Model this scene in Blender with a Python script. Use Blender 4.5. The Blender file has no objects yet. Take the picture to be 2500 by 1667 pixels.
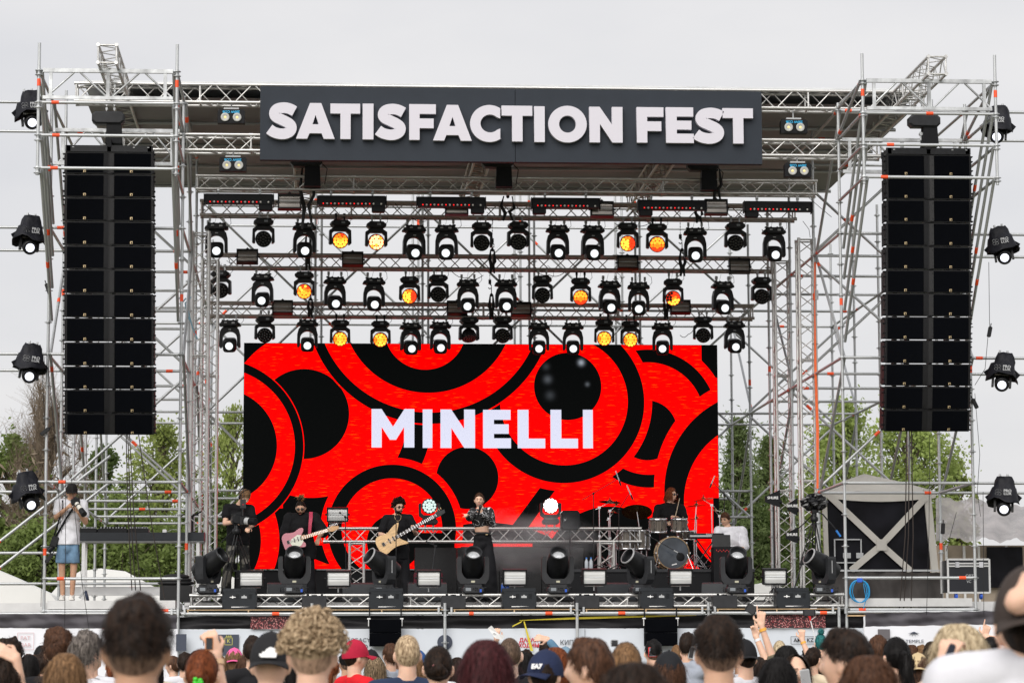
import bpy, math, random
import numpy as np
from mathutils import Vector, Matrix, Euler, Quaternion
random.seed(7); rng = np.random.default_rng(7)
R = math.radians
scene = bpy.context.scene
col = scene.collection

# ------------------------------------------------------------ camera
FPX, YAW, PITCH, ROLL = 6859.4, .0678, .1176, -.0033       # focal length in photo pixels, angles in radians
CAM = Vector((-2.753, -44.063, 1.65))
_f = Vector((math.sin(YAW)*math.cos(PITCH), math.cos(YAW)*math.cos(PITCH), math.sin(PITCH)))
_r0 = Vector((math.cos(YAW), -math.sin(YAW), 0)); _u0 = _r0.cross(_f)
_r = math.cos(ROLL)*_r0 + math.sin(ROLL)*_u0; _u = -math.sin(ROLL)*_r0 + math.cos(ROLL)*_u0
cd = bpy.data.cameras.new('camera'); cam = bpy.data.objects.new('camera', cd); col.objects.link(cam)
cam.matrix_world = Matrix(((_r.x, _u.x, -_f.x, CAM.x), (_r.y, _u.y, -_f.y, CAM.y), (_r.z, _u.z, -_f.z, CAM.z), (0, 0, 0, 1)))
cd.sensor_width = 36; cd.lens = FPX/2500*36; cd.clip_start = .5; cd.clip_end = 3000
cd.dof.use_dof = True; cd.dof.focus_distance = 46.0; cd.dof.aperture_fstop = 7.0
scene.camera = cam
def P(px, py, Y):
    "the point of the place that stands at depth Y and is seen at photo pixel (px, py)"
    d = (px-1250)/FPX*_r - (py-833.5)/FPX*_u + _f
    return CAM + d*((Y-CAM.y)/d.y)
def SC(p): return FPX/((Vector(p)-CAM).dot(_f))             # photo pixels per metre at a point

# ------------------------------------------------------------ sky, sun, exposure
SUN_EL, SUN_AZ = 38.0, 203.0                                # degrees; azimuth clockwise from +Y (behind the camera, a little left)
w = bpy.data.worlds.new('World'); scene.world = w; w.use_nodes = True
nt = w.node_tree; N = nt.nodes; L = nt.links
bg = N['Background']; bg.inputs[1].default_value = .1
sky = N.new('ShaderNodeTexSky'); sky.sky_type = 'NISHITA'; sky.sun_disc = False
sky.sun_elevation = R(SUN_EL); sky.sun_rotation = R(SUN_AZ); sky.air_density = 1; sky.dust_density = 3
tc = N.new('ShaderNodeTexCoord'); mp = N.new('ShaderNodeMapping'); mp.inputs['Scale'].default_value = (1, 1, 2.6)
L.new(tc.outputs['Generated'], mp.inputs[0])
nz = N.new('ShaderNodeTexNoise'); nz.inputs['Scale'].default_value = 4.2; nz.inputs['Detail'].default_value = 6; nz.inputs['Roughness'].default_value = .5
L.new(mp.outputs[0], nz.inputs['Vector'])
rp = N.new('ShaderNodeValToRGB'); rp.color_ramp.elements[0].position = .32; rp.color_ramp.elements[1].position = .68
rp.color_ramp.elements[0].color = (.85, .85, .88, 1); rp.color_ramp.elements[1].color = (1.02, 1.0, .995, 1)
L.new(nz.outputs['Fac'], rp.inputs[0])
cl = N.new('ShaderNodeVectorMath'); cl.operation = 'SCALE'; cl.inputs['Scale'].default_value = 5.45
L.new(rp.outputs[0], cl.inputs[0])
mx = N.new('ShaderNodeMix'); mx.data_type = 'RGBA'; mx.inputs['Factor'].default_value = .94     # a closed cloud cover over the clear sky
L.new(sky.outputs[0], mx.inputs['A']); L.new(cl.outputs[0], mx.inputs['B']); L.new(mx.outputs['Result'], bg.inputs[0])
sd = bpy.data.lights.new('sun', 'SUN'); sd.energy = 2.0; sd.angle = R(58); sd.color = (1, .965, .92)
so = bpy.data.objects.new('sun', sd); col.objects.link(so)
sdir = Vector((math.sin(R(SUN_AZ))*math.cos(R(SUN_EL)), math.cos(R(SUN_AZ))*math.cos(R(SUN_EL)), math.sin(R(SUN_EL))))
so.rotation_euler = (-sdir).to_track_quat('-Z', 'Y').to_euler(); so.location = sdir*60
vs = scene.view_settings; vs.view_transform = 'Standard'; vs.look = 'None'; vs.gamma = 1; vs.exposure = .65; vs.use_curve_mapping = False
scene.cycles.use_denoising = True; scene.cycles.max_bounces = 6; scene.cycles.diffuse_bounces = 3; scene.cycles.glossy_bounces = 3
scene.cycles.transparent_max_bounces = 8

# ------------------------------------------------------------ materials
MATS = {}
def mat(name, c, rough=.5, metal=0, var=.0, vscale=6, bump=0, bscale=40, emit=None, estr=1, spec=.5, sss=0, alpha=1, stretch=None, trans=0):
    if name in MATS: return MATS[name]
    m = bpy.data.materials.new(name); m.use_nodes = True; t = m.node_tree; b = t.nodes['Principled BSDF']
    b.inputs['Base Color'].default_value = (*c, 1); b.inputs['Roughness'].default_value = rough; b.inputs['Metallic'].default_value = metal
    b.inputs['Specular IOR Level'].default_value = spec
    if sss:
        b.inputs['Subsurface Weight'].default_value = sss; b.inputs['Subsurface Radius'].default_value = (.02, .006, .003); b.inputs['Subsurface Scale'].default_value = .6
    if emit: b.inputs['Emission Color'].default_value = (*emit, 1); b.inputs['Emission Strength'].default_value = estr
    if alpha < 1: b.inputs['Alpha'].default_value = alpha
    if trans: b.inputs['Transmission Weight'].default_value = trans
    if var or bump:
        k = t.nodes.new('ShaderNodeTexCoord'); g = t.nodes.new('ShaderNodeMapping'); t.links.new(k.outputs['Object'], g.inputs[0])
        if stretch: g.inputs['Scale'].default_value = stretch
        if var:
            n = t.nodes.new('ShaderNodeTexNoise'); n.inputs['Scale'].default_value = vscale; n.inputs['Detail'].default_value = 5
            t.links.new(g.outputs[0], n.inputs['Vector'])
            r = t.nodes.new('ShaderNodeValToRGB'); r.color_ramp.elements[0].position = .3; r.color_ramp.elements[1].position = .7
            r.color_ramp.elements[0].color = (*[max(0, x*(1-var)) for x in c], 1); r.color_ramp.elements[1].color = (*[min(1, x*(1+var)) for x in c], 1)
            t.links.new(n.outputs['Fac'], r.inputs[0]); t.links.new(r.outputs[0], b.inputs['Base Color'])
        if bump:
            n = t.nodes.new('ShaderNodeTexNoise'); n.inputs['Scale'].default_value = bscale; n.inputs['Detail'].default_value = 3
            t.links.new(g.outputs[0], n.inputs['Vector'])
            bp = t.nodes.new('ShaderNodeBump'); bp.inputs['Strength'].default_value = bump; bp.inputs['Distance'].default_value = .02
            t.links.new(n.outputs['Fac'], bp.inputs['Height']); t.links.new(bp.outputs[0], b.inputs['Normal'])
    MATS[name] = m; return m
GALV = mat('galvanised_steel', (.48, .495, .505), .45, .5, .36, 6)
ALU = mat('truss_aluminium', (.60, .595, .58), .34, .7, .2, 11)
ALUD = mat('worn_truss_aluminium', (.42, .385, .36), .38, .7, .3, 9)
BLK = mat('black_plastic', (.009, .0095, .011), .42, 0, .25, 14, spec=.3)
BLK2 = mat('black_paint', (.005, .0055, .007), .5, 0, .2, 10, spec=.2)
BLKG = mat('charcoal_plastic', (.022, .023, .026), .45, 0, .2, 10, spec=.35)
RUB = mat('black_rubber', (.010, .010, .011), .7)
TAPE = mat('orange_tape', (.86, .085, .018), .5, 0, .12, 30)
REDT = mat('red_tape', (.62, .015, .02), .5)
GREY = mat('grey_print', (.42, .43, .44), .5)
WHT = mat('white_print', (.8, .8, .8), .5)
WOOD = mat('raw_plywood', (.52, .36, .20), .7, 0, .2, 12)
GLASS = mat('front_lens', (.75, .78, .8), .08, 0, 0, 1, spec=.8)
LIT = mat('lit_white_lens', (.9, .9, .9), .2, emit=(.80, .86, .9), estr=.75)
LITC = mat('lit_lens_core', (.9, .9, .9), .2, emit=(1, 1, 1), estr=2.5)
CHROME = mat('chrome', (.72, .72, .74), .12, 1)
DARKGL = mat('dark_lens', (.02, .02, .022), .12, 0, spec=.7)
BLUEP = mat('blue_connector', (.02, .10, .55), .4)
SCRN = mat('grey_display', (.22, .24, .26), .15)
LIMIT = []

FINE = {'knobs', 'lugs', 'frets', 'strings', 'tuning_pegs', 'tension_claws', 'sockets', 'lens_cells', 'rigging_feet', 'vent', 'front_lights', 'corner_caps', 'lifting_chain', 'chain', 'keys', 'hangers'}
# ------------------------------------------------------------ mesh builder and object helpers
class MB:
    def __init__(s): s.v = []; s.f = []; s.m = []; s.sm = []
    def add(s, vs, fs, mi=0, smooth=False):
        o = len(s.v); s.v += [tuple(v) for v in vs]
        for f in fs: s.f.append(tuple(i+o for i in f)); s.m.append(mi); s.sm.append(smooth)
        return s
    def box(s, c, size, mi=0, rot=None, taper=(1, 1), bev=0):
        hx, hy, hz = size[0]/2, size[1]/2, size[2]/2; tx, ty = taper
        if bev:                                             # chamfered along the four upright edges and round the front and back rims
            b = min(bev, hx*.9, hz*.9); pts = [(-hx+b, -hz), (hx-b, -hz), (hx, -hz+b), (hx, hz-b), (hx-b, hz), (-hx+b, hz), (-hx, hz-b), (-hx, -hz+b)]
            rings = [(-hy, .985*1.0, b*.5), (-hy+b*.5, 1, 0), (hy-b*.5, 1, 0), (hy, 1, b*.5)]
            vs = []
            for y, k, ins in rings:
                for x, z in pts: vs.append(Vector((x*(1-ins/hx), y, z*(1-ins/hz))))
            fs = [tuple(range(8)), tuple(reversed(range(24, 32)))]
            for r in range(3):
                for i in range(8): fs.append((r*8+i, (r+1)*8+i, (r+1)*8+(i+1) % 8, r*8+(i+1) % 8))
            fs = [tuple(reversed(f)) for f in fs]
        else:
            vs = [Vector((sx*hx*(tx if sz > 0 else 1), sy*hy*(ty if sz > 0 else 1), sz*hz)) for sz in (-1, 1) for sy in (-1, 1) for sx in (-1, 1)]
            fs = [(0, 2, 3, 1), (4, 5, 7, 6), (0, 1, 5, 4), (2, 6, 7, 3), (0, 4, 6, 2), (1, 3, 7, 5)]
        M = (rot if isinstance(rot, Matrix) else Euler(rot).to_matrix()) if rot is not None else None
        c = Vector(c)
        return s.add([(M @ v if M else v)+c for v in vs], fs, mi)
    def cyl(s, a, b, r0, r1=None, n=10, mi=0, cap=True, smooth=True):
        a = Vector(a); b = Vector(b); r1 = r0 if r1 is None else r1; d = (b-a)
        if d.length < 1e-6: return s
        q = d.to_track_quat('Z', 'Y').to_matrix()
        ring = [q @ Vector((math.cos(2*math.pi*i/n), math.sin(2*math.pi*i/n), 0)) for i in range(n)]
        vs = [a+x*r0 for x in ring]+[b+x*r1 for x in ring]
        s.add(vs, [(i, (i+1) % n, n+(i+1) % n, n+i) for i in range(n)], mi, smooth)
        if cap: s.add(vs, [tuple(reversed(range(n))), tuple(range(n, 2*n))], mi)
        return s
    def tube(s, pts, r, n=6, mi=0):
        pts = [Vector(p) for p in pts]; vs = []; k = len(pts); rr = r if isinstance(r, (list, tuple)) else [r]*k
        up = Vector((0.13, .21, 1)).normalized()
        for i, p in enumerate(pts):
            d = (pts[min(i+1, k-1)]-pts[max(i-1, 0)]).normalized(); x = d.cross(up)
            if x.length < 1e-3: x = d.cross(Vector((1, 0, 0)))
            x.normalize(); y = d.cross(x)
            vs += [p+(x*math.cos(2*math.pi*j/n)+y*math.sin(2*math.pi*j/n))*rr[i] for j in range(n)]
        fs = [(i*n+j, i*n+(j+1) % n, (i+1)*n+(j+1) % n, (i+1)*n+j) for i in range(k-1) for j in range(n)]
        s.add(vs, fs, mi, True); s.add(vs, [tuple(reversed(range(n))), tuple(range((k-1)*n, k*n))], mi); return s
    def lathe(s, prof, n=20, mi=0, M=None, smooth=True, cap=True):      # prof: (radius, z)
        vs = [Vector((r*math.cos(2*math.pi*j/n), r*math.sin(2*math.pi*j/n), z)) for r, z in prof for j in range(n)]
        if M: vs = [M @ v for v in vs]
        k = len(prof)
        s.add(vs, [(i*n+j, i*n+(j+1) % n, (i+1)*n+(j+1) % n, (i+1)*n+j) for i in range(k-1) for j in range(n)], mi, smooth)
        if cap: s.add(vs, [tuple(reversed(range(n))), tuple(range((k-1)*n, k*n))], mi)
        return s
    def ell(s, c, r, n=16, k=10, mi=0, M=None):
        c = Vector(c); vs = []
        for i in range(k+1):
            t = math.pi*i/k
            for j in range(n):
                a = 2*math.pi*j/n; v = Vector((r[0]*math.sin(t)*math.cos(a), r[1]*math.sin(t)*math.sin(a), -r[2]*math.cos(t)))
                vs.append((M @ v if M else v)+c)
        return s.add(vs, [(i*n+j, i*n+(j+1) % n, (i+1)*n+(j+1) % n, (i+1)*n+j) for i in range(k) for j in range(n)], mi, True)
    def prism(s, pts, y0, y1, mi=0, M=None, smooth=False):   # polygon in x,z swept from y0 to y1
        n = len(pts); vs = [Vector((x, y0, z)) for x, z in pts]+[Vector((x, y1, z)) for x, z in pts]
        if M: vs = [M @ v for v in vs]
        s.add(vs, [tuple(range(n)), tuple(reversed(range(n, 2*n)))], mi)
        return s.add(vs, [(i, n+i, n+(i+1) % n, (i+1) % n) for i in range(n)], mi, smooth)
    def move(s, M):
        s.v = [tuple(M @ Vector(v)) for v in s.v]; return s
    def mesh(s, name, mats):
        me = bpy.data.meshes.new(name); me.from_pydata(s.v, [], s.f)
        for m in (mats if isinstance(mats, (list, tuple)) else [mats]): me.materials.append(m)
        me.polygons.foreach_set('material_index', s.m); me.polygons.foreach_set('use_smooth', s.sm); me.update(); return me
    def build(s, name, mats, parent=None, loc=None, rot=None):
        o = obj(name, s.mesh(name, mats), parent, loc, rot)
        if name in FINE: o['kind'] = 'stuff'                 # many tiny pieces, too small to pick apart in the photo
        return o
def obj(name, me, parent=None, loc=None, rot=None):
    o = bpy.data.objects.new(name, me); col.objects.link(o)
    if parent is not None: o.parent = parent
    if loc is not None: o.location = loc
    if rot is not None: o.rotation_euler = rot
    return o
def tag(o, label=None, cat=None, group=None, kind=None):
    if label: o['label'] = label
    if cat: o['category'] = cat
    if group: o['group'] = group
    if kind: o['kind'] = kind
    return o
def thing(name, label, cat, loc=(0, 0, 0), rot=None, group=None):
    o = obj(name, None, None, loc, rot); o.empty_display_size = .2
    return tag(o, label, cat, group)
KIDS = {}
def copy_tree(o, parent=None, label=None, loc=None, rot=None):
    c = o.copy(); col.objects.link(c)
    if parent is not None: c.parent = parent
    if label: c['label'] = label
    if loc is not None: c.location = loc
    if rot is not None: c.rotation_euler = rot
    for ch in o.children: copy_tree(ch, c)
    return c
_unit = {}
def rod(name, a, b, r, m, parent=None, n=10):
    "one straight round tube as an object of its own; the unit mesh is shared"
    k = (m.name, n)
    if k not in _unit: _unit[k] = MB().cyl((0, 0, 0), (0, 0, 1), 1, n=n).mesh('tube', m)
    a = Vector(a); b = Vector(b); d = b-a
    o = obj(name, _unit[k], parent); q = d.to_track_quat('Z', 'Y')
    base = parent.location if (parent is not None and parent.parent is None) else Vector()
    o.matrix_local = Matrix.Translation(a-base) @ q.to_matrix().to_4x4() @ Matrix.Diagonal((r, r, d.length, 1))
    return o
def flat(s): return s
def text_mesh(body, size, extrude=.0, align='CENTER', offset=0, sx=1):
    c = bpy.data.curves.new('t', 'FONT'); c.body = body; c.size = size; c.extrude = extrude; c.align_x = align; c.align_y = 'CENTER'; c.offset = offset; c.resolution_u = 3
    o = bpy.data.objects.new('t', c); col.objects.link(o)
    dg = bpy.context.evaluated_depsgraph_get(); me = bpy.data.meshes.new_from_object(o.evaluated_get(dg)); bpy.data.objects.remove(o); bpy.data.curves.remove(c)
    M = Matrix(((sx, 0, 0, 0), (0, 0, -1, 0), (0, 1, 0, 0), (0, 0, 0, 1)))   # stand the text up, facing -Y
    me.transform(M); return me
def text(name, body, size, m, parent, loc, extrude=.001, rot=None, offset=0, sx=1, align='CENTER'):
    me = text_mesh(body, size, extrude, align, offset, sx); me.materials.clear(); me.materials.append(m)
    return obj(name, me, parent, loc, rot)
# ============================================================ ground
GRASS = mat('trodden_grass', (.115, .115, .065), .9, 0, .35, 1.5, .4, 60)
g = MB(); g.add([(-400, -120, 0), (400, -120, 0), (400, 900, 0), (-400, 900, 0)], [(0, 1, 2, 3)])
tag(g.build('ground', GRASS), 'trodden green grass field under stage and crowd', None, None, 'structure')

# ============================================================ scaffold
BAY, ROWD = 2.07, 2.425
XL, XR = -7.038, 5.515
ZR = P(112, 1176, 0).z                                       # height of the guard rail node at the stage wings
def lv(k): return ZR + .5*k                                  # rosette levels, half a metre apart
TR = .0242
_ros = MB().cyl((0, 0, -.006), (0, 0, .006), .062, n=10).cyl((0, 0, -.03), (0, 0, .03), .031, n=8).mesh('rosette', GALV)
class Scaf:
    def __init__(s, name, label, loc, cat='scaffold', group=None):
        s.t = thing(name, label, cat, loc, group=group); s.loc = Vector(loc); s.nodes = set(); s.k = 0
    def tube(s, name, a, b, r=TR, m=None, tape=0, tm=None):
        o = rod(name, a, b, r, m or GALV, s.t)
        if tape:
            a = Vector(a); b = Vector(b); d = (b-a).normalized(); f = tape if tape < 1 else .5
            c = a+(b-a)*f; q = rod('tape', c-d*.055, c+d*.055, r+.0035, tm or TAPE, s.t)
        return o
    def post(s, x, y, z0, z1, tape=0):
        s.tube('post', (x, y, z0), (x, y, z1), TR, None, tape)
        k = math.ceil((z0-ZR)/.5)
        while ZR+.5*k < z1-.05:
            s.nodes.add((round(x, 3), round(y, 3), round(ZR+.5*k, 3))); k += 1
    def finish(s):
        m = MB()
        for x, y, z in sorted(s.nodes):
            m.cyl((x, y, z-.005), (x, y, z+.005), .06, n=8); m.cyl((x, y, z-.028), (x, y, z+.028), .030, n=8)
        m.move(Matrix.Translation(-s.loc)); o = m.build('rosette_collars', GALV, s.t); o['kind'] = 'stuff'
rs = random.Random(3)
def rt(p=.4): return rs.choice((.08, .12, .5, .85, .9)) if rs.random() < p else 0
ZTOP = P(128, 262, 0).z                                       # top of the tower at the stage front line
def wing(side, x0, x1, label, sgn):
    s = Scaf('scaffold_tower', label, (x0, 0, 0), group='scaffold wings of the stage')
    rows = [i*ROWD for i in range(6)]
    top = [ZTOP, lv(13), lv(12), lv(11), lv(11), lv(11)]
    for i, y in enumerate(rows):
        for x in (x0, x1):
            s.post(x, y, 0, top[i]+.2, rs.choice((.25, .33, .42, .6, .7)))
            if i in (0, 1, 2): s.tube('tape', (x, y, lv(rs.choice((-2, 3, 5))+.0)+.2), (x, y, lv(0)+.2), .0) if False else None
    for i, y in enumerate(rows):
        for k in (-8, -6, -4, -3, 0, 4, 8, 12, 16):
            z = lv(k)
            if z > top[i]+.1: continue
            if k in (-3, -2) and i > 3: continue
            if sgn > 0 and i > 1 and k < 3: continue
            s.tube('ledger', (x0, y, z), (x1, y, z), TR, None, rt(.75))
        if i in (1, 2) and sgn < 0: s.tube('ledger', (x0, y, lv(6)), (x1, y, lv(6)), TR, None, rt())
    for i in range(5):
        for x in (x0, x1):
            for k in (0, 4, 8, 12, 16):
                z = lv(k)
                if z > min(top[i], top[i+1])+.1 or (sgn > 0 and k == 0 and i > 0): continue
                s.tube('ledger', (x, rows[i], z), (x, rows[i+1], z), TR, None, rt(.5))
    # diagonal braces in the faces
    for i in (1, 2, 4, 5):
        for k in (0, 4, 8):
            if lv(k+4) > top[i]+.1: continue
            a, b = ((x0, x1) if (k//4+i) % 2 else (x1, x0))
            s.tube('brace', (a, rows[i]+.05, lv(k)+.05), (b, rows[i]+.05, lv(k+4)-.05), TR, None, rt(.5))
    for i in (0, 2, 4):
        for x in (x0, x1):
            for k in ((0, 4, 8, 12) if i < 2 else (0, 4)):
                if lv(k+4) > min(top[i], top[i+1])+.1: continue
                a, b = (rows[i], rows[i+1]) if (k//4) % 2 else (rows[i+1], rows[i])
                s.tube('brace', (x+.04, a, lv(k)), (x+.04, b, lv(k+4)), TR, None, rt(.6))
    # front face, inner side zigzag
    # outrigger frame that carries the speaker hang
    yo = -BAY; zt = [P(97 if sgn < 0 else 2119, q, yo).z for q in ((172, 250, 330, 410) if sgn < 0 else (197, 276, 353, 432))]
    for x in (x0, x1):
        s.post(x, yo, zt[3]-.11, zt[0]+.42, .7)
        for n_, z in enumerate(zt):
            s.nodes.add((round(x, 3), yo, round(z, 3)))
            s.tube('ledger', (x, yo, z), (x, 0, z-.02), TR, None, rt(.6))
            zend = P(112 if sgn < 0 else 2063, (546, 624, 702, 782)[n_] if sgn < 0 else (606, 680, 757, 834)[n_], 0).z
            s.tube('brace', (x+(.05 if x == x0 else -.05), yo, z-.02), (x+(.05 if x == x0 else -.05), 0, zend), TR, None, .62 if rs.random() < .7 else 0)
        s.tube('brace', (x-.03, yo, zt[0]), (x-.03, 0, zt[1]-.03), TR, None, .85)
    for n_, z in enumerate(zt):
        if n_ == 0:                                             # lattice beam across the top
            m = MB(); hw = .03
            m.box(((x0+x1)/2, yo, z), (BAY-.12, .05, .06)); m.box(((x0+x1)/2, yo, zt[1]+.075), (BAY-.12, .05, .05))
            L_ = BAY-.12; n4 = 4; xa = x0+.06
            for j in range(n4+1):
                if j % 2 == 0: m.box((xa+L_*min(max(j/n4, .06), .94), yo, (z+zt[1]+.075)/2), (.05, .035, z-zt[1]-.08))
            for j in range(n4):
                u0, u1 = (j+.15)/n4, (j+.95)/n4
                z0_, z1_ = (zt[1]+.1, z-.03) if j % 2 == 0 else (z-.03, zt[1]+.1)
                m.cyl((xa+L_*u0, yo, z0_), (xa+L_*u1, yo, z1_), .017, n=6)
            m.move(Matrix.Translation(-s.loc)); m.build('lattice_beam', GALV, s.t)
        else: s.tube('ledger', (x0, yo, z), (x1, yo, z), TR, None, (.1, .12, .13, .12)[n_] if sgn < 0 else (.9, .5, .2, .15)[n_])
    # the same beam again on the tower head behind
    m = MB(); z, zb = zt[1]-.02, zt[2]-.05; L_ = BAY-.12; xa = x0+.06
    for zz in (z, zb): m.box(((x0+x1)/2, 0, zz), (L_, .05, .055))
    for j in range(4):
        z0_, z1_ = (zb+.03, z-.03) if j % 2 == 0 else (z-.03, zb+.03)
        m.cyl((xa+L_*(j+.15)/4, 0, z0_), (xa+L_*(j+.95)/4, 0, z1_), .017, n=6)
    for j in (.06, .5, .94): m.box((xa+L_*j, 0, (z+zb)/2), (.05, .035, z-zb-.06))
    m.move(Matrix.Translation(-s.loc)); m.build('lattice_beam', GALV, s.t)
    # long pipes running out sideways to the hooded lamps
    xo = x0-2.4 if sgn < 0 else x1+2.4; xi = x0 if sgn < 0 else x1
    for k in (0, 4, 8, 12):
        for i in (0, 1):
            s.tube('outrigger_pipe', (xi, rows[i], lv(k)), (xo, rows[i], lv(k)), TR, None, .06 if (sgn > 0 and k == 4) else 0)
    if sgn < 0:
        for k in (-3, -2): s.tube('outrigger_pipe', (xi, rows[1], lv(k)), (xo-1, rows[1], lv(k)), TR)
        for yb, e in ((.0, 0), (.05, .42)):
            s.tube('brace', (xi-1.6, 1.0+yb, lv(-3)-e), (xi+.9, 1.2+yb, lv(0)+.5-e), TR, None, .3)
        s.tube('outrigger_pipe', (xi, 1.2, lv(-4)+.12), (xo-1, 1.2, lv(-4)+.12), TR, None, .0)
    s.finish(); return s
TWL = wing('l', XL, XL+BAY, 'galvanised scaffold tower at left holding the left speaker hang', -1)
TWR = wing('r', XR, XR+BAY, 'galvanised scaffold tower at right holding the right speaker hang', 1)
# rear wall behind the screen
s = Scaf('scaffold_wall', 'galvanised scaffold wall with diagonal braces rising behind the red screen', (-1, 9.7, 0))
for i, y in enumerate((4*ROWD+.06, 5*ROWD+.06)):
    xs = [XL+BAY*k for k in range(2, 6)]
    for x in xs:
        s.post(x, y, 0, lv(12)+.9, .93); s.post(x+(.12 if i == 0 else -.1), y+.3, lv(3), lv(12)+.9)
    for k in (0, 1, 4, 8, 12):
        for a, b in zip([XL+BAY]+xs, xs+[XR]): s.tube('ledger', (a, y, lv(k)), (b, y, lv(k)), TR, None, rt(.3))
    for j, (a, b) in enumerate(zip([XL+BAY]+xs, xs+[XR])):
        for k in (0, 4, 8):
            u, v = (a, b) if (j+k//4+i) % 2 else (b, a)
            s.tube('brace', (u, y+.05, lv(k)), (v, y+.05, lv(k+4)), TR, None, rt(.5))
s.finish()

# ============================================================ box trusses
def truss(name, label, a, b, w=.29, h=.29, m=None, r=.025, br=.011, group=None, up=(0, 0, 1), cell=.3, joints=2.0, cat='truss', endf=True):
    "a square lattice girder: four chords, the web between them and the end frames; a, b are the ends of its axis"
    m = m or ALU; a = Vector(a); b = Vector(b); d = (b-a).normalized(); Ln = (b-a).length; up = Vector(up); sd_ = d.cross(up).normalized(); up = sd_.cross(d)
    t = thing(name, label, cat, a, group=group)
    c = [sd_*(i*w/2)+up*(j*h/2) for i, j in ((-1, -1), (1, -1), (1, 1), (-1, 1))]
    for q in c: rod('chord', a+q, b+q, r, m, t, 10)
    wb = MB(); n = max(2, round(Ln/cell)); n += n % 2
    for fi in range(4):
        p, q = c[fi], c[(fi+1) % 4]
        for k in range(n):
            u, v = (p, q) if (k+fi) % 2 else (q, p)
            wb.cyl(d*(Ln*(k+.06)/n)+u, d*(Ln*(k+.94)/n)+v, br, n=6, cap=False)
    wb.build('web', m, t)['kind'] = 'stuff'
    jn = max(1, round(Ln/joints)); ee = [0, Ln] if endf else []
    for x in sorted(set(ee+[Ln*k/jn for k in range(1, jn)])):
        e = MB()
        for fi in range(4):
            p, q = c[fi], c[(fi+1) % 4]; e.cyl(d*x+p, d*x+q, br*1.5, n=6)
        for q in c: e.cyl(d*(x-.03)+q, d*(x+.03)+q, r*1.18, n=10)
        e.build('joint_frame', m, t)
    return t
ZA, ZB = P(560, 207, .1).z, P(560, 250, .1).z
XA, XB = P(186, 230, .1).x, P(2265, 240, .1).x
truss('header_truss', 'upper silver header truss along the front edge of the roof', (XA, .25, (ZA+ZB)/2), (XB, .25, (ZA+ZB)/2), .3, ZA-ZB, group='stage roof trusses', cell=.31)
ZC, ZD = P(560, 329, .1).z, P(560, 367, .1).z
truss('header_truss', 'lower silver header truss running behind the festival sign', (P(300, 350, .1).x, .25, (ZC+ZD)/2), (P(2150, 350, .1).x, .25, (ZC+ZD)/2), .3, ZC-ZD, group='stage roof trusses', cell=.31)
TRS = {}
def rowtruss(k, xl, xr, yt, yb, Y, lab, mt):
    z1, z0 = P(xl+20, yt, Y).z, P(xl+20, yb, Y).z; xa, xb = P(xl, yb, Y).x, P(xr, yb, Y).x
    TRS[k] = (Y, z0, z1); return truss('lighting_truss', lab, (xa, Y+.13, (z0+z1)/2), (xb, Y+.13, (z0+z1)/2), .26, z1-z0, mt, .024, .0095, 'lighting trusses over the stage', cell=.27, joints=2.5)
rowtruss(0, 482, 1992, 429, 461, 1.5, 'topmost lighting truss carrying the black LED bars', ALU)
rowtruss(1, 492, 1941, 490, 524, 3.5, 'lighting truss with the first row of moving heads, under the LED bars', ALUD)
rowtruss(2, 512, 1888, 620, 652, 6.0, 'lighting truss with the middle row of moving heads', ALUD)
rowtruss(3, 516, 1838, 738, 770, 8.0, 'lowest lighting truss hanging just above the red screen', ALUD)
def leg(px, ytop, Y, lab):
    p = P(px, ytop, Y); truss('tower_truss', lab, (p.x, Y, 2.81), (p.x, Y, p.z), .27, .27, ALU, .024, .0095, 'upright tower trusses', up=(0, 1, 0), cell=.24, joints=2.4)
leg(491, 572, 2.7, 'front upright truss leg at left beside the videographer')
leg(514, 640, 5.4, 'rear upright truss leg at left, behind the front one')
leg(1966, 588, 2.7, 'front upright truss leg at right beside the orange strap')
leg(1907, 640, 5.4, 'rear upright truss leg at right, nearer the screen')
# cantilever trusses that carry the speaker hangs, run front to back on the towers
pl, pr = P(262, 132, -2.5), P(2288, 160, -2.5)
truss('cantilever_truss', 'box truss end poking forward on top of the left tower', (pl.x, -2.5, pl.z), (pl.x, 3.2, pl.z), .27, .27, ALU, .024, .0095, 'cantilever trusses', cell=.27)
truss('cantilever_truss', 'box truss end poking forward on top of the right tower', (pr.x, -2.5, pr.z), (pr.x, 3.2, pr.z), .27, .27, ALU, .024, .0095, 'cantilever trusses', cell=.27)
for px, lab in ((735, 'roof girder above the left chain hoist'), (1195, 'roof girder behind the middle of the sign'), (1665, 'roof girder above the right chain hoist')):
    p = P(px, 400, 1.2); truss('roof_girder', lab+', under the dark roof', (p.x, .7, ZB-.2), (p.x, 8.3, ZB-.2), .27, .27, ALUD, .024, .0095, 'roof girders', cell=.27, endf=False)
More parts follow.
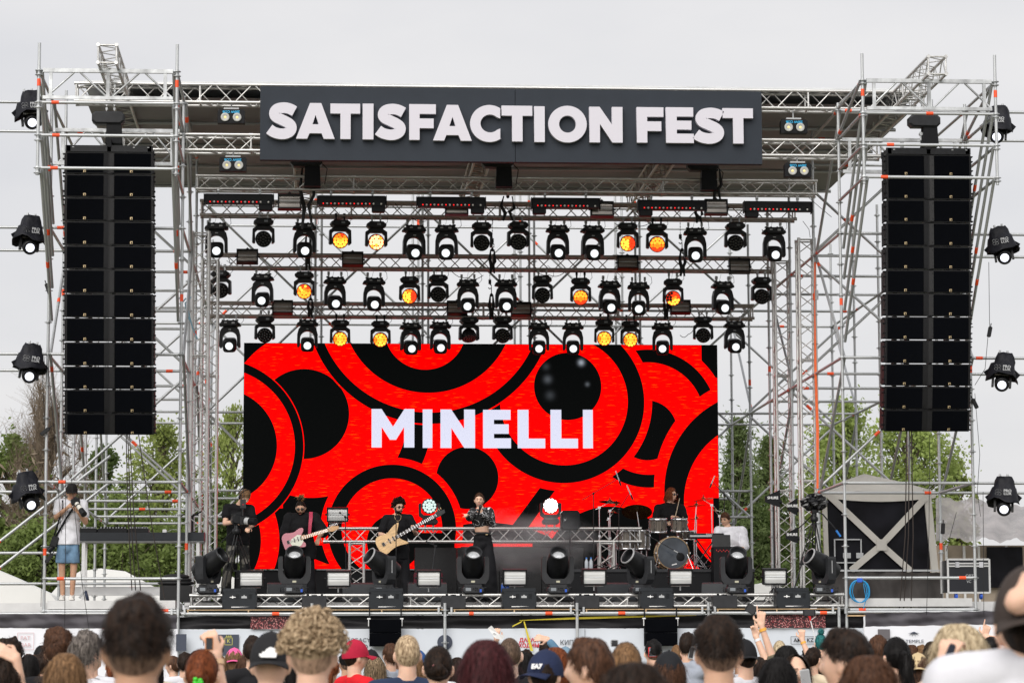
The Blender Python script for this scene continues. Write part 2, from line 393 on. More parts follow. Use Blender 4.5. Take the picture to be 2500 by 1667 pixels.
# ============================================================ roof
ROOF = mat('roof_tarpaulin', (.285, .285, .30), .75, 0, .12, 1.2, .25, 5)
ROOFE = mat('roof_edge_tarp', (.62, .64, .65), .6, 0, .1, 2)
t = thing('stage_roof', 'dark grey tarpaulin roof over the whole stage', 'roof', (XA, 0, ZB))
m = MB(); nx, ny = 40, 14; xa, xb = XA+.1, XB-.1; vs = []
for j in range(ny+1):
    for i in range(nx+1):
        u, v = i/nx, j/ny; sag = .05*abs(math.sin(math.pi*u*6))*math.sin(math.pi*v)
        vs.append((xa+(xb-xa)*u-XA, .45+8.35*v, .14-sag+.003*math.sin(v*40)))
m.add(vs, [(j*(nx+1)+i, (j+1)*(nx+1)+i, (j+1)*(nx+1)+i+1, j*(nx+1)+i+1) for j in range(ny) for i in range(nx)], 0, True)
m.build('canopy', ROOF, t)
for y in (2.2, 4.2, 6.2, 8.3): rod('purlin', (xa, y, ZB+.07), (xb, y, ZB+.07), .03, GALV, t)
m = MB(); m.box(((xa+xb)/2-XA, 4.7, .34), (xb-xa, 9.0, .03)); m.build('top_sheet', ROOFE, t)
# ============================================================ stage deck
DECKE = mat('deck_edge_aluminium', (.60, .60, .60), .45, .5, .1, 4)
DECK = mat('black_deck', (.02, .02, .021), .6, 0, .3, 3)
Z1, Z2 = 2.66, 2.81
dx0, dx1 = XL+BAY+.05, XR+.05
t = thing('stage_deck', 'raised black stage deck with pale aluminium edge', 'stage', (0, 0, 0)); t['kind'] = 'structure'
m = MB(); m.box(((dx0+dx1)/2, 5.1, Z2-.02), (dx1-dx0, 8.6, .04)); m.build('deck_boards', DECK, t)
m = MB(); m.box(((dx0+dx1)/2, .38, Z1-.0145), (dx1-dx0, .84, .02)); m.build('front_lip', DECK, t)
for k in range(5):
    m = MB(); m.box((dx0+BAY*(k+.5), .79, Z2-.075), (BAY-.02, .05, .10)); m.box((dx0+BAY*(k+.5), .76, Z2-.07), (BAY-.02, .02, .02)); m.build('edge_beam', DECKE, t)
    m = MB(); xw = dx0+BAY*(k+.5)
    m.box((xw, -.055, Z1-.012), (BAY-.16, .014, .012)); m.box((xw, -.052, Z1-.045), (.02, .012, .05)); m.box((xw-BAY/2+.1, -.052, Z1-.04), (.02, .012, .05)); m.build('plywood_edge', WOOD, t)
s = Scaf('stage_substructure', 'scaffold standards and front rail carrying the stage deck', (0, 0, 0))
for k in range(1, 7):
    x = XL+BAY*k
    if 1 < k < 6 or k == 1 or k == 6: s.post(x-(.005 if k == 1 else 0), -.06, 0, Z1+.02 if k in (1, 6) else Z1+.09)
    m = MB(); m.box((x, -.075, Z1-.06), (.02, .05, .13)); m.box((x-.1, -.075, Z1-.03), (.03, .05, .11)); m.box((x+.1, -.075, Z1-.03), (.03, .05, .11)); m.build('wedge_head', GALV, s.t)
zr = P(1000, 1497, -.06).z
for k in range(1, 6):
    x = XL+BAY*k; s.tube('ledger', (x+.05, -.06, zr), (x+BAY-.05, -.06, zr), .026, None, (0, .74, 0, .8, .33, .9)[k]); s.tube('ledger', (x, 2.4, zr), (x+BAY, 2.4, zr))
s.tube('tape', P(1145, 1497, -.06), P(1156, 1497, -.06), .03, TAPE)
s.finish()
# wing platforms
for sgn, x0, lab in ((-1, XL, 'aluminium work platform in the left tower, under the photographer'), (1, XR, 'aluminium work platform in the right tower, under the flight case')):
    t = thing('work_platform', lab, 'platform', (x0, 0, 0), group='tower work platforms')
    z = P(165, 1466, .2).z if sgn < 0 else P(2340, 1460, .2).z
    for k, y in enumerate((.18, .52, .86, 2.2)):
        m = MB(); m.box((BAY/2, y, z-.065), (BAY-.1, .31, .13)); m.build('plank', DECKE, t)
    m = MB(); m.box((BAY/2+(.25 if sgn < 0 else 0), 2.6, z+.22), (BAY+(.5 if sgn < 0 else 0), .12, .14)); m.build('cross_beam', DECKE, t)
    rod('front_rail', (x0-(2.6 if sgn < 0 else 0), -.02, zr+.01), (x0+BAY+(0 if sgn < 0 else 2.6), -.02, zr+.01), .024, GALV, t)
    m = MB(); m.box((BAY/2-(1.3 if sgn < 0 else -1.3), -.05, zr-.045), (BAY+2.6, .02, .022)); m.build('batten', WOOD, t)
    m = MB(); m.box((BAY/2-(1.9 if sgn < 0 else -1.9), .25, zr+.11), (BAY+1.4, .06, .14)); m.build('side_beam', DECKE, t)
ZPL = P(165, 1466, .2).z
# ============================================================ festival sign
SIGN = mat('slate_sign_panel', (.022, .028, .038), .6, 0, .06, 3, .06, 300, spec=.25)
LETW = mat('white_letter_face', (.60, .583, .64), .5)
YS = -.12
c00, c10, c01, c11 = P(636, 210, YS), P(1858, 225, YS), P(634, 390, YS), P(1862, 401, YS)
sx0, sx1, sz1, sz0 = (c00.x+c01.x)/2, (c10.x+c11.x)/2, (c00.z+c10.z)/2, (c01.z+c11.z)/2
sg = thing('festival_sign', 'long slate grey sign board with raised white letters above the stage', 'sign', ((sx0+sx1)/2, YS, sz0))
hw_, hh_ = (sx1-sx0)/2, sz1-sz0
for a, b in ((-hw_, .01*hw_), (.01*hw_+.008, hw_)):
    m = MB(); m.box(((a+b)/2, .07, hh_/2), (b-a, .14, hh_)); m.build('panel', SIGN, sg)
# letter outlines, unit height
def arc(cx, cy, rx, ry, a0, a1, n=12): return [(cx+rx*math.cos(R(a0+(a1-a0)*i/n)), cy+ry*math.sin(R(a0+(a1-a0)*i/n))) for i in range(n+1)]
def stroke(mid, wd):
    n = len(mid); Lp, Rp = [], []
    for i, p in enumerate(mid):
        a = mid[max(i-1, 0)]; b = mid[min(i+1, n-1)]; dx, dy = b[0]-a[0], b[1]-a[1]; l = math.hypot(dx, dy) or 1; w_ = wd[i] if isinstance(wd, list) else wd
        Lp.append((p[0]-dy/l*w_/2, p[1]+dx/l*w_/2)); Rp.append((p[0]+dy/l*w_/2, p[1]-dx/l*w_/2))
    return Lp+Rp[::-1]
W_ = .285
def glyph(c):
    "closed outlines (first the solid, then the holes) and the advance width"
    if c == 'I': return [[(0, 0), (W_, 0), (W_, 1), (0, 1)]], W_
    if c == 'T': return [[(.28, 0), (.28+W_, 0), (.28+W_, .72), (.83, .72), (.83, 1), (0, 1), (0, .72), (.28, .72)]], .83
    if c == 'F': return [[(0, 0), (W_, 0), (W_, .33), (.67, .33), (.67, .6), (W_, .6), (W_, .73), (.73, .73), (.73, 1), (0, 1)]], .73
    if c == 'E': return [[(0, 0), (.73, 0), (.73, .26), (W_, .26), (W_, .375), (.67, .375), (.67, .625), (W_, .625), (W_, .74), (.72, .74), (.72, 1), (0, 1)]], .73
    if c == 'L': return [[(0, 0), (.72, 0), (.72, .25), (W_, .25), (W_, 1), (0, 1)]], .72
    if c == 'N': return [[(0, 0), (W_, 0), (W_, .52), (.62, 0), (.9, 0), (.9, 1), (.9-W_, 1), (.9-W_, .5), (.28, 1), (0, 1)]], .9
    if c == 'M': return [[(0, 0), (W_-.02, 0), (W_-.02, .53), (.48, .2), (.64, .2), (.85, .53), (.85, 0), (1.12, 0), (1.12, 1), (.86, 1), (.56, .54), (.26, 1), (0, 1)]], 1.12
    if c == 'A': return [[(0, 0), (.31, 0), (.375, .155), (.71, .155), (.775, 0), (1.08, 0), (.70, 1), (.385, 1)], [(.455, .405), (.63, .405), (.543, .665)]], 1.08
    if c == 'O': return [arc(.54, .5, .54, .525, 0, 360, 40)[:-1], arc(.54, .5, .235, .245, 0, 360, 32)[:-1]], 1.08
    if c == 'C':
        o = arc(.54, .5, .54, .525, 52, 308, 34); i = arc(.575, .5, .27, .245, 310, 50, 28)
        return [[(.845, .93)]+o[0:]+[(.845, .075), (.845, .36)]+arc(.56, .5, .27, .255, 315, 45, 24)+[(.845, .645)]], .86
    if c == 'S':
        mid = [(.74, .76)]+arc(.44, .70, .30, .18, 60, 180, 10)+[]
        ctrl = [(.745, .775), (.6, .845), (.43, .87), (.25, .835), (.165, .735), (.2, .62), (.37, .535), (.55, .45), (.655, .35), (.635, .225), (.5, .145), (.33, .135), (.15, .18), (.02, .265)]
        pts = []
        for i in range(len(ctrl)-1):
            p0, p1, p2, p3 = ctrl[max(i-1, 0)], ctrl[i], ctrl[i+1], ctrl[min(i+2, len(ctrl)-1)]
            for k in range(4):
                u = k/4; pts.append(tuple(.5*(2*p1[q]+(p2[q]-p0[q])*u+(2*p0[q]-5*p1[q]+4*p2[q]-p3[q])*u*u+(3*p1[q]-p0[q]-3*p2[q]+p3[q])*u**3) for q in (0, 1)))
        pts.append(ctrl[-1]); return [stroke(pts, .30)], .82
    return [], .35
def glyph_mesh(c, h, depth, m, wscale=1):
    spl, adv = glyph(c); cu = bpy.data.curves.new('g', 'CURVE'); cu.dimensions = '2D'; cu.fill_mode = 'BOTH'; cu.extrude = depth/2
    for p in spl:
        sp = cu.splines.new('POLY'); sp.points.add(len(p)-1); sp.use_cyclic_u = True
        for q, (x, y) in zip(sp.points, p): q.co = (x*h*wscale, y*h, 0, 1)
    o = bpy.data.objects.new('g', cu); col.objects.link(o)
    me = bpy.data.meshes.new_from_object(o.evaluated_get(bpy.context.evaluated_depsgraph_get())); bpy.data.objects.remove(o); bpy.data.curves.remove(cu)
    me.transform(Matrix(((1, 0, 0, 0), (0, 0, -1, 0), (0, 1, 0, 0), (0, 0, 0, 1)))); me.materials.clear(); me.materials.append(m); return me, adv*h*wscale
def lettering(parent, base, spec, Y, depth, m, name='letter', ofs=0):
    cache = {}
    for ch, xl, xr, yt, yb in spec:
        a, b = P(xl, yb, Y), P(xr, yt, Y); h = P((xl+xr)/2, yt, Y).z-P((xl+xr)/2, yb, Y).z
        _, adv = glyph(ch); ws = (b.x-a.x)/(adv*h); me, _ = glyph_mesh(ch, h, depth, m, ws)
        obj(name, me, parent, Vector((a.x, Y+ofs, P((xl+xr)/2, yb, Y).z))-base)
k_ = 640/2281
def q2(c, x0, x1, yt, yb, ox=620): return (c, ox+x0*k_, ox+x1*k_, 180+yt*k_, 180+yb*k_)
spec = [q2('S', 127, 376, 262, 570), q2('A', 366, 704, 262, 572), q2('T', 664, 924, 267, 574), q2('I', 945, 1040, 267, 577), q2('S', 1073, 1323, 274, 578), q2('F', 1350, 1582, 272, 582),
        q2('A', 1557, 1894, 278, 588), q2('C', 1880, 2146, 286, 592), q2('T', 2154, 2420, 285, 595), q2('I', 228, 318, 290, 600, 1240), q2('O', 350, 683, 293, 597, 1240), q2('N', 708, 994, 295, 604, 1240),
        q2('F', 1120, 1350, 298, 606, 1240), q2('E', 1374, 1612, 299, 608, 1240), q2('S', 1628, 1878, 308, 610, 1240), q2('T', 1868, 2128, 307, 613, 1240)]
lettering(sg, Vector(sg.location), spec, YS-.05, .09, LETW)
# ============================================================ LED screen
YSC = 8.55
a, b = P(597, 838, YSC), P(1750, 844, YSC); zb = P(600, 1388, YSC).z
SX, SZ = a.x, a.z; SW, SH = b.x-a.x, a.z-zb
led = thing('led_screen', 'large LED screen showing black circles and rings on bright red', 'screen', ((a.x+b.x)/2, YSC, zb))
m = MB(); m.box((0, .06, SH/2), (SW+.02, .10, SH+.02)); m.build('housing', BLK2, led)
sm_ = bpy.data.materials.new('screen_picture'); sm_.use_nodes = True; T = sm_.node_tree; T.nodes.clear()
def nd(k, **kw):
    n = T.nodes.new(k)
    for x, y in kw.items(): setattr(n, x, y)
    return n
def setin(n, i, v):
    if hasattr(v, 'links') or hasattr(v, 'is_linked'): T.links.new(v, n.inputs[i])
    else: n.inputs[i].default_value = v
def mth(op, a, b=0.0, clamp=False):
    n = nd('ShaderNodeMath', operation=op, use_clamp=clamp); setin(n, 0, a); setin(n, 1, b); return n.outputs[0]
co = nd('ShaderNodeTexCoord').outputs['Object']; sep = nd('ShaderNodeSeparateXYZ'); T.links.new(co, sep.inputs[0])
ox, oz = led.location.x, led.location.z
def xz(px, py): p = P(px, py, YSC); return p.x-ox, p.z-oz
SCL = SC(P(1170, 1100, YSC))
X_, Z_ = sep.outputs['X'], sep.outputs['Z']
st = nd('ShaderNodeMapping'); st.inputs['Scale'].default_value = (1.1, 1, 34); T.links.new(co, st.inputs[0])
nzz = nd('ShaderNodeTexNoise'); nzz.inputs['Scale'].default_value = 3.2; nzz.inputs['Detail'].default_value = 1; T.links.new(st.outputs[0], nzz.inputs['Vector'])
stk = mth('MULTIPLY', mth('SUBTRACT', nzz.outputs['Fac'], .665), 16.0, True)
rd = nd('ShaderNodeMix', data_type='RGBA'); setin(rd, 0, stk); rd.inputs['A'].default_value = (1, .0, .0, 1); rd.inputs['B'].default_value = (1, .11, .0, 1)
RED = rd.outputs['Result']; BK = (.0014, .0017, .0017, 1)
val = 1.0                                                   # 1 = red, 0 = black, painted one over the other
def disc(px, py, r, v, box=None, soft=.012):
    global val
    cx, cz = xz(px, py); dx = mth('SUBTRACT', X_, cx); dz = mth('SUBTRACT', Z_, cz)
    dd = mth('SQRT', mth('ADD', mth('MULTIPLY', dx, dx), mth('MULTIPLY', dz, dz)))
    msk = mth('LESS_THAN', dd, r/SCL); paint(msk, v, box)
def paint(msk, v, box=None):
    global val
    if box:
        x0, z0 = xz(box[0], box[3]); x1, z1 = xz(box[1], box[2])
        for q in (mth('GREATER_THAN', X_, x0), mth('LESS_THAN', X_, x1), mth('GREATER_THAN', Z_, z0), mth('LESS_THAN', Z_, z1)): msk = mth('MULTIPLY', msk, q) if msk is not None else q
    # val = val + msk*(v-val)
    if isinstance(val, float): val = mth('ADD', 0.0, val)
    n = mth('SUBTRACT', float(v), val); val = mth('ADD', val, mth('MULTIPLY', msk, n))
def band(p, q, w_, v, box):
    (x0, z0), (x1, z1) = xz(*p), xz(*q); dx, dz = x1-x0, z1-z0; l = math.hypot(dx, dz); nx_, nz_ = -dz/l, dx/l
    dd = mth('ADD', mth('MULTIPLY', X_, nx_), mth('MULTIPLY', Z_, nz_)); dd = mth('ABSOLUTE', mth('SUBTRACT', dd, x0*nx_+z0*nz_)); paint(mth('LESS_THAN', dd, w_/2/SCL), v, box)
disc(590, 830, 88, 0); disc(780, 990, 196, 1)
disc(742, 1010, 110, 0)
paint(None, 0, (690, 803, 1190, 1300)); disc(760, 1010, 204, 1)
disc(742, 1010, 110, 0)
disc(760, 1010, 296, 0, (940, 1062, 1030, 1145)); disc(760, 1010, 235, 1, (940, 1062, 1030, 1145))
paint(None, 0, (740, 812, 1330, 1376)); band((760, 1372), (812, 1392), 20, 1, (740, 820, 1355, 1395))
# right cluster
paint(None, 0, (1713, 1760, 830, 922)); disc(1583, 1021, 195, 1)
disc(1583, 1021, 170, 0); disc(1583, 1021, 138, 1); disc(1580, 1050, 74, 0)
disc(1868, 1190, 274, 1); disc(1868, 1200, 249, 0); disc(1868, 1225, 200, 1); paint(None, 0, (1742, 1760, 1215, 1300))
disc(1490, 1402, 166, 0); disc(1190, 1620, 342, 0)
paint(None, 1, (1120, 1300, 1322, 1334)); 
band((1332, 1200), (1268, 1287), 34, 0, (1250, 1372, 1190, 1290))
disc(1375, 980, 219, 1, (1150, 1600, 760, 1203)); disc(1375, 980, 200, 0); disc(1377, 979, 157, 1); disc(1386, 943, 83, 0)
disc(1141, 1166, 76, 0); disc(957, 1290, 173, 1); disc(957, 1290, 156, 0); disc(957, 1290, 122, 1); disc(962, 1322, 66, 0)
paint(None, 0, (1013, 1110, 1300, 1345)); disc(957, 1290, 122, 1, (1000, 1085, 1200, 1296))
disc(1050, 732, 308, 1); disc(1050, 732, 305, 0); disc(1048, 731, 278, 1); disc(1045, 750, 211, 0); disc(1038, 803, 100, 1)
disc(480, 1320, 226, 0, (590, 710, 1240, 1395)); disc(480, 1320, 199, 1, (590, 710, 1240, 1395)); disc(480, 1320, 155, 0, (590, 710, 1240, 1395))
disc(524, 1090, 217, 1); disc(524, 1090, 215, 0); disc(525, 1090, 193, 1); disc(536, 1088, 139, 0)
mxx = nd('ShaderNodeMix', data_type='RGBA'); setin(mxx, 0, val); mxx.inputs['A'].default_value = BK; T.links.new(RED, mxx.inputs['B'])
spots = 0.0
for px, py, r, k in ((1419, 885, 7, .22), (1337, 926, 9, .05), (1343, 965, 10, .025), (1434, 938, 5, .06), (1333, 895, 8, .02)):
    cx, cz = xz(px, py); dx = mth('SUBTRACT', X_, cx); dz = mth('SUBTRACT', Z_, cz); d2 = mth('DIVIDE', mth('ADD', mth('MULTIPLY', dx, dx), mth('MULTIPLY', dz, dz)), -(r/SCL)**2)
    spots = mth('ADD', spots, mth('MULTIPLY', mth('EXPONENT', d2), k))
sp = nd('ShaderNodeMix', data_type='RGBA', blend_type='ADD'); sp.inputs[0].default_value = 1; T.links.new(mxx.outputs['Result'], sp.inputs['A'])
cbn = nd('ShaderNodeCombineColor'); setin(cbn, 0, spots); setin(cbn, 1, mth('MULTIPLY', spots, 1.1)); setin(cbn, 2, mth('MULTIPLY', spots, 1.25)); T.links.new(cbn.outputs[0], sp.inputs['B'])
bs = nd('ShaderNodeBsdfPrincipled'); bs.inputs['Base Color'].default_value = (.001, .001, .001, 1); bs.inputs['Roughness'].default_value = .6; bs.inputs['Specular IOR Level'].default_value = .04; bs.inputs['Emission Strength'].default_value = .95
T.links.new(sp.outputs['Result'], bs.inputs['Emission Color']); T.links.new(bs.outputs[0], nd('ShaderNodeOutputMaterial').inputs[0])
m = MB(); m.add([(-SW/2, 0, 0), (SW/2, 0, 0), (SW/2, 0, SH), (-SW/2, 0, SH)], [(0, 1, 2, 3)]); m.build('picture_surface', sm_, led)
m = MB(); m.box((0, .10, (Z2-zb)/2-.01), (SW+.3, .03, zb-Z2-.01)); m.build('support_skirt', BLK2, led)
LEDW = mat('led_white', (.3, .3, .3), .5, emit=(.66, .68, .86), estr=.62)
def qa(c, x0, x1, yt, yb, ox=580): return (c, ox+x0*.2551, ox+x1*.2551, 820+yt*.2551, 820+yb*.2551)
lettering(led, Vector(led.location), [qa('M', 1282, 1692, 698, 1066), qa('I', 1772, 1864, 702, 1070), qa('N', 1942, 2272, 703, 1071), qa('E', 37, 303, 706, 1073, 1170), qa('L', 368, 630, 706, 1073, 1170), qa('L', 683, 943, 706, 1073, 1170), qa('I', 994, 1086, 706, 1074, 1170)], YSC-.012, .006, LEDW, 'screen_letter')
D2S = 2500/2352                                              # positions below were read off a 2352 px wide view of the photo
def cell_layout(r):
    pts = [(0, 0)]+[(r*.40*math.cos(R(60*k+30)), r*.40*math.sin(R(60*k+30))) for k in range(6)]+[(r*.80*math.cos(R(30*k+15)), r*.80*math.sin(R(30*k+15))) for k in range(12)]
    return pts
CELLM = [mat('unlit_cell', (.012, .012, .013), .15, spec=.8), mat('cell_red', (.3, .02, .01), .3, emit=(1, .045, .01), estr=1.0), mat('cell_orange', (.4, .15, .02), .3, emit=(1, .22, .012), estr=1.0),
         mat('cell_amber', (.4, .3, .05), .3, emit=(1, .42, .03), estr=1.02), mat('cell_yellow', (.4, .4, .05), .3, emit=(.95, .62, .06), estr=1.0), mat('cell_pale', (.5, .45, .3), .3, emit=(1, .72, .30), estr=1.1),
         mat('cell_white', (.5, .5, .5), .3, emit=(1, 1, .95), estr=9), mat('cell_soft', (.5, .5, .5), .3, emit=(.55, .78, .72), estr=.55)]
GLOW = mat('lit_cell_gap', (.2, .02, .01), .5, emit=(1, .035, .005), estr=.62)
def cells(kind, r, M):
    m = MB(); rr = random.Random(kind)
    for i, (x, y) in enumerate(cell_layout(r)):
        if kind == 'dark': mi = 0
        elif kind == 'pale': mi = 5 if rr.random() < .8 else 3
        elif kind == 'sun': mi = 4 if y < -.2*r else (3 if y < .3*r else (2 if rr.random() < .4 else 1))
        elif kind == 'warm': mi = 3 if y < .15*r else (4 if rr.random() < .3 else (1 if y > .5*r else 2))
        elif kind == 'flame': mi = 3 if y > .1*r else (2 if y > -.45*r else 1)
        elif kind == 'side': mi = 4 if x < .05*r and y < .6*r else (1 if x > .3*r else 2)
        elif kind == 'part': mi = 0 if x < -.05*r and y > -.3*r else (4 if y < -.1*r else (1 if y > .2*r else 2))
        elif kind == 'gold': mi = rr.choice((3, 4, 3, 2, 4))
        elif kind == 'white': mi = 6
        else: mi = 7
        k = 6 if i == 0 else 6; rad = r*.212; a0 = math.atan2(y, x)
        m.lathe([(rad, 0), (rad*.93, .010), (rad*.5, .016)], 8, mi, M @ Matrix.Translation((x, y, 0)) @ Matrix.Rotation(a0, 4, 'Z'), True)
    return m
def face(tilt):                                              # maps local +Z of a lens to a direction that looks out of -Y, tilted downwards
    return Matrix.Rotation(R(90-(-tilt)), 4, 'X') if False else Matrix.Rotation(R(90+tilt), 4, 'X')
def clamps(t, dx, h=.10, z=0):
    mt = rclamp(); m = MB(); m.tube([(dx*.6, .06, -.02), (dx+.07, .08, -.05), (dx+.13, .08, .02), (dx+.12, .07, .12), (dx+.02, .06, .20)], .0045, 5); m.tube([(-dx*.4, .06, -.01), (-dx*.2, .09, .06), (.0, .08, .16)], .003, 4); m.build('power_cable', RUB, t)
    for s in (-1, 1):
        m = MB(); m.box((s*dx, 0, z+h*.45), (.028, .05, h*.9), 0); m.cyl((s*dx, 0, z-.01), (s*dx, 0, z+.03), .012, n=6, mi=0); m.lathe([(.034, -.02), (.034, .02)], 10, 0, Matrix.Translation((s*dx, 0, z+h)) @ Matrix.Rotation(R(90), 4, 'Y')); m.build('hook_clamp', mt, t)
_cl = [0]
def rclamp(): _cl[0] += 1; return BLK if _cl[0] % 3 == 0 else GALV
def make_wash(kind, tilt=14, up=False):
    t = thing('wash_moving_head', 'x', 'stage light'); clamps(t, .072, .09)
    m = MB(); m.box((0, 0, -.06), (.30, .26, .115), 0, bev=.035); m.box((0, -.005, -.06), (.335, .2, .07), 0, bev=.02); bs_ = m.build('base', BLK, t)
    m = MB(); m.box((.035, -.137, -.055), (.062, .004, .034)); m.build('display', SCRN, bs_)
    out = [(-.10, -.118), (.10, -.118), (.185, -.175), (.192, -.40), (.172, -.42), (.140, -.42), (.145, -.235), (.10, -.19), (-.10, -.19), (-.145, -.235), (-.140, -.42), (-.172, -.42), (-.192, -.40), (-.185, -.175)]
    m = MB(); m.prism(out[::-1], -.055, .055); m.build('yoke', BLK, t)
    M = Matrix.Translation((0, 0, -.345)) @ face(tilt)
    m = MB(); m.lathe([(.07, -.14), (.115, -.09), (.138, -.02), (.138, .055), (.130, .062), (.130, .05), (.0, .05)], 28, 0, M, True, False); h = m.build('head', BLK if True else BLK, t)
    lit = kind != 'dark'
    m = MB(); m.lathe([(.126, .050), (.126, .053), (.0, .053)], 24, 0, M, False, False); m.build('lens_plate', GLOW if lit and kind not in ('white', 'soft') else BLK2, h)
    cells(kind, .124, M @ Matrix.Translation((0, 0, .054))).build('lens_cells', CELLM, h)
    return t
def make_spot(tilt=16, lit=True):
    t = thing('spot_moving_head', 'x', 'stage light'); clamps(t, .115, .08)
    m = MB(); m.box((0, 0, -.055), (.32, .27, .11), 0, bev=.03)
    for s in (-1, 1): m.prism([(s*.15, -.03), (s*.19, -.05), (s*.205, -.085), (s*.19, -.10), (s*.15, -.105)][::-s], -.08, .08)
    for x in (-.14, -.05, .06, .14): m.box((x, 0, .012), (.03, .06, .024))
    bs_ = m.build('base', BLK, t)
    m = MB(); m.box((-.07, -.138, -.045), (.05, .004, .018)); m.box((.07, -.138, -.05), (.055, .004, .028)); m.build('display', GREY, bs_)
    o = [(-.12, -.112), (.12, -.112), (.165, -.16), (.19, -.26), (.195, -.48), (.18, -.505), (.155, -.50), (.135, -.47)]+arc(0, -.335, .135, .135, 0, 180, 14)+[(-.135, -.47), (-.155, -.50), (-.18, -.505), (-.195, -.48), (-.19, -.26), (-.165, -.16)]
    m = MB(); m.prism(o[::-1], -.06, .06); yk = m.build('yoke', BLK, t)
    m = MB(); m.box((0, -.062, -.165), (.05, .004, .014)); m.build('maker_mark', GREY, yk)
    M = Matrix.Translation((0, 0, -.445)) @ face(tilt)
    m = MB(); sq = []
    for k in range(28):
        a = 2*math.pi*k/28; c, s_ = math.cos(a), math.sin(a); p = (abs(c)**4.5+abs(s_)**4.5)**(-1/4.5); sq.append((c*p, s_*p))
    vs = []; zz = [(-.20, .085), (-.17, .108), (-.05, .124), (.10, .124), (.135, .116), (.15, .096), (.152, .085)]
    for z, r in zz: vs += [M @ Vector((x*r, y*r*1.03, z)) for x, y in sq]
    n = 28; m.add(vs, [(i*n+j, i*n+(j+1) % n, (i+1)*n+(j+1) % n, (i+1)*n+j) for i in range(len(zz)-1) for j in range(n)], 0, True); m.add(vs, [tuple(reversed(range(n))), tuple(range((len(zz)-1)*n, len(zz)*n))])
    h = m.build('head', BLK, t)
    m = MB(); m.lathe([(.082, .150), (.082, .158), (.073, .160)], 24, 0, M, True, False); m.build('lens_rim', BLKG, h)
    m = MB(); m.lathe([(.070, .156), (.05, .163), (.0, .166)], 22, 0, M, True, False); m.lathe([(.038, .1655), (.0, .1685)], 18, 1, M, True, False); m.build('lens', [LIT, LITC] if lit else [GLASS, GLASS], h)
    return t
# first row, second row, third row: (view x, kind)
ROWS = {1: [(497, 'A'), (605, 'dark'), (699, 'A'), (781, 'sun'), (864, 'pale'), (951, 'A'), (1026, 'A'), (1106, 'dark'), (1190, 'dark'), (1281, 'A'), (1361, 'A'), (1442, 'side'), (1509, 'flame'), (1597, 'A'), (1689, 'dark'), (1778, 'A')],
        2: [(507, 'dark'), (603, 'A'), (699, 'warm'), (769, 'A'), (859, 'A'), (941, 'side'), (1006, 'dark'), (1075, 'A'), (1162, 'A'), (1246, 'dark'), (1334, 'flame'), (1400, 'A'), (1467, 'A'), (1546, 'part'), (1660, 'A'), (1749, 'dark')],
        3: [(528, 'A'), (608, 'dark'), (706, 'A'), (781, 'gold'), (874, 'gold'), (943, 'A'), (1011, 'A'), (1077, 'dark'), (1154, 'dark'), (1238, 'A'), (1316, 'A'), (1388, 'gold'), (1448, 'gold'), (1522, 'A'), (1615, 'dark'), (1687, 'A')]}
ROWN = {1: 'top row', 2: 'middle row', 3: 'lowest row'}
LENSY = {1: {497: 575, 605: 549, 699: 575, 781: 552, 864: 556, 951: 580, 1026: 580, 1106: 558, 1190: 556, 1281: 580, 1361: 581, 1442: 559, 1509: 561, 1597: 586, 1689: 558, 1778: 584},
         2: {507: 667, 603: 689, 699: 669, 769: 696, 859: 698, 941: 680, 1006: 676, 1075: 702, 1162: 702, 1246: 678, 1334: 683, 1400: 705, 1467: 708, 1546: 685, 1660: 706, 1749: 681},
         3: {528: 793, 608: 770, 706: 792, 781: 778, 874: 780, 943: 799, 1011: 797, 1077: 772, 1154: 771, 1238: 799, 1316: 799, 1388: 777, 1448: 780, 1522: 799, 1615: 770, 1687: 795}}
PROTO = {}
KN = {'dark': 'unlit black wash light', 'sun': 'wash light red above, yellow below', 'pale': 'pale cream wash light', 'warm': 'wash light orange above, gold below', 'flame': 'wash light amber above, red below', 'side': 'wash light yellow left, red right', 'part': 'half-unlit red and yellow wash light', 'gold': 'gold wash light', 'A': 'white-lit black spot light'}
ORD = ['first', 'second', 'third', 'fourth', 'fifth', 'sixth', 'seventh', 'eighth', 'ninth', 'tenth', 'eleventh', 'twelfth', 'thirteenth', 'fourteenth', 'fifteenth', 'sixteenth']
rr_ = random.Random(5)
for row in (1, 2, 3):
    Y, z0, z1 = TRS[row]
    for i, (vx, kd) in enumerate(ROWS[row]):
        yl = LENSY[row][vx]*D2S; p = P(vx*D2S, yl, Y)
        zt = p.z+(.455 if kd == 'A' else .345)
        key = (kd, 40 if (row == 3 and vx == 1077) else 0)
        lab = f"{KN[kd]}, {ORD[i]} from left in the {ROWN[row]}"
        rot = (0, 0, R(rr_.uniform(-9, 9)))
        if key not in PROTO:
            PROTO[key] = make_spot() if kd == 'A' else make_wash(kd, 62 if key[1] else 14)
            o = PROTO[key]; o['label'] = lab; o.location = (p.x, Y, zt); o.rotation_euler = rot
        else: o = copy_tree(PROTO[key], None, lab, (p.x, Y, zt), rot)
        o['group'] = 'moving heads over the stage'
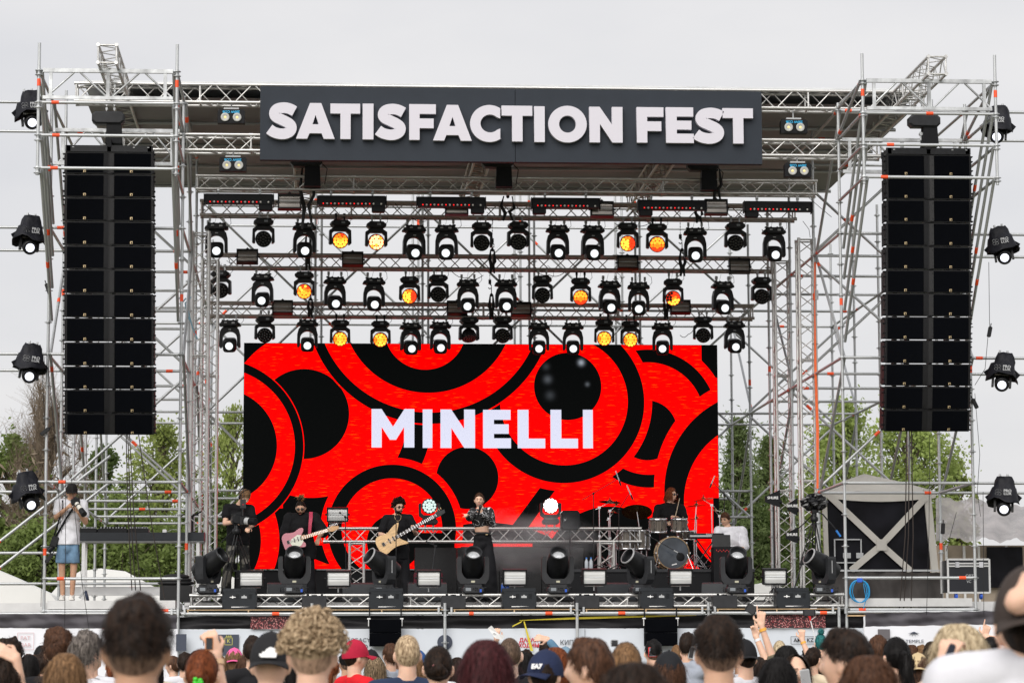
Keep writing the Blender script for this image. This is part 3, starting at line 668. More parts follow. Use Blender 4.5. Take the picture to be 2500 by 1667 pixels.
# the two wash lights standing on the truss behind the singer
def make_floor_wash(kind):
    t = thing('wash_moving_head', 'x', 'stage light')
    m = MB(); m.box((0, 0, .05), (.30, .26, .10), 0, bev=.03); m.build('base', BLK, t)
    for s in (-1, 1): m = MB(); m.cyl((s*.07, 0, .0), (s*.07, 0, -.13), .018, n=8); m.build('hook_clamp', GALV, t)
    out = [(-.10, .098), (.10, .098), (.185, .155), (.192, .36), (.172, .38), (.140, .38), (.145, .215), (.10, .17), (-.10, .17), (-.145, .215), (-.140, .38), (-.172, .38), (-.192, .36), (-.185, .155)]
    m = MB(); m.prism(out, -.055, .055); m.build('yoke', BLK, t)
    M = Matrix.Translation((0, 0, .33)) @ face(4)
    m = MB(); m.lathe([(.07, -.14), (.115, -.09), (.138, -.02), (.138, .055), (.130, .062), (.130, .05), (.0, .05)], 28, 0, M, True, False); m.build('head', BLK, t)
    cells(kind, .124, M @ Matrix.Translation((0, 0, .052))).build('lens_cells', CELLM, t); return t
YM = 5.6
for kd, px, py, lab in (('soft', 1048, 1235, 'wash light with pastel green cells standing on the stage truss by the bassist'), ('white', 1344, 1234, 'wash light glaring white on the stage truss behind the singer')):
    o = make_floor_wash(kd); p = P(px, py, YM); o.location = (p.x, YM, p.z-.33); o['label'] = lab; o['group'] = 'wash lights on the stage truss'
# ------------------------------------------------------------ strobes
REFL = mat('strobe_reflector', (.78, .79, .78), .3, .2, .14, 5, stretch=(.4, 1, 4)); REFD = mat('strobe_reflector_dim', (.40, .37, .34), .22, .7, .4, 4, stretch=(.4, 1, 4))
def make_strobe(rf, top):
    t = thing('strobe_panel', 'x', 'strobe light'); w_, h_ = .385, .255
    m = MB(); m.box((0, .06, 0), (w_, .10, h_))
    m.box((0, -.005, h_/2-.012), (w_, .05, .024)); m.box((0, -.005, -h_/2+.012), (w_, .05, .024))
    for s in (-1, 1): m.box((s*(w_/2-.012), -.005, 0), (.024, .05, h_-.05)); m.cyl((s*w_/2, .04, 0), (s*(w_/2+.03), .04, 0), .016, n=8)
    m.build('housing', BLK, t)
    m = MB(); n = 8; vs = []
    for i in range(n+1):
        a = -1+2*i/n
        for s in (-1, 1): vs.append((s*(w_/2-.024), .004-.016*(1-a*a)+(.012 if abs(a) < .1 else 0), a*(h_/2-.024)))
    m.add(vs, [(2*i, 2*i+1, 2*i+3, 2*i+2) for i in range(n)], 0, True); m.build('reflector', rf, t)
    m = MB(); m.cyl((-w_/2+.03, -.016, 0), (w_/2-.03, -.016, 0), .005, n=6); m.build('flash_tube', GLASS, t)
    m = MB()
    if top: m.cyl((0, .04, h_/2), (0, .04, h_/2+.05), .01, n=6); m.box((0, .04, h_/2+.03), (.05, .02, .012))
    else:
        m.box((0, .05, -h_/2-.02), (.3, .03, .012)); m.cyl((0, .05, -h_/2), (0, .05, -h_/2-.09), .012, n=6)
    m.build('bracket', BLK if top else GALV, t); return t
sh, sf = make_strobe(REFD, True), make_strobe(REFL, False)
sh_used = sf_used = False
for vx, vy, Y, lab in ((665, 463, 1.4, 'between the two leftmost LED bars'), (1645, 475, 1.4, 'between the two rightmost LED bars'), (1049, 476, 1.62, 'half hidden under the third LED bar'), (1383, 480, 1.62, 'half hidden under the fourth LED bar'),
        (568, 588, 5.85, 'on the middle lighting truss, leftmost'), (810, 594, 5.85, 'on the middle lighting truss, second from left'), (1442, 602, 5.85, 'on the middle lighting truss, third from left'), (1699, 610, 5.85, 'on the middle lighting truss, rightmost'),
        (649, 705, 7.85, 'on the lowest lighting truss, leftmost'), (1050, 706, 7.85, 'on the lowest lighting truss, second from left'), (1197, 709, 7.85, 'on the lowest lighting truss, third from left'), (1563, 704, 7.85, 'on the lowest lighting truss, rightmost')):
    o = sh if not sh_used else copy_tree(sh); sh_used = True; o.location = P(vx*D2S, vy*D2S, Y); o.rotation_euler = (R(-14 if Y > 5 else -8), 0, 0); o['label'] = 'grey strobe panel '+lab; o['group'] = 'strobe panels on the lighting trusses'
for i, (px, py, Y) in enumerate(((613, 1412, .42), (826, 1412, .42), (1047, 1411, .42), (1257, 1409, .42), (1451, 1408, .42), (1662, 1408, .42), (1892, 1407, .42), (824, 1256, 5.6))):
    o = sf if not sf_used else copy_tree(sf); sf_used = True; o.location = P(px, py, Y); o.rotation_euler = (R(8), 0, 0)
    o['label'] = f'pale strobe panel along the stage front, {ORD[i]} from left' if i < 7 else 'pale strobe panel on the stage truss between guitarist and bassist'; o['group'] = 'pale strobe panels on stage'
# ------------------------------------------------------------ LED bars
REDL = mat('lit_red_diode', (.4, .01, .01), .3, emit=(1, .01, .01), estr=1.1); WHD = mat('white_diode', (.75, .74, .70), .3)
def make_bar(mir):
    t = thing('led_bar', 'x', 'stage light'); w_ = 1.13
    m = MB(); m.box((0, 0, .015), (w_, .17, .13), 0, bev=.02); m.box((0, -.03, -.06), (w_*.97, .12, .06))
    for s in (-1, 1): m.box((s*w_/2, -.01, -.015), (.012, .19, .19))
    m.build('housing', BLK2, t)
    m = MB(); m.box(((w_/2-.13)*mir, .0, -.13), (.22, .14, .12), 0, bev=.02); m.build('motor_box', BLK2, t)
    for k in range(16):
        x = (-w_/2+.10+k*.063); 
        if k % 2 == 0 and k > 13: continue
        m = MB(); rd_ = .016 if k % 2 else .011
        m.lathe([(rd_, 0), (rd_, .008), (0, .012)], 10, 0, Matrix.Translation((x, -.092, -.058)) @ Matrix.Rotation(R(90), 4, 'X'), True, False); m.build('diode', WHD if k % 2 else REDL, t)
    for s in (-.3, .3): m = MB(); m.box((s*w_, .03, .105), (.03, .05, .07)); m.lathe([(.036, -.02), (.036, .02)], 10, 0, Matrix.Translation((s*w_, .03, .145)) @ Matrix.Rotation(R(90), 4, 'Y')); m.build('hook_clamp', GALV, t)
    return t
ba, bb = make_bar(1), make_bar(-1); ua = ub = False
for i, (vx, vy, k) in enumerate(((549, 458, 1), (808, 462, 1), (1036, 465, 1), (1299, 467, -1), (1543, 472, -1), (1786, 475, -1))):
    if k > 0: o = ba if not ua else copy_tree(ba); ua = True
    else: o = bb if not ub else copy_tree(bb); ub = True
    o.location = P(vx*D2S, vy*D2S, 1.42); o['label'] = f'black LED bar with red and white diodes, {ORD[i]} from left'; o['group'] = 'LED bars on the topmost lighting truss'
# ------------------------------------------------------------ COB blinders
CYAN = mat('cyan_print', (.02, .42, .75), .5)
def make_cob():
    t = thing('blinder', 'x', 'stage light'); m = MB(); m.box((0, .06, -.015), (.43, .16, .20)); m.box((0, .06, .095), (.40, .14, .03)); m.build('housing', BLK2, t)
    m = MB(); m.box((0, .06, .115), (.24, .08, .05)); m.cyl((0, .08, .13), (0, .08, .26), .012, n=6); m.build('bracket', GREY, t)
    for s in (-1, 1):
        M = Matrix.Translation((s*.095, -.03, -.025)) @ Matrix.Rotation(R(90), 4, 'X')
        m = MB(); m.lathe([(.066, 0), (.070, .012), (.062, .016), (.03, .004), (.0, .002)], 22, 0, M, True, False); m.build('reflector', mat('cob_reflector', (.40, .40, .38), .35, .1), t)
        m = MB(); m.lathe([(.022, .006), (.0, .012)], 12, 0, M, True, False); m.build('chip', mat('cob_chip', (.85, .72, .30), .5, emit=(1, .8, .4), estr=.15), t)
    text('printed_text', '200W COB', .055, CYAN, t, (0, -.0215, .066), .0005, (0, R(180), 0), .001)
    return t
cb = make_cob()
for i, (vx, vy, lab) in enumerate(((531, 267, 'under the upper header truss, left of the sign'), (535, 377, 'under the lower header truss, left of the sign'), (1824, 290, 'under the upper header truss, right of the sign'), (1833, 390, 'under the lower header truss, right of the sign'))):
    o = cb if i == 0 else copy_tree(cb); o.location = P(vx*D2S, vy*D2S, .1); o['label'] = 'two-lamp blinder '+lab; o['group'] = 'two-lamp blinders beside the sign'
# ------------------------------------------------------------ speaker hangs
GRIL = mat('black_grille', (.0020, .0024, .0036), .8, 0, .15, 3, .2, 420, spec=.03); CABN = mat('cabinet_paint', (.007, .007, .008), .5, 0, .2, 5, spec=.25); STRIP = mat('cabinet_flange', (.008, .008, .009), .45, 0, .3, 8, spec=.3)
GOLD = mat('badge_gold', (.55, .42, .24), .35, .4)
def make_cab():
    t = thing('speaker_cabinet', 'x', 'loudspeaker'); w_, h_, d_ = 1.342, .352, .52
    m = MB(); m.add([(-w_/2, .03, -h_), (w_/2, .03, -h_), (w_/2, .03, 0), (-w_/2, .03, 0), (-w_/2*.86, d_, -h_+.03), (w_/2*.86, d_, -h_+.03), (w_/2*.86, d_, -.03), (-w_/2*.86, d_, -.03)], [(0, 1, 2, 3), (5, 4, 7, 6), (0, 4, 5, 1), (3, 2, 6, 7), (0, 3, 7, 4), (1, 5, 6, 2)]); m.build('body', CABN, t)
    for s in (-1, 1):
        m = MB(); m.prism([(s*.085, -h_+.018), (s*(w_/2-.03), -h_+.018), (s*(w_/2-.03), -.018), (s*.085, -.018)][::s], .012, .035); gr_ = m.build('grille', GRIL, t)
        m = MB(); m.add([(s*.012, .028, -h_+.014), (s*.078, .006, -h_+.014), (s*.078, .006, -.014), (s*.012, .028, -.014), (s*.078, .03, -h_+.014), (s*.078, .03, -.014)], [(0, 1, 2, 3)[::s], (1, 4, 5, 2)[::s]])
        for z in (-.05, -h_/2, -h_+.05): m.lathe([(.007, 0), (.007, .004)], 6, 0, Matrix.Translation((s*.06, .008, z)) @ Matrix.Rotation(R(90), 4, 'X'))
        m.build('flange', STRIP, t)
        m = MB(); x = -.37 if s < 0 else .345; m.box((x, .009, -h_+.036), (.038, .006, .038)); m.build('badge', GOLD, gr_)
        m = MB(); m.box((x+.003, .0045, -h_+.033), (.02, .003, .022)); m.build('badge_mark', BLK2, gr_)
        m = MB()
        for z in (-.02, -.10, -h_+.10, -h_+.02): m.box((s*(w_/2+.012), .10, z), (.05, .06, .022)); m.cyl((s*(w_/2), .06, z), (s*(w_/2+.042), .06, z), .007, n=6)
        m.box((s*(w_/2+.006), .2, -h_/2), (.014, .3, h_*.9)); m.build('rigging_rail', BLK2, t)
    m = MB()
    for x in (-.5, -.3, .06, .33, .5): m.box((x, .2, .006), (.05, .2, .022))
    m.build('rigging_feet', BLK2, t)
    return t
cabp = make_cab(); used = False
def hang(pxc, ys, Y, side):
    global used
    n = len(ys)-1
    for i in range(n):
        o = cabp if not used else copy_tree(cabp); used = True
        tilt = [0, 0, 0, 1, 1.5, 2, 3, 4, 5.5, 7.5, 10, 13][i]
        a = P(pxc, ys[i], Y); b = P(pxc, ys[i+1], Y); H_ = a.z-b.z
        yb = Y+.0009*i*i
        o.location = (a.x, yb, a.z-.004); o.rotation_euler = (R(tilt), 0, 0); o.scale = (1, 1, (H_-.014)/.352)
        o['label'] = (f'black line array cabinet, {ORD[i]} from the top of the {side} speaker hang' if i < 11 else f'lowest and most tilted line array cabinet of the {side} speaker hang'); o['group'] = f'cabinets of the {side} speaker hang'
    tp = P(pxc, ys[0], Y)
    t = thing('rigging_frame', f'black steel frame on top of the {side} speaker hang', 'rigging frame', (tp.x, Y, tp.z), group='speaker hang frames')
    m = MB(); m.box((0, .05, .055), (1.34, .06, .10)); m.box((0, .45, .055), (1.34, .06, .10))
    for x in (-.62, 0, .62): m.box((x, .25, .055), (.06, .46, .09))
    for x in (-.55, .38, .6): m.box((x, .017, .075), (.03, .006, .012), 1)
    m.build('frame', [BLK, GREY], t)
    m = MB(); m.box((0, .25, .14), (.07, .5, .12)); m.cyl((0, .2, .2), (0, .2, .30), .03, n=8); m.build('lifting_beam', BLK2, t)
    t2 = thing('chain_hoist', f'black chain hoist above the {side} speaker hang', 'hoist', (tp.x, Y+.2, tp.z+.42), group='speaker chain hoists')
    m = MB(); m.box((-.03, 0, .14), (.50, .22, .20), 0, bev=.05); m.build('motor_body', BLKG, t2)
    m = MB(); m.box((.06, .02, -.10), (.26, .20, .32), 0, taper=(.85, .9)); m.build('chain_bag', BLK2, t2)
    m = MB()
    for x in (-.06, .06):
        for k in range(16): m.lathe([(.022, -.004), (.022, .004)], 7, 0, Matrix.Translation((x, 0, .26+k*.036)) @ Matrix.Rotation(R(90), 4, 'X' if k % 2 else 'Y') @ Matrix.Diagonal((.8, 1.3, 1, 1)))
    m.build('lifting_chain', GALV, t2)
    m = MB(); m.lathe([(.03, -.03), (.03, .03)], 8, 0, Matrix.Translation((-.08, 0, -.06)) @ Matrix.Rotation(R(90), 4, 'X')); m.cyl((-.08, 0, -.02), (-.08, 0, -.16), .014, n=6); m.build('hook', GALV, t2)
hang(266, (371, 425, 482, 540, 599, 657, 716, 775, 834, 893, 950, 1008, 1062), -1.05, 'left')
hang(2268, (377, 431, 487, 543, 601, 658, 715, 772, 829, 887, 942, 999, 1054), -1.05, 'right')
# ------------------------------------------------------------ hooded lamps on the outrigger pipes
CLOTH = mat('black_rain_cover', (.008, .0085, .013), .6, 0, .3, 5, .5, 14, spec=.25)
def make_hood(seed):
    rr = random.Random(seed); t = thing('hooded_moving_head', 'x', 'stage light')
    m = MB(); n = 20; vs = []; rings = [(.30, .13, .10, -.02), (.22, .17, .13, 0), (.12, .19, .16, .0), (.10, .22, .19, 0), (.0, .25, .22, 0), (-.10, .275, .26, -.02), (-.19, .30, .29, -.03)]
    ph = [rr.uniform(0, 6) for _ in range(4)]
    for k, (z, rx, ry, oy) in enumerate(rings):
        for j in range(n):
            a = 2*math.pi*j/n; e = 4 if k < 3 else 2.4; c, s_ = math.cos(a), math.sin(a); p = (abs(c)**e+abs(s_)**e)**(-1/e)
            wv = 1+.05*math.sin(3*a+ph[0]+k)+.035*math.sin(7*a+ph[1]+k*.7); dip = .05*math.sin(2*a+ph[2])*(k/6)**2+(.06*max(0, -s_) if k == 6 else 0)
            vs.append((c*p*rx*wv+.03*math.sin(ph[3])*(k < 3), s_*p*ry*wv+oy, z+dip+.02*math.sin(5*a+ph[1])))
    m.add(vs, [(i*n+j, (i+1)*n+j, (i+1)*n+(j+1) % n, i*n+(j+1) % n) for i in range(len(rings)-1) for j in range(n)], 0, True); m.add(vs, [tuple(range(n))])
    for s in (-1, 1): m.add([(s*.22, -.05, .02), (s*.34, .0, -.07), (s*.27, .02, -.16)], [(0, 1, 2)])
    hd = m.build('rain_cover', CLOTH, t); md = hd.modifiers.new('s', 'SOLIDIFY'); md.thickness = .006
    for k in range(4):
        m = MB(); m.tube([(math.cos(2*math.pi*q/14)*.028-.14+.052*(k % 2), math.sin(2*math.pi*q/14)*.025, 0) for q in range(15)], .004, 4)
        m.v = [(x, -.262-.03*(abs(y+(.052*(k//2)))), y+.052*(k//2)-.02) for x, y, z in m.v]; m.build('printed_ring', GREY, t)
    for txt, z in (('PRO', .045), ('LUX', -.022)): text('printed_text', txt, .068, GREY, t, (.055, -.268, z*.8), .001, (R(-10), 0, 0), .0015, 1.1)
    M = Matrix.Translation((-.0, -.13, -.28)) @ face(22)
    m = MB(); m.lathe([(.08, -.22), (.125, -.16), (.135, .03), (.13, .07), (.105, .085), (.082, .064)], 24, 0, M, True, True); m.build('head', BLK, t)
    m = MB(); m.lathe([(.080, .066), (.05, .078), (0, .082)], 22, 0, M, True, False); m.build('lens', LITB, t)
    m = MB()
    for s in (-1, 1): m.box((s*.16, -.06, -.22), (.04, .09, .24), 0, rot=(R(-8), 0, 0))
    m.box((0, -.02, -.05), (.3, .16, .1)); m.build('yoke', BLK, t)
    for s in (-1, 1): m = MB(); m.cyl((s*.07, .0, .22), (s*.07, .0, .36), .02, n=8); m.build('hook_clamp', GALV, t)
    return t
LITB = mat('lit_bluish_lens', (.9, .9, .9), .2, emit=(.80, .84, 1), estr=.95)
hp = [make_hood(1), make_hood(2), make_hood(3)]; hu = [False]*3
for i, (vx, vy, lab) in enumerate(((68, 252, 'topmost of the four left of the stage'), (68, 538, 'second from top, left of the stage'), (70, 832, 'third from top, left of the stage'), (60, 1126, 'lowest of the four left of the stage'),
        (2292, 285, 'topmost of the four right of the stage'), (2300, 562, 'second from top, right of the stage'), (2302, 852, 'third from top, right of the stage'), (2305, 1136, 'lowest of the four right of the stage'))):
    k = i % 3; o = hp[k] if not hu[k] else copy_tree(hp[k]); hu[k] = True
    o.location = P(vx*D2S, (vy-3)*D2S, -.12); o.rotation_euler = (0, R((-6, 5, 8, -10, 4, -9, 6, 2)[i]), R((12, 18, 14, 20, -16, -12, -8, -10)[i])); o.scale = (.86,)*3; o['label'] = 'moving head lamp in a black rain cover, '+lab; o['group'] = 'rain-covered lamps at the sides'
# ------------------------------------------------------------ footlights: big moving heads
RIMG = mat('grey_rim', (.30, .30, .31), .4)
FACET = mat('faceted_lens', (.58, .60, .62), .12, .3, .25, 60, .5, 90)
def make_beam(az, el, wide=False):
    t = thing('beam_moving_head', 'x', 'stage light')
    m = MB(); m.box((0, -.02, .055), (.34, .30, .11), 0, bev=.03, taper=(1, 1)); m.box((0, -.01, .125), (.28, .26, .04), 0, bev=.012); bs_ = m.build('base', BLKG, t)
    m = MB(); m.box((-.08, -.173, .065), (.085, .006, .05)); m.build('display', SCRN, bs_)
    m = MB()
    for k, (x, z) in enumerate(((.0, .075), (.035, .085), (.035, .05), (.06, .08), (.07, .05), (.115, .085))): m.cyl((x, -.168, z), (x, -.18, z), .011, n=8)
    m.build('knobs', BLK2, bs_)
    m = MB(); m.box((.115, -.175, .045), (.03, .02, .045)); m.build('power_plug', BLUEP, bs_)
    for s in (-1, 1): m = MB(); m.tube([(s*.17, -.05, .09), (s*.215, -.07, .10), (s*.215, -.07, .03), (s*.17, -.05, .03)], .009, 5); m.build('handle', BLKG, bs_)
    # yoke turned with the pan angle
    Ry = Matrix.Rotation(R(az), 4, 'Z')
    o = [(-.20, .155), (.20, .155), (.245, .22), (.255, .30), (.255, .55), (.235, .585), (.185, .585), (.18, .33), (.14, .265), (.10, .235), (-.10, .235), (-.14, .265), (-.18, .33), (-.185, .585), (-.235, .585), (-.255, .55), (-.255, .30), (-.245, .22)]
    m = MB(); m.prism(o, -.075, .075, 0, Ry); yk = m.build('yoke', BLKG, t)
    m = MB(); m.prism([(-.03, .175), (.03, .175), (.03, .205), (-.03, .205)], -.079, -.075, 0, Ry); m.build('maker_mark', mat('cream_print', (.5, .48, .36), .5), yk)
    m = MB(); m.box((.2558, 0, .42), (.002, .012, .2), 0); m.move(Ry); m.build('side_print', GREY, yk)
    M = Ry @ Matrix.Translation((0, 0, .44)) @ Matrix.Rotation(R(90-el), 4, 'X')   # +Z of the barrel rises towards -Y
    m = MB(); m.lathe([(.09, -.27), (.15, -.23), (.172, -.10), (.174, .06), (.155, .20), (.135, .30), (.138, .315), (.125, .318), (.112, .30), (.105, .22)], 28, 0, M, True, True)
    h = m.build('head', BLK, t)
    m = MB(); m.lathe([(.139, .300), (.141, .318), (.122, .320)], 28, 0, M, True, False); m.build('front_rim', RIMG if wide else BLKG, h)
    m = MB(); m.lathe([(.104, .222), (.05, .236), (.0, .240)], 22, 0, M, True, False); m.build('lens', FACET if not wide else DARKGL, h)
    return t
fb = [make_beam(0, 40), make_beam(-62, 30, True), make_beam(58, 32)]; fu = [False]*3
for i, (vx, k) in enumerate(((478, 2), (676, 0), (882, 1), (1086, 0), (1281, 0), (1472, 1), (1691, 0), (1893, 1))):
    o = fb[k] if not fu[k] else copy_tree(fb[k]); fu[k] = True
    p = P(vx*D2S, 1448, .42); o.location = (p.x, .42, p.z-.005); o['label'] = f'big black moving head along the stage front, {ORD[i]} from left, ' + ('aimed at the crowd', 'swung to the left', 'swung to the right')[k]; o['group'] = 'big moving heads along the stage front'
    if k == 1: o.rotation_euler = (0, 0, R((0, 0, 0, 0, 0, 6, 0, -7)[i]))
ZTB = P(1000, 1450, .35).z
truss('stage_front_truss', 'silver truss lying along the front edge of the stage', (P(467, 1470, .35).x, .48, (Z1+.03+ZTB)/2), (P(2056, 1466, .35).x, .48, (Z1+.03+ZTB)/2), .26, ZTB-Z1-.06, ALU, .026, .012, 'trusses on the stage', cell=.255, joints=3.2)
zt_, zb_ = P(1000, 1290, YM).z, P(1000, 1322, YM).z
truss('stage_truss', 'silver truss across the stage behind the singer', (P(793, 1305, YM).x, YM, (zt_+zb_)/2), (P(1560, 1305, YM).x, YM, (zt_+zb_)/2), .25, zt_-zb_, ALU, .025, .0105, 'trusses on the stage', cell=.25, joints=2.4)
for px, nm in ((871, 'short upright truss leg under the stage truss, left of the bassist'), (1480, 'short upright truss leg under the stage truss, behind the drums')):
    p = P(px, 1327, YM); truss('truss_leg', nm, (p.x, YM, Z2), (p.x, YM, p.z), .25, .25, ALU, .024, .0095, 'short legs of the stage truss', up=(0, 1, 0), cell=.24)
# amplifier and hazer boxes
BOXG = mat('charcoal_box', (.014, .017, .021), .5, 0, .15, 8, .1, 200, spec=.3)
def make_box():
    t = thing('hazer_machine', 'x', 'hazer'); m = MB(); m.box((0, 0, .135), (.535, .3, .27), 0); m.box((0, .03, .30), (.52, .22, .05)); m.build('case', BOXG, t)
    m = MB(); m.prism([(-.16, .185), (-.12, .19), (-.105, .215), (-.09, .19), (-.05, .185), (-.09, .18), (-.105, .165), (-.12, .18)], -.154, -.15); m.box((-.105, -.152, .187), (.09, .003, .012)); m.build('bow_logo', WHT, t)
    m = MB(); m.prism([(.03, .17), (.115, .17), (.115, .20), (.085, .205), (.073, .225), (.06, .205), (.03, .20)], -.1535, -.15); m.build('badge', GREY, t)
    m = MB(); m.box((-.06, -.152, .035), (.13, .003, .011)); m.prism([(.01, .033), (.16, .037), (.01, .041)], -.1535, -.15); m.build('printed_line', WHT, t)
    for x in (-.03, .17):
        m = MB()
        for k in range(5): m.box((x, -.1515, .165+k*.016), (.055, .004, .006))
        m.build('vent', BLK2, t)
    m = MB()
    for s in (-1, 1):
        for z in (.02, .25): m.box((s*.258, -.145, z), (.03, .03, .03))
    m.build('corner_caps', BLK2, t); return t
hb = make_box()
for i, (x0, x1) in enumerate(((543, 627), (900, 985), (1224, 1309), (1560, 1643), (1892, 1975))):
    o = hb if i == 0 else copy_tree(hb); p = P((x0+x1)/2, 1485, .16); o.location = (p.x, .16, Z1+.0); o['label'] = f'charcoal box with white logo prints on the stage lip, {ORD[i]} from left'; o['group'] = 'charcoal logo boxes on the stage lip'
mb_ = None
for i, (x0, x1) in enumerate(((737, 797), (1076, 1137), (1402, 1463), (1736, 1801))):
    if mb_ is None:
        t = thing('power_box', 'x', 'power box'); m = MB(); m.box((0, 0, .105), (.385, .22, .2), 0, bev=.012); m.build('case', BLKG, t)
        m = MB(); m.cyl((-.1, 0, .2), (-.1, 0, .235), .02, n=8); m.cyl((0, 0, .2), (0, 0, .225), .045, n=10); m.cyl((.12, 0, .2), (.12, 0, .235), .018, n=8); m.build('sockets', BLK2, t)
        m = MB(); m.box((-.18, -.112, .02), (.02, .004, .03)); m.build('sticker', GREY, t); o = mb_ = t
    else: o = copy_tree(mb_)
    p = P((x0+x1)/2, 1484, .12); o.location = (p.x, .12, Z1); o['label'] = f'plain black power box on the stage lip, {ORD[i]} from left'; o['group'] = 'plain power boxes on the stage lip'
# near-fill speakers hung under the front rail
for i, (x0, x1, y0, y1) in enumerate(((902, 979, 1512, 1577), (1573, 1652, 1511, 1576))):
    p, q = P(x0, y0, -.1), P(x1, y1, -.1)
    t = thing('front_fill_speaker', ('black front fill speaker pair hung under the stage rail, left of centre', 'black front fill speaker pair hung under the stage rail, right of centre')[i], 'loudspeaker', ((p.x+q.x)/2, -.12, p.z), group='front fill speakers'); w_, h_ = q.x-p.x, p.z-q.z
    for k in (0, 1): m = MB(); m.box((0, 0, -h_*(.25+.5*k)), (w_, .2, h_*.49)); m.box((0, -.104, -h_*(.25+.5*k)), (w_*.94, .012, h_*.42)); m.build('cabinet', GRIL, t)
    m = MB()
    for s in (-1, 1): m.box((s*w_/2, 0, .08), (.02, .03, .19)); m.box((s*(w_/2+.01), -.02, .015), (.05, .03, .02), 1); m.box((s*(w_/2+.015), -.02, -.05), (.012, .03, .1), 1)
    m.build('hangers', [BLK2, WHT], t)
from mathutils import noise as mnoise
# ============================================================ people: mesh tools
tmp_sc = bpy.data.scenes.new('mesh_workshop')
def remesh(mb, voxel, smooth=5, m=None, name='body', dec=None):
    "grow one continuous skin over overlapping closed shapes"
    me = mb.mesh(name, m or []); o = bpy.data.objects.new(name, me); tmp_sc.collection.objects.link(o)
    r = o.modifiers.new('r', 'REMESH'); r.mode = 'VOXEL'; r.voxel_size = voxel; r.use_smooth_shade = True
    if smooth: q = o.modifiers.new('s', 'SMOOTH'); q.factor = .5; q.iterations = smooth
    with bpy.context.temp_override(scene=tmp_sc, view_layer=tmp_sc.view_layers[0]):
        dg = bpy.context.evaluated_depsgraph_get(); dg.update(); out = bpy.data.meshes.new_from_object(o.evaluated_get(dg))
    bpy.data.objects.remove(o); bpy.data.meshes.remove(me); out.name = name
    out.materials.clear()
    if m: out.materials.append(m)
    out.polygons.foreach_set('use_smooth', [True]*len(out.polygons)); return out
def cap(mb, a, b, ra, rb=None, n=12):
    rb = ra if rb is None else rb; a = Vector(a); b = Vector(b); mb.cyl(a, b, ra, rb, n); mb.ell(a, (ra,)*3, n, 6); mb.ell(b, (rb,)*3, n, 6)
def head_shape(mb, c, M, s=1.0, fem=False, ears=True):
    n, k = 36, 28; vs = []
    for i in range(k+1):
        t = math.pi*i/k
        for j in range(n):
            a = 2*math.pi*j/n; x, y, z = math.sin(t)*math.sin(a), -math.sin(t)*math.cos(a), -math.cos(t)   # a = 0 is the face, -Y
            X, Y, Z = x*.0755, y*.096+.004, z*.118
            if z < 0: X *= 1-.30*(-z)**1.5; Y = Y*(1-.10*(-z)) if y < 0 else Y*(1-.45*(-z)**1.3)
            fr = max(0, -y)
            def bump(cx, cz, w_, h_): return math.exp(-((X-cx)/w_)**2-((Z-cz)/h_)**2)*(fr > .2)
            Y -= .024*bump(0, -.022, .012, .022)+.012*bump(0, .004, .009, .025)+.007*bump(0, -.062, .022, .007)+.006*bump(0, -.074, .018, .006)+.012*bump(0, -.10, .022, .015)
            Y -= .006*bump(0, .035, .05, .012); Y += .011*(bump(.031, .012, .015, .010)+bump(-.031, .012, .015, .010))
            Y -= .005*(bump(.042, -.025, .02, .02)+bump(-.042, -.025, .02, .02))
            vs.append(c+M @ (Vector((X, Y, Z))*s))
    mb.add(vs, [(i*n+j, i*n+(j+1) % n, (i+1)*n+(j+1) % n, (i+1)*n+j) for i in range(k) for j in range(n)], 0, True)
    if ears:
        for q in (-1, 1):
            Me = M @ Euler((R(-8), 0, R(q*-28))).to_matrix()
            mb.ell(c+M @ (Vector((q*.080, .012, -.008))*s), (.010*s, .021*s, .033*s), 10, 8, 0, Me); mb.ell(c+M @ (Vector((q*.074, .012, -.01))*s), (.014*s, .014*s, .02*s), 8, 6)
def ik(a, b, l1, l2, pole):
    a = Vector(a); b = Vector(b); d = b-a; L_ = d.length
    if L_ >= l1+l2-.004: return a+d*(l1/(l1+l2))
    x = (l1*l1-l2*l2+L_*L_)/(2*L_); h = math.sqrt(max(l1*l1-x*x, 0)); u = d/L_; p = Vector(pole); p = (p-u*p.dot(u)).normalized(); return a+u*x+p*h
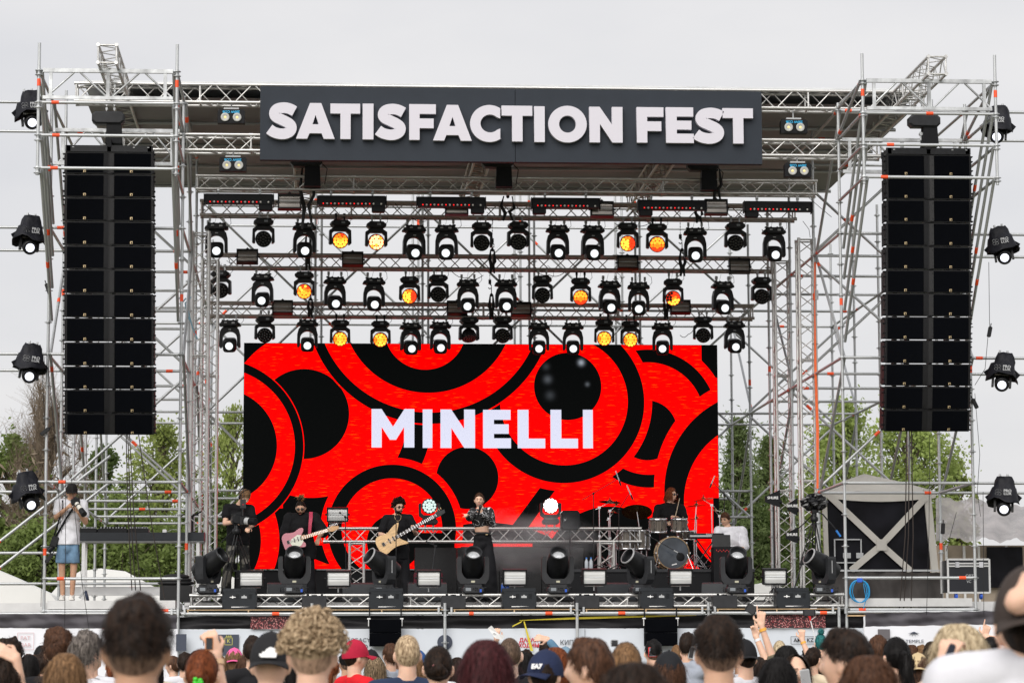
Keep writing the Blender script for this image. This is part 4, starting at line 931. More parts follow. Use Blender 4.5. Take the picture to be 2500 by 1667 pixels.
def hand(mb, wr, d, nrm, side, pose, s=1.0):
    "palm, four bent fingers and a thumb that leaves the side of the palm; d points along the hand, nrm out of its back"
    d = Vector(d).normalized(); nrm = Vector(nrm); nrm = (nrm-d*nrm.dot(d)).normalized(); x = d.cross(nrm)*side    # x: towards the thumb
    for k in range(-1, 2): cap(mb, wr+x*(k*.020*s), wr+d*(.085*s)+x*(k*.025*s), .0135*s, .0125*s, 8)
    cv = {'fist': (1.5, 1.5, 1.5, 1.5), 'grip': (1.15, 1.15, 1.15, 1.2), 'peace': (.08, .08, 1.6, 1.6), 'point': (.05, 1.3, 1.4, 1.4), 'open': (.12, .1, .14, .22), 'relaxed': (.45, .5, .55, .6)}[pose]
    ln = (.068, .078, .072, .056); spread = (.16, .04, -.06, -.18) if pose in ('open', 'peace') else (.05, .0, -.03, -.08)
    for k in range(4):
        base = wr+d*(.088*s)+x*((.033-.022*k)*s); dr = (d+x*spread[k]).normalized(); p = base; ang = 0
        for q, f in enumerate((.44, .31, .25)):
            ang += cv[k]*(.6 if q == 0 else .75); v = dr*math.cos(ang)-nrm*math.sin(ang); e = p+v*(ln[k]*f*s*1.05); cap(mb, p, e, (.0098-.0010*q)*s, (.0090-.0010*q)*s, 7); p = e
    tb = wr+d*(.025*s)+x*(.030*s); u = (d*.62+x*.75-nrm*(.2 if pose in ('open',) else .55)).normalized(); e = tb+u*(.042*s); cap(mb, tb, e, .0125*s, .0105*s, 8)
    u2 = (d*.85+x*(.25 if pose == 'open' else -.05)-nrm*(.2 if pose == 'open' else .5)).normalized(); cap(mb, e, e+u2*(.034*s), .0105*s, .0085*s, 8)
SKIN = {k: mat('skin_'+k, c, .5, 0, .08, 18, sss=.12, spec=.35) for k, c in dict(fair=(.70, .44, .32), mid=(.60, .36, .245), tan=(.52, .30, .195), pale=(.76, .52, .41)).items()}
def fabric(name, c, bump=.35, sc=9, var=.12): return mat('cloth_'+name, c, .85, 0, var, 7, bump, sc, spec=.2)
def clothe(mb, voxel, smooth, m, name, parent, amp=.006, freq=17, clip=None):
    me = remesh(mb, voxel, smooth, m, name); n = len(me.vertices); co_ = np.empty(n*3); me.vertices.foreach_get('co', co_); co_ = co_.reshape(-1, 3); no = np.empty(n*3); me.vertices.foreach_get('normal', no); no = no.reshape(-1, 3)
    f = np.sin(co_[:, 2]*freq*1.7+co_[:, 0]*freq*.9+3*np.sin(co_[:, 1]*freq*.5+co_[:, 2]*6))*.6+np.sin(co_[:, 0]*freq*1.9-co_[:, 2]*freq*.8+2*np.sin(co_[:, 2]*freq*.6))*.4
    co_ = co_+no*(amp*f)[:, None]; me.vertices.foreach_set('co', co_.reshape(-1)); me.update(); return obj(name, me, parent)
# ------------------------------------------------------------ hair, in head space (origin at the middle of the skull, face towards -Y)
def hairm(name, c, c2=None):
    if 'hair_'+name in MATS: return MATS['hair_'+name]
    m = mat('hair_'+name, c, .55, 0, .0, spec=.14); t = m.node_tree; b = t.nodes['Principled BSDF']; k = t.nodes.new('ShaderNodeTexCoord'); g_ = t.nodes.new('ShaderNodeMapping'); g_.inputs['Scale'].default_value = (1, 1, .22)
    n = t.nodes.new('ShaderNodeTexNoise'); n.inputs['Scale'].default_value = 95; n.inputs['Detail'].default_value = 4; r = t.nodes.new('ShaderNodeValToRGB'); c2 = c2 or [x*1.8 for x in c]
    r.color_ramp.elements[0].position = .35; r.color_ramp.elements[1].position = .75; r.color_ramp.elements[0].color = (*[x*.5 for x in c], 1); r.color_ramp.elements[1].color = (*c2, 1)
    for a_, b_ in ((k.outputs['Object'], g_.inputs[0]), (g_.outputs[0], n.inputs['Vector']), (n.outputs['Fac'], r.inputs[0]), (r.outputs[0], b.inputs['Base Color'])): t.links.new(a_, b_)
    return m
HAIR = dict(black=hairm('black', (.006, .005, .005)), dark=hairm('dark', (.012, .0075, .0055), (.034, .018, .011)), brown=hairm('brown', (.062, .028, .015)), light=hairm('light', (.16, .088, .042)), auburn=hairm('auburn', (.14, .038, .013)), burgundy=hairm('burgundy', (.045, .010, .012)), sandy=hairm('sandy', (.36, .235, .13), (.72, .55, .36)), blond=hairm('blond', (.50, .37, .22), (.75, .62, .42)), grey=hairm('grey', (.075, .062, .055), (.22, .19, .17)), buzz=hairm('buzz', (.085, .055, .038)), stubble=hairm('stubble', (.14, .085, .06), (.30, .19, .135)), pale_stubble=hairm('pale_stubble', (.42, .27, .18), (.55, .36, .25)), teal=hairm('teal', (.02, .13, .13)), ginger=hairm('ginger', (.28, .13, .045), (.5, .27, .1)), mix=hairm('mix', (.07, .042, .025), (.42, .30, .18)))
def skull(az, el, g=1.0):                                      # az 0 = face
    c = math.cos(el); x, y, z = c*math.sin(az), -c*math.cos(az), math.sin(el); X, Y, Z = x*.0755, y*.096+.004, z*.118
    if z < 0:
        X *= 1-.25*(-z)**1.5
        if y > 0: Y *= 1-.38*(-z)**1.3
    return Vector((X, Y, Z)), Vector((X/.0755**2, (Y-.004)/.096**2, Z/.118**2)).normalized()
def hairline(az, style):
    a = abs((az+math.pi) % (2*math.pi)-math.pi)               # 0 face .. pi back
    pts = {'short': ((0, .62), (.7, .55), (1.0, .30), (1.35, .02), (1.75, -.10), (2.2, -.42), (3.15, -.62)), 'fade': ((0, .62), (.7, .55), (1.0, .40), (1.5, .20), (2.2, -.02), (3.15, -.12)), 'tight': ((0, .70), (.7, .60), (1.1, .35), (1.5, -.05), (2.2, -.45), (3.15, -.60))}[style]
    for (a0, e0), (a1, e1) in zip(pts, pts[1:]):
        if a <= a1: return e0+(e1-e0)*(a-a0)/(a1-a0)
    return pts[-1][1]
def shell(mb, style, th, rr, n=40, k=16, lump=.25, topx=1.0):
    ph = [rr.uniform(0, 6) for _ in range(6)]; vs = []
    for i in range(k+1):
        for j in range(n):
            az = 2*math.pi*j/n; h = hairline(az, style); el = h+(math.pi/2-h)*(i/k)**.9; p, nn = skull(az, el)
            t_ = th*(min(1, (i/k)*4)*.8+.2)*(1+lump*1.6*mnoise.noise(p*26+Vector((ph[0], ph[1], ph[2])))+lump*mnoise.noise(p*70+Vector((ph[3], ph[4], 0)))); t_ *= 1+(topx-1)*min(1, 1.5*max(0, math.sin(el))**2)
            vs.append(p+nn*t_)
    mb.add(vs, [(i*n+j, i*n+(j+1) % n, (i+1)*n+(j+1) % n, (i+1)*n+j) for i in range(k) for j in range(n)], 0, True)
    # skirt back to the scalp
    sk = [skull(2*math.pi*j/n, hairline(2*math.pi*j/n, style)-.05)[0]*.97 for j in range(n)]; mb.add(sk+vs[:n], [(j, (j+1) % n, n+(j+1) % n, n+j) for j in range(n)], 0, True)
def strand(mb, p, d, nn, L_, w_, seg=3, droop=.6, wave=0, rr=random, flare=.3):
    vs = []; d = d.normalized(); s_ = d.cross(nn).normalized(); ph = rr.uniform(0, 6); pos = p.copy()
    for q in range(seg+1):
        u = q/seg; ww = w_*(1-u*.85); off = s_*(wave*math.sin(ph+u*7)); vs += [pos+off-s_*ww, pos+off+s_*ww]
        d = (d+Vector((0, 0, -droop/seg))+nn*(flare/seg*(1-2*u))).normalized(); pos = pos+d*(L_/seg)
    mb.add(vs, [(2*q, 2*q+1, 2*q+3, 2*q+2) for q in range(seg)], 0, True)
def scatter(mb, style, N_, L_, th, rr, w_=.0016, droop=.5, wave=0, flare=.5, mess=.5, emin=None, target=None):
    for _ in range(N_):
        az = rr.uniform(0, 2*math.pi); h = hairline(az, style) if emin is None else max(emin, hairline(az, style)); el = math.asin(rr.uniform(math.sin(h), 1)); p, nn = skull(az, el)
        dn = Vector((p.x, p.y-.05, 0)); dn = dn.normalized() if dn.length > 1e-4 else Vector((1, 0, 0))
        tang = (dn*max(.15, math.sin(el))+Vector((0, 0, -math.cos(el)))+Vector((rr.gauss(0, mess), rr.gauss(0, mess), rr.gauss(0, mess*.6)))); tang = (target-p+Vector((rr.gauss(0, .01), rr.gauss(0, .01), rr.gauss(0, .01)))) if target else tang
        tang = tang-nn*tang.dot(nn)
        strand(mb, p+nn*th*rr.uniform(.6, 1.05), tang+nn*flare*.3, nn, L_*rr.uniform(.6, 1.3), w_*rr.uniform(.6, 1.5), 3, droop, wave, rr, flare)
def hair_mesh(style, seed=0, dens=1.0):
    rr = random.Random(seed*31+7); m = MB(); D = lambda n: int(n*dens)
    if style == 'short': shell(m, 'short', .014, rr, lump=.35, topx=1.5); scatter(m, 'short', D(1700), .030, .014, rr, mess=.35, flare=.28)
    elif style == 'messy': shell(m, 'short', .020, rr, lump=.6, topx=1.5); scatter(m, 'short', D(1800), .042, .02, rr, mess=.8, flare=.55, wave=.006)
    elif style == 'fade': shell(m, 'fade', .021, rr, lump=.3, topx=1.35); scatter(m, 'fade', D(2400), .024, .020, rr, mess=.55, flare=.45, droop=.15)
    elif style == 'sides': shell(m, 'short', .0028, rr, lump=0)
    elif style == 'crew': shell(m, 'short', .006, rr, lump=.1, topx=2.2); scatter(m, 'fade', D(1300), .012, .007, rr, mess=.4, flare=.6, droop=.1)
    elif style == 'buzz': shell(m, 'short', .0035, rr, lump=.05)
    elif style == 'curly':
        shell(m, 'fade', .018, rr, lump=.25, topx=1.5)
        for _ in range(D(560)):
            az = rr.uniform(0, 2*math.pi); el = math.asin(rr.uniform(math.sin(max(.12, hairline(az, 'fade'))), 1)); p, nn = skull(az, el); c = p+nn*rr.uniform(.012, .045); r_ = rr.uniform(.010, .019); M_ = Euler((rr.uniform(0, 6), rr.uniform(0, 6), 0)).to_matrix()
            m.tube([c+M_ @ Vector((r_*math.cos(q), r_*math.sin(q), .006*q/3)) for q in (0, .9, 1.8, 2.7, 3.6, 4.5, 5.4)], [.002, .0034, .004, .004, .004, .0034, .0015], 5)
    elif style in ('long', 'longwave', 'longthin'):
        n, k = 46, 26; ln = .40; wv = .010 if style == 'longwave' else .004; vs = []; ph = [rr.uniform(0, 6) for _ in range(5)]
        for i in range(k+1):
            s_ = i/k
            for j in range(n):
                az = R(52)+(2*math.pi-R(104))*j/(n-1)
                if s_ < .5:
                    el = math.pi/2-(math.pi/2+.12)*(s_/.5); p, nn = skull(az, el); p = p+nn*(.014+.010*s_*2)
                else:
                    p, nn = skull(az, -.12); p = p+nn*.024; u = (s_-.5)/.5; a = abs((az-math.pi)); p = Vector((p.x*(1+.10*math.sin(u*2.4)), p.y*(1-.10*u)+.02*u, p.z-u*ln*(1-.10*a)))
                p = p+Vector((math.sin(az), -math.cos(az), 0))*(wv*math.sin(7*az+ph[0]+9*s_)+wv*.7*math.sin(15*az+ph[1]-4*s_)); vs.append(p)
        m.add(vs, [(i*n+j, (i+1)*n+j, (i+1)*n+j+1, i*n+j+1) for i in range(k) for j in range(n-1)], 0, True)
        for _ in range(D(650)):
            j = rr.randrange(n); i = rr.randrange(2, k-8); p = vs[i*n+j]; q = vs[(i+5)*n+j]; e = Vector((p.x, p.y, 0)).normalized()
            strand(m, p+e*.004, q-p, e, rr.uniform(.08, .2), .0028, 4, .25, .006 if style != 'longwave' else .012, rr, .15)
    elif style in ('bun', 'topbun', 'pony'):
        shell(m, 'tight', .010, rr, lump=.10); c = Vector((0, .105, -.01)) if style == 'bun' else (Vector((0, .04, .15)) if style == 'topbun' else Vector((0, .11, .03)))
        scatter(m, 'tight', D(900), .026, .0105, rr, w_=.0016, mess=.1, flare=.02, droop=.0, target=c)
        for q in range(5): m.ell(c+Vector((rr.gauss(0, .008), rr.gauss(0, .008), rr.gauss(0, .008))), (.036+rr.uniform(-.008, .008),)*2+(.034,), 12, 8) if style != 'pony' else None
        for _ in range(D(160)):
            d_ = Vector((rr.gauss(0, 1), rr.gauss(0, 1), rr.gauss(0, 1))).normalized()
            if style != 'pony': strand(m, c+d_*.040, d_.cross(Vector((.3, .2, 1))), d_, .05, .0022, 3, .1, 0, rr, -.6)
        if style == 'pony':
            m.tube([c, c+Vector((0, .05, -.03)), c+Vector((0, .06, -.12)), c+Vector((.01, .04, -.24)), c+Vector((.015, .02, -.32))], [.02, .035, .036, .026, .006], 12)
            for _ in range(D(260)): strand(m, c+Vector((rr.gauss(0, .018), .05+rr.gauss(0, .014), rr.uniform(-.06, .0))), Vector((rr.gauss(0, .15), rr.gauss(0, .1), -1)), Vector((0, 1, 0)), rr.uniform(.1, .25), .0025, 4, .1, .006, rr, .1)
    elif style == 'afro':
        shell(m, 'tight', .022, rr, lump=.3, topx=1.9)
        for _ in range(D(420)):
            az = rr.uniform(0, 2*math.pi); el = math.asin(rr.uniform(math.sin(max(-.1, hairline(az, 'short'))), 1)); p, nn = skull(az, el); c = p+nn*rr.uniform(.015, .05)+Vector((0, 0, .02*max(0, math.sin(el)))); r_ = rr.uniform(.008, .015); M_ = Euler((rr.uniform(0, 6), rr.uniform(0, 6), 0)).to_matrix()
            m.tube([c+M_ @ Vector((r_*math.cos(q), r_*math.sin(q), .005*q/3)) for q in (0, 1.2, 2.4, 3.6, 4.8)], [.003, .0045, .0045, .004, .002], 4)
    elif style == 'mane':
        shell(m, 'tight', .018, rr, lump=.3, topx=1.2)
        for _ in range(D(700)):
            az = rr.uniform(R(45), R(315)); el = math.asin(rr.uniform(-.2, .95)); p, nn = skull(az, el); strand(m, p+nn*.016, Vector((nn.x*.4, nn.y*.4, -1)), nn, rr.uniform(.07, .16), .004, 4, .5, .01, rr, .35)
    return m
_hm = {}
def add_hair(style, colr, parent, loc, M, s=1.0, seed=0, dens=1.0, name='hair'):
    k = (style, seed, dens)
    if k not in _hm: _hm[k] = hair_mesh(style, seed, dens).mesh('hair', HAIR['dark'])
    o = obj(name, _hm[k], parent); o.matrix_local = Matrix.Translation(loc) @ M.to_4x4() @ Matrix.Scale(s, 4)
    o.material_slots[0].link = 'OBJECT'; o.material_slots[0].material = HAIR[colr]
    if style in ('fade', 'curly'): add_hair('sides', 'stubble' if style == 'fade' else 'pale_stubble', parent, loc, M, s, 0, 1.0, 'faded_sides')
    return o
def cap_mesh(back_logo=None):
    m = MB(); n, k = 32, 10; vs = []
    for i in range(k+1):
        el = -.02+(math.pi/2+.02)*i/k
        for j in range(n):
            p, nn = skull(2*math.pi*j/n, el); vs.append(p*1.0+nn*(.018+.006*math.sin(el)))
    m.add(vs, [(i*n+j, i*n+(j+1) % n, (i+1)*n+(j+1) % n, (i+1)*n+j) for i in range(k) for j in range(n)], 0, True)
    m.add([v*.97 for v in vs[:n]]+vs[:n], [(j, (j+1) % n, n+(j+1) % n, n+j) for j in range(n)], 0, True); m.ell((0, .004, .143), (.009, .009, .005), 8, 4)
    b = MB(); vs = []; nb = 14
    for i in range(6):
        u = i/5
        for j in range(nb+1):
            a = R(-62+124*j/nb); r_ = 1+.78*u*math.cos(a)**.7; vs.append(Vector((math.sin(a)*.092*(1+.05*u), -(math.cos(a)*.108+.075*u*math.cos(a)**.6), .002-.022*u-.018*(math.sin(a)**2)*(.3+u))))
    b.add(vs, [(i*(nb+1)+j, i*(nb+1)+j+1, (i+1)*(nb+1)+j+1, (i+1)*(nb+1)+j) for i in range(5) for j in range(nb)], 0, True)
    return m, b
def add_cap(parent, loc, M, colr, mname, s=1.0, yaw=0, name='cap'):
    c, b = cap_mesh(); cm = mat('cap_'+mname, colr, .8, 0, .1, 12, .2, 60, spec=.2); Mx = M @ Euler((R(-6), 0, yaw)).to_matrix()
    o = c.build(name, cm, parent); o.matrix_local = Matrix.Translation(loc) @ Mx.to_4x4() @ Matrix.Scale(s, 4); q = b.build('brim', cm, o); md = q.modifiers.new('s', 'SOLIDIFY'); md.thickness = .004; return o
def glasses(parent, loc, M, s=1.0, m=None):
    g_ = MB()
    for q in (-1, 1): g_.ell((q*.034, -.098, .012), (.027, .010, .020), 12, 8); g_.cyl((q*.058, -.09, .016), (q*.082, .01, .012), .003, n=5)
    g_.cyl((-.012, -.106, .016), (.012, -.106, .016), .003, n=5); o = g_.build('sunglasses', m or DARKGL, parent); o.matrix_local = Matrix.Translation(loc) @ M.to_4x4() @ Matrix.Scale(s, 4)
def face_marks(parent, loc, M, s=1.0, brow='dark', lips=(.42, .14, .12), closed=False, beard=None):
    g_ = MB()
    for q in (-1, 1):
        g_.box((q*.032, -.0985, .033), (.034, .006, .006), 0, rot=(0, q*.12, 0))
        g_.ell((q*.031, -.0835, .012), (.013, .007, .004 if closed else .0075), 8, 6, 1)
    g_.ell((0, -.0985, -.067), (.021, .006, .008), 10, 6, 2)
    o = g_.build('face_features', [HAIR[brow], mat('eye_dark', (.03, .02, .018), .3), mat('lips_%d' % int(lips[0]*100), lips, .45)], parent); o.matrix_local = Matrix.Translation(loc) @ M.to_4x4() @ Matrix.Scale(s, 4)
    if beard:
        b = MB(); n, k = 18, 6; vs = []
        for i in range(k+1):
            for j in range(n+1):
                az = R(-82+164*j/n); el = -.42-.75*i/k-.25*abs(math.cos(az))*(i == 0)*.0; p, nn = skull(az, el); vs.append(p*1.0+nn*.009+Vector((0, -.006*math.cos(az), 0)))
        b.add(vs, [(i*(n+1)+j, (i+1)*(n+1)+j, (i+1)*(n+1)+j+1, i*(n+1)+j+1) for i in range(k) for j in range(n)], 0, True)
        b.box((0, -.106, -.05), (.045, .01, .008)); o = b.build('beard', HAIR[beard], parent); o.matrix_local = Matrix.Translation(loc) @ M.to_4x4() @ Matrix.Scale(s, 4)
def yawpitch(yaw, pitch=0, roll=0): return Euler((0, 0, R(yaw))).to_matrix() @ Euler((R(pitch), R(roll), 0)).to_matrix()    # yaw 0 looks out of the stage (-Y); pitch > 0 looks down
def performer(label, Y, J, skin, hs=1.0, head=(0, 0, 0), hands=('relaxed', 'relaxed'), hn=((0, -.3, 1), (0, -.3, 1)), hd=None, top=None, bottom=None, shoes=None, sleeve=.55, bare_waist=False, vox=.0085, base=None, legs='trousers', build=1.0):
    "J: joints as photo pixels with an extra depth; returns the thing and its head frame"
    W3 = {k: P(v[0], v[1], Y+(v[2] if len(v) > 2 else 0)) for k, v in J.items()}
    b0 = Vector(base) if base else Vector((W3['hip'].x, Y, Z2)); t = thing('person', label, 'person', b0); Q = {k: v-b0 for k, v in W3.items()}
    M = yawpitch(*head); B = build; m = MB(); hc = Q['head']; head_shape(m, hc, M, hs); neck = Q['neck']
    cap(m, neck, hc+M @ Vector((0, .02, -.07)), .056*B, .054*B)
    for s in 'LR': cap(m, neck-Vector((0, 0, .02)), Q[s+'sh'], .055*B, .056*B)
    ch = Q['chest']; hp_ = Q['hip']; mid = (ch+hp_)/2; sv = (Q['Rsh']-Q['Lsh']); 
    m.ell(ch, (.155*B, .11*B, .17), 16, 10); m.ell(mid, (.135*B, .105*B, .16), 16, 10); m.ell(hp_+Vector((0, 0, .03)), (.15*B, .10*B, .10), 16, 10)
    for i, s in enumerate('LR'):
        sh, wr = Q[s+'sh'], Q[s+'wr']; el = Q.get(s+'el') or ik(sh, wr, .29, .26, (0, .3, -1)); J[s+'E'] = el
        cap(m, sh, el, .054*B, .042*B); cap(m, el, wr, .042*B, .027*B); Q[s+'el'] = el
        d = (hd[i] if hd and hd[i] else (wr-el)); hand(m, wr, d, hn[i], (1 if s == 'L' else -1), hands[i])
        if legs != 'none':
            a, k_2, h_ = Q[s+'an'], Q[s+'kn'], Q[s+'hp']; cap(m, h_, k_2, .078*B, .055*B); cap(m, k_2, a, .055*B, .036*B); f = a+Vector((0, 0, -.04)); cap(m, f+Vector((0, .05, 0)), f+Vector((0, -.14, -.02)), .035, .03)
    obj('body', remesh(m, vox, 4, SKIN[skin], 'body'), t)
    if top:
        tm, hem, off = top; m = MB(); bot = mid if bare_waist else hp_+Vector((0, 0, .0)); m.ell(ch, (.168*B+off, .125*B+off, .185), 16, 10)
        if bare_waist: m.ell(ch-Vector((0, 0, .05)), (.155*B+off, .12*B+off, .12), 16, 8)
        else:
            m.ell(mid, (.155*B+off, .125*B+off, .19), 16, 10); m.lathe([(.16*B+off, hem), (.165*B+off, .05), (.15*B+off, .18)], 18, 0, Matrix.Translation(hp_) @ Matrix.Diagonal((1.08, .82, 1, 1)))
        for s in 'LR':
            sh, el, wr = Q[s+'sh'], Q[s+'el'], Q[s+'wr']; cap(m, neck-Vector((0, 0, .055)), sh, .066*B+off, .068*B+off*.6)
            if sleeve <= 1: cap(m, sh, sh+(el-sh)*sleeve, .068*B+off, .066*B+off)
            else: cap(m, sh, el, .068*B+off, .056*B+off); cap(m, el, el+(wr-el)*(sleeve-1), .056*B+off, .042+off)
        clothe(m, .011, 4, tm, 'shirt', t)
    if bottom:
        bm, ln, wd = bottom; m = MB(); m.ell(hp_-Vector((0, 0, .0)), (.172*B, .128*B, .12), 16, 8); m.ell(hp_-Vector((0, 0, .10)), (.13*B, .125*B, .10), 14, 8)
        for s in 'LR':
            h_, k_2, a = Q[s+'hp'], Q[s+'kn'], Q[s+'an']
            if ln == 'short': e = k_2+Vector((0, 0, .06)); m.cyl(h_+Vector((0, 0, .05)), e, .095*B, .088*B*wd, 14)
            else: cap(m, h_, k_2, .092*B, .070*B*wd); m.cyl(k_2, a+Vector((0, 0, .01)), .070*B*wd, .060*B*wd*1.1, 14)
        clothe(m, .012, 3, bm, 'shorts' if ln == 'short' else 'trousers', t)
    if shoes:
        for s in 'LR':
            a = Q[s+'an']; m = MB(); f = a+Vector((0, -.02, -.055)); m.ell(f+Vector((0, .03, .02)), (.043, .055, .05), 12, 8); m.ell(f+Vector((0, -.07, 0)), (.047, .10, .035), 12, 8); m.box(f+Vector((0, -.04, -.03)), (.085, .25, .02)); obj('shoe', remesh(m, .009, 3, shoes, 'shoe'), t)
    return t, hc, M, Q
# ============================================================ stage risers and monitors
zR = P(1600, 1388, 4.6).z
t = thing('drum_riser', 'black drum riser box at the right of the stage', 'riser', (P(1610, 1388, 4.6).x, 6.2, Z2)); xa, xb = P(1385, 1388, 4.6).x, P(1848, 1388, 4.6).x
m = MB(); m.box((0, 0, (zR-Z2)/2), (xb-xa, 3.2, zR-Z2)); m.build('platform', BLK2, t); m = MB(); m.box((0, -1.62, zR-Z2-.03), (xb-xa+.02, .02, .05)); m.build('edge_trim', BLKG, t)
GLB = mat('glossy_black_panel', (.012, .012, .013), .18, 0, .2, 3)
p, q = P(1012, 1336, 6.3), P(1425, 1336, 6.3); t = thing('backdrop_riser', 'glossy black riser front between bassist and drum kit', 'riser', ((p.x+q.x)/2, 6.5, Z2)); n = 4
for k in range(n): m = MB(); wv = (q.x-p.x)/n; m.box((-(q.x-p.x)/2+wv*(k+.5), 0, (p.z-Z2)/2), (wv-.012, .4, p.z-Z2)); m.build('panel', GLB, t)
t = thing('red_shell', 'dark red box added as the red reflection behind the bassist', 'case', (P(1045, 1400, 5.3).x, 5.3, Z2)); m = MB(); m.box((0, 0, .3), (.5, .3, .6), 0, bev=.02); m.build('shell', mat('dark_red_reflection', (.10, .004, .016), .3), t); m = MB(); m.box((0, -.155, .5), (.2, .012, .03)); m.build('handle', BLK, t)  # red box added in place of the red reflection in the glossy riser
def make_wedge():
    t = thing('stage_monitor', 'x', 'loudspeaker'); m = MB(); m.add([(-.31, -.2, 0), (.31, -.2, 0), (.31, -.12, .27), (-.31, -.12, .27), (-.31, .25, 0), (.31, .25, 0), (.31, .05, .30), (-.31, .05, .30)], [(0, 1, 2, 3), (5, 4, 7, 6), (3, 2, 6, 7), (0, 3, 7, 4), (1, 5, 6, 2), (0, 4, 5, 1)]); m.build('cabinet', BOXG, t)
    m = MB(); m.add([(-.28, .245, .03), (.28, .245, .03), (.28, .065, .285), (-.28, .065, .285)], [(1, 0, 3, 2)]); m.move(Matrix.Translation((0, .012, .006))); m.build('grille', GRIL, t); return t
wp = make_wedge()
for i, (px, Y, rz, lab) in enumerate(((700, 1.15, 4, 'in front of the guitarist'), (885, 1.2, -4, 'between guitarist and bassist'), (1043, 1.15, 0, 'in front of the bassist'), (1500, 1.3, 5, 'below the floor toms'), (1762, 1.2, -14, 'below the keyboard player'))):
    o = wp if i == 0 else copy_tree(wp); o.location = (P(px, 1440, Y).x, Y, Z2); o.rotation_euler = (0, 0, R(rz)); o['label'] = 'charcoal stage monitor wedge '+lab; o['group'] = 'stage monitor wedges'
# ============================================================ performers
TB = fabric('black_tee', (.0085, .0085, .010), .3); TW = fabric('white_tee', (.74, .74, .79), .3); TP = fabric('black_trousers', (.010, .010, .012), .3)
DENIM = fabric('denim', (.13, .22, .33), .5, 14, .3); SHOEW = fabric('white_shoes', (.68, .66, .62)); SHOEB = fabric('black_shoes', (.012, .012, .012))
CAMO = mat('cloth_camouflage', (.03, .03, .03), .85); ct = CAMO.node_tree; vz = ct.nodes.new('ShaderNodeTexNoise'); vz.inputs['Scale'].default_value = 9; vz.inputs['Detail'].default_value = 1; cr = ct.nodes.new('ShaderNodeValToRGB'); cr.color_ramp.interpolation = 'CONSTANT'
cr.color_ramp.elements[0].color = (.012, .012, .012, 1); cr.color_ramp.elements[1].position = .5; cr.color_ramp.elements[1].color = (.045, .045, .035, 1); e_ = cr.color_ramp.elements.new(.58); e_.color = (.16, .15, .13, 1); kk = ct.nodes.new('ShaderNodeTexCoord')
ct.links.new(kk.outputs['Object'], vz.inputs['Vector']); ct.links.new(vz.outputs['Fac'], cr.inputs[0]); ct.links.new(cr.outputs[0], ct.nodes['Principled BSDF'].inputs['Base Color'])
# --- photographer on the left platform
ph, hc, M, Q = performer('photographer in white tee, denim shorts and black cap on the left tower', .35, dict(head=(175, 1203), neck=(172, 1222), chest=(174, 1250), hip=(166, 1322), Lsh=(146, 1228), Rsh=(203, 1229), Lel=(137, 1262, -.06), Lwr=(168, 1236, -.26), Rel=(209, 1275, -.12), Rwr=(191, 1250, -.30), Lhp=(154, 1325), Rhp=(178, 1325), Lkn=(151, 1384), Rkn=(180, 1384), Lan=(153, 1450), Ran=(176, 1450)), 'tan', .98, (12, 10, 0), ('grip', 'grip'), ((0, -1, .3), (0, -1, -.2)), ((.4, -.3, .3), (-.1, -.3, .4)), (TW, -.05, .01), (DENIM, 'short', 1.15), SHOEW, .62, base=(P(166, 1460, .35).x, .35, ZPL))
face_marks(ph, hc, M, .98); add_cap(ph, hc+M @ Vector((0, .0, .022)), M, (.018, .016, .016), 'black'); add_hair('short', 'dark', ph, hc, M, .98)
text('shirt_print', 'SATISFACTION', .052, BLK, ph, Q['chest']+Vector((.02, -.158, -.0)), .0015, None, .0006, .9)
m = MB(); m.tube([Q['chest']+Vector((.1, -.13, .15)), Q['chest']+Vector((-.06, -.16, -.1)), Q['hip']+Vector((-.2, -.08, .05))], .016, 6); m.tube([Q['Lsh']+Vector((.05, -.06, .04)), Q['chest']+Vector((-.12, -.14, .05)), Q['hip']+Vector((-.21, -.05, .1))], .014, 6); m.build('camera_strap', BLK2, ph)
m = MB(); m.box(Q['hip']+Vector((-.20, -.06, .0)), (.11, .13, .17), 0, rot=(0, .3, 0), bev=.02); m.cyl(Q['hip']+Vector((-.22, -.06, -.07)), Q['hip']+Vector((-.30, -.08, -.15)), .045, .05, n=12); m.build('belt_camera', BLK, ph)
def cam_lens(label, a, b, body, Y):
    t = thing('photo_camera', label, 'camera', a); a = Vector(a); d = Vector(b)-a; m = MB(); m.box((0, .0, .0), (.14, .07, .10), 0, rot=(0, -.2, .2), bev=.015); m.box((0, 0, .06), (.05, .05, .03)); m.build('body', BLK, t)
    m = MB(); m.cyl(d*.15, d*.62, .036, .040, 14); m.build('lens_barrel', mat('pale_lens_paint', (.62, .60, .55), .4), t); m = MB(); m.cyl(d*.62, d*.98, .043, .050, 14); m.cyl(d*.3, d*.36, .042, n=14); m.build('lens_hood', BLK, t)
cam_lens('camera with a long pale lens held by the photographer', P(184, 1224, -.02), P(206, 1256, -.22), None, 0)
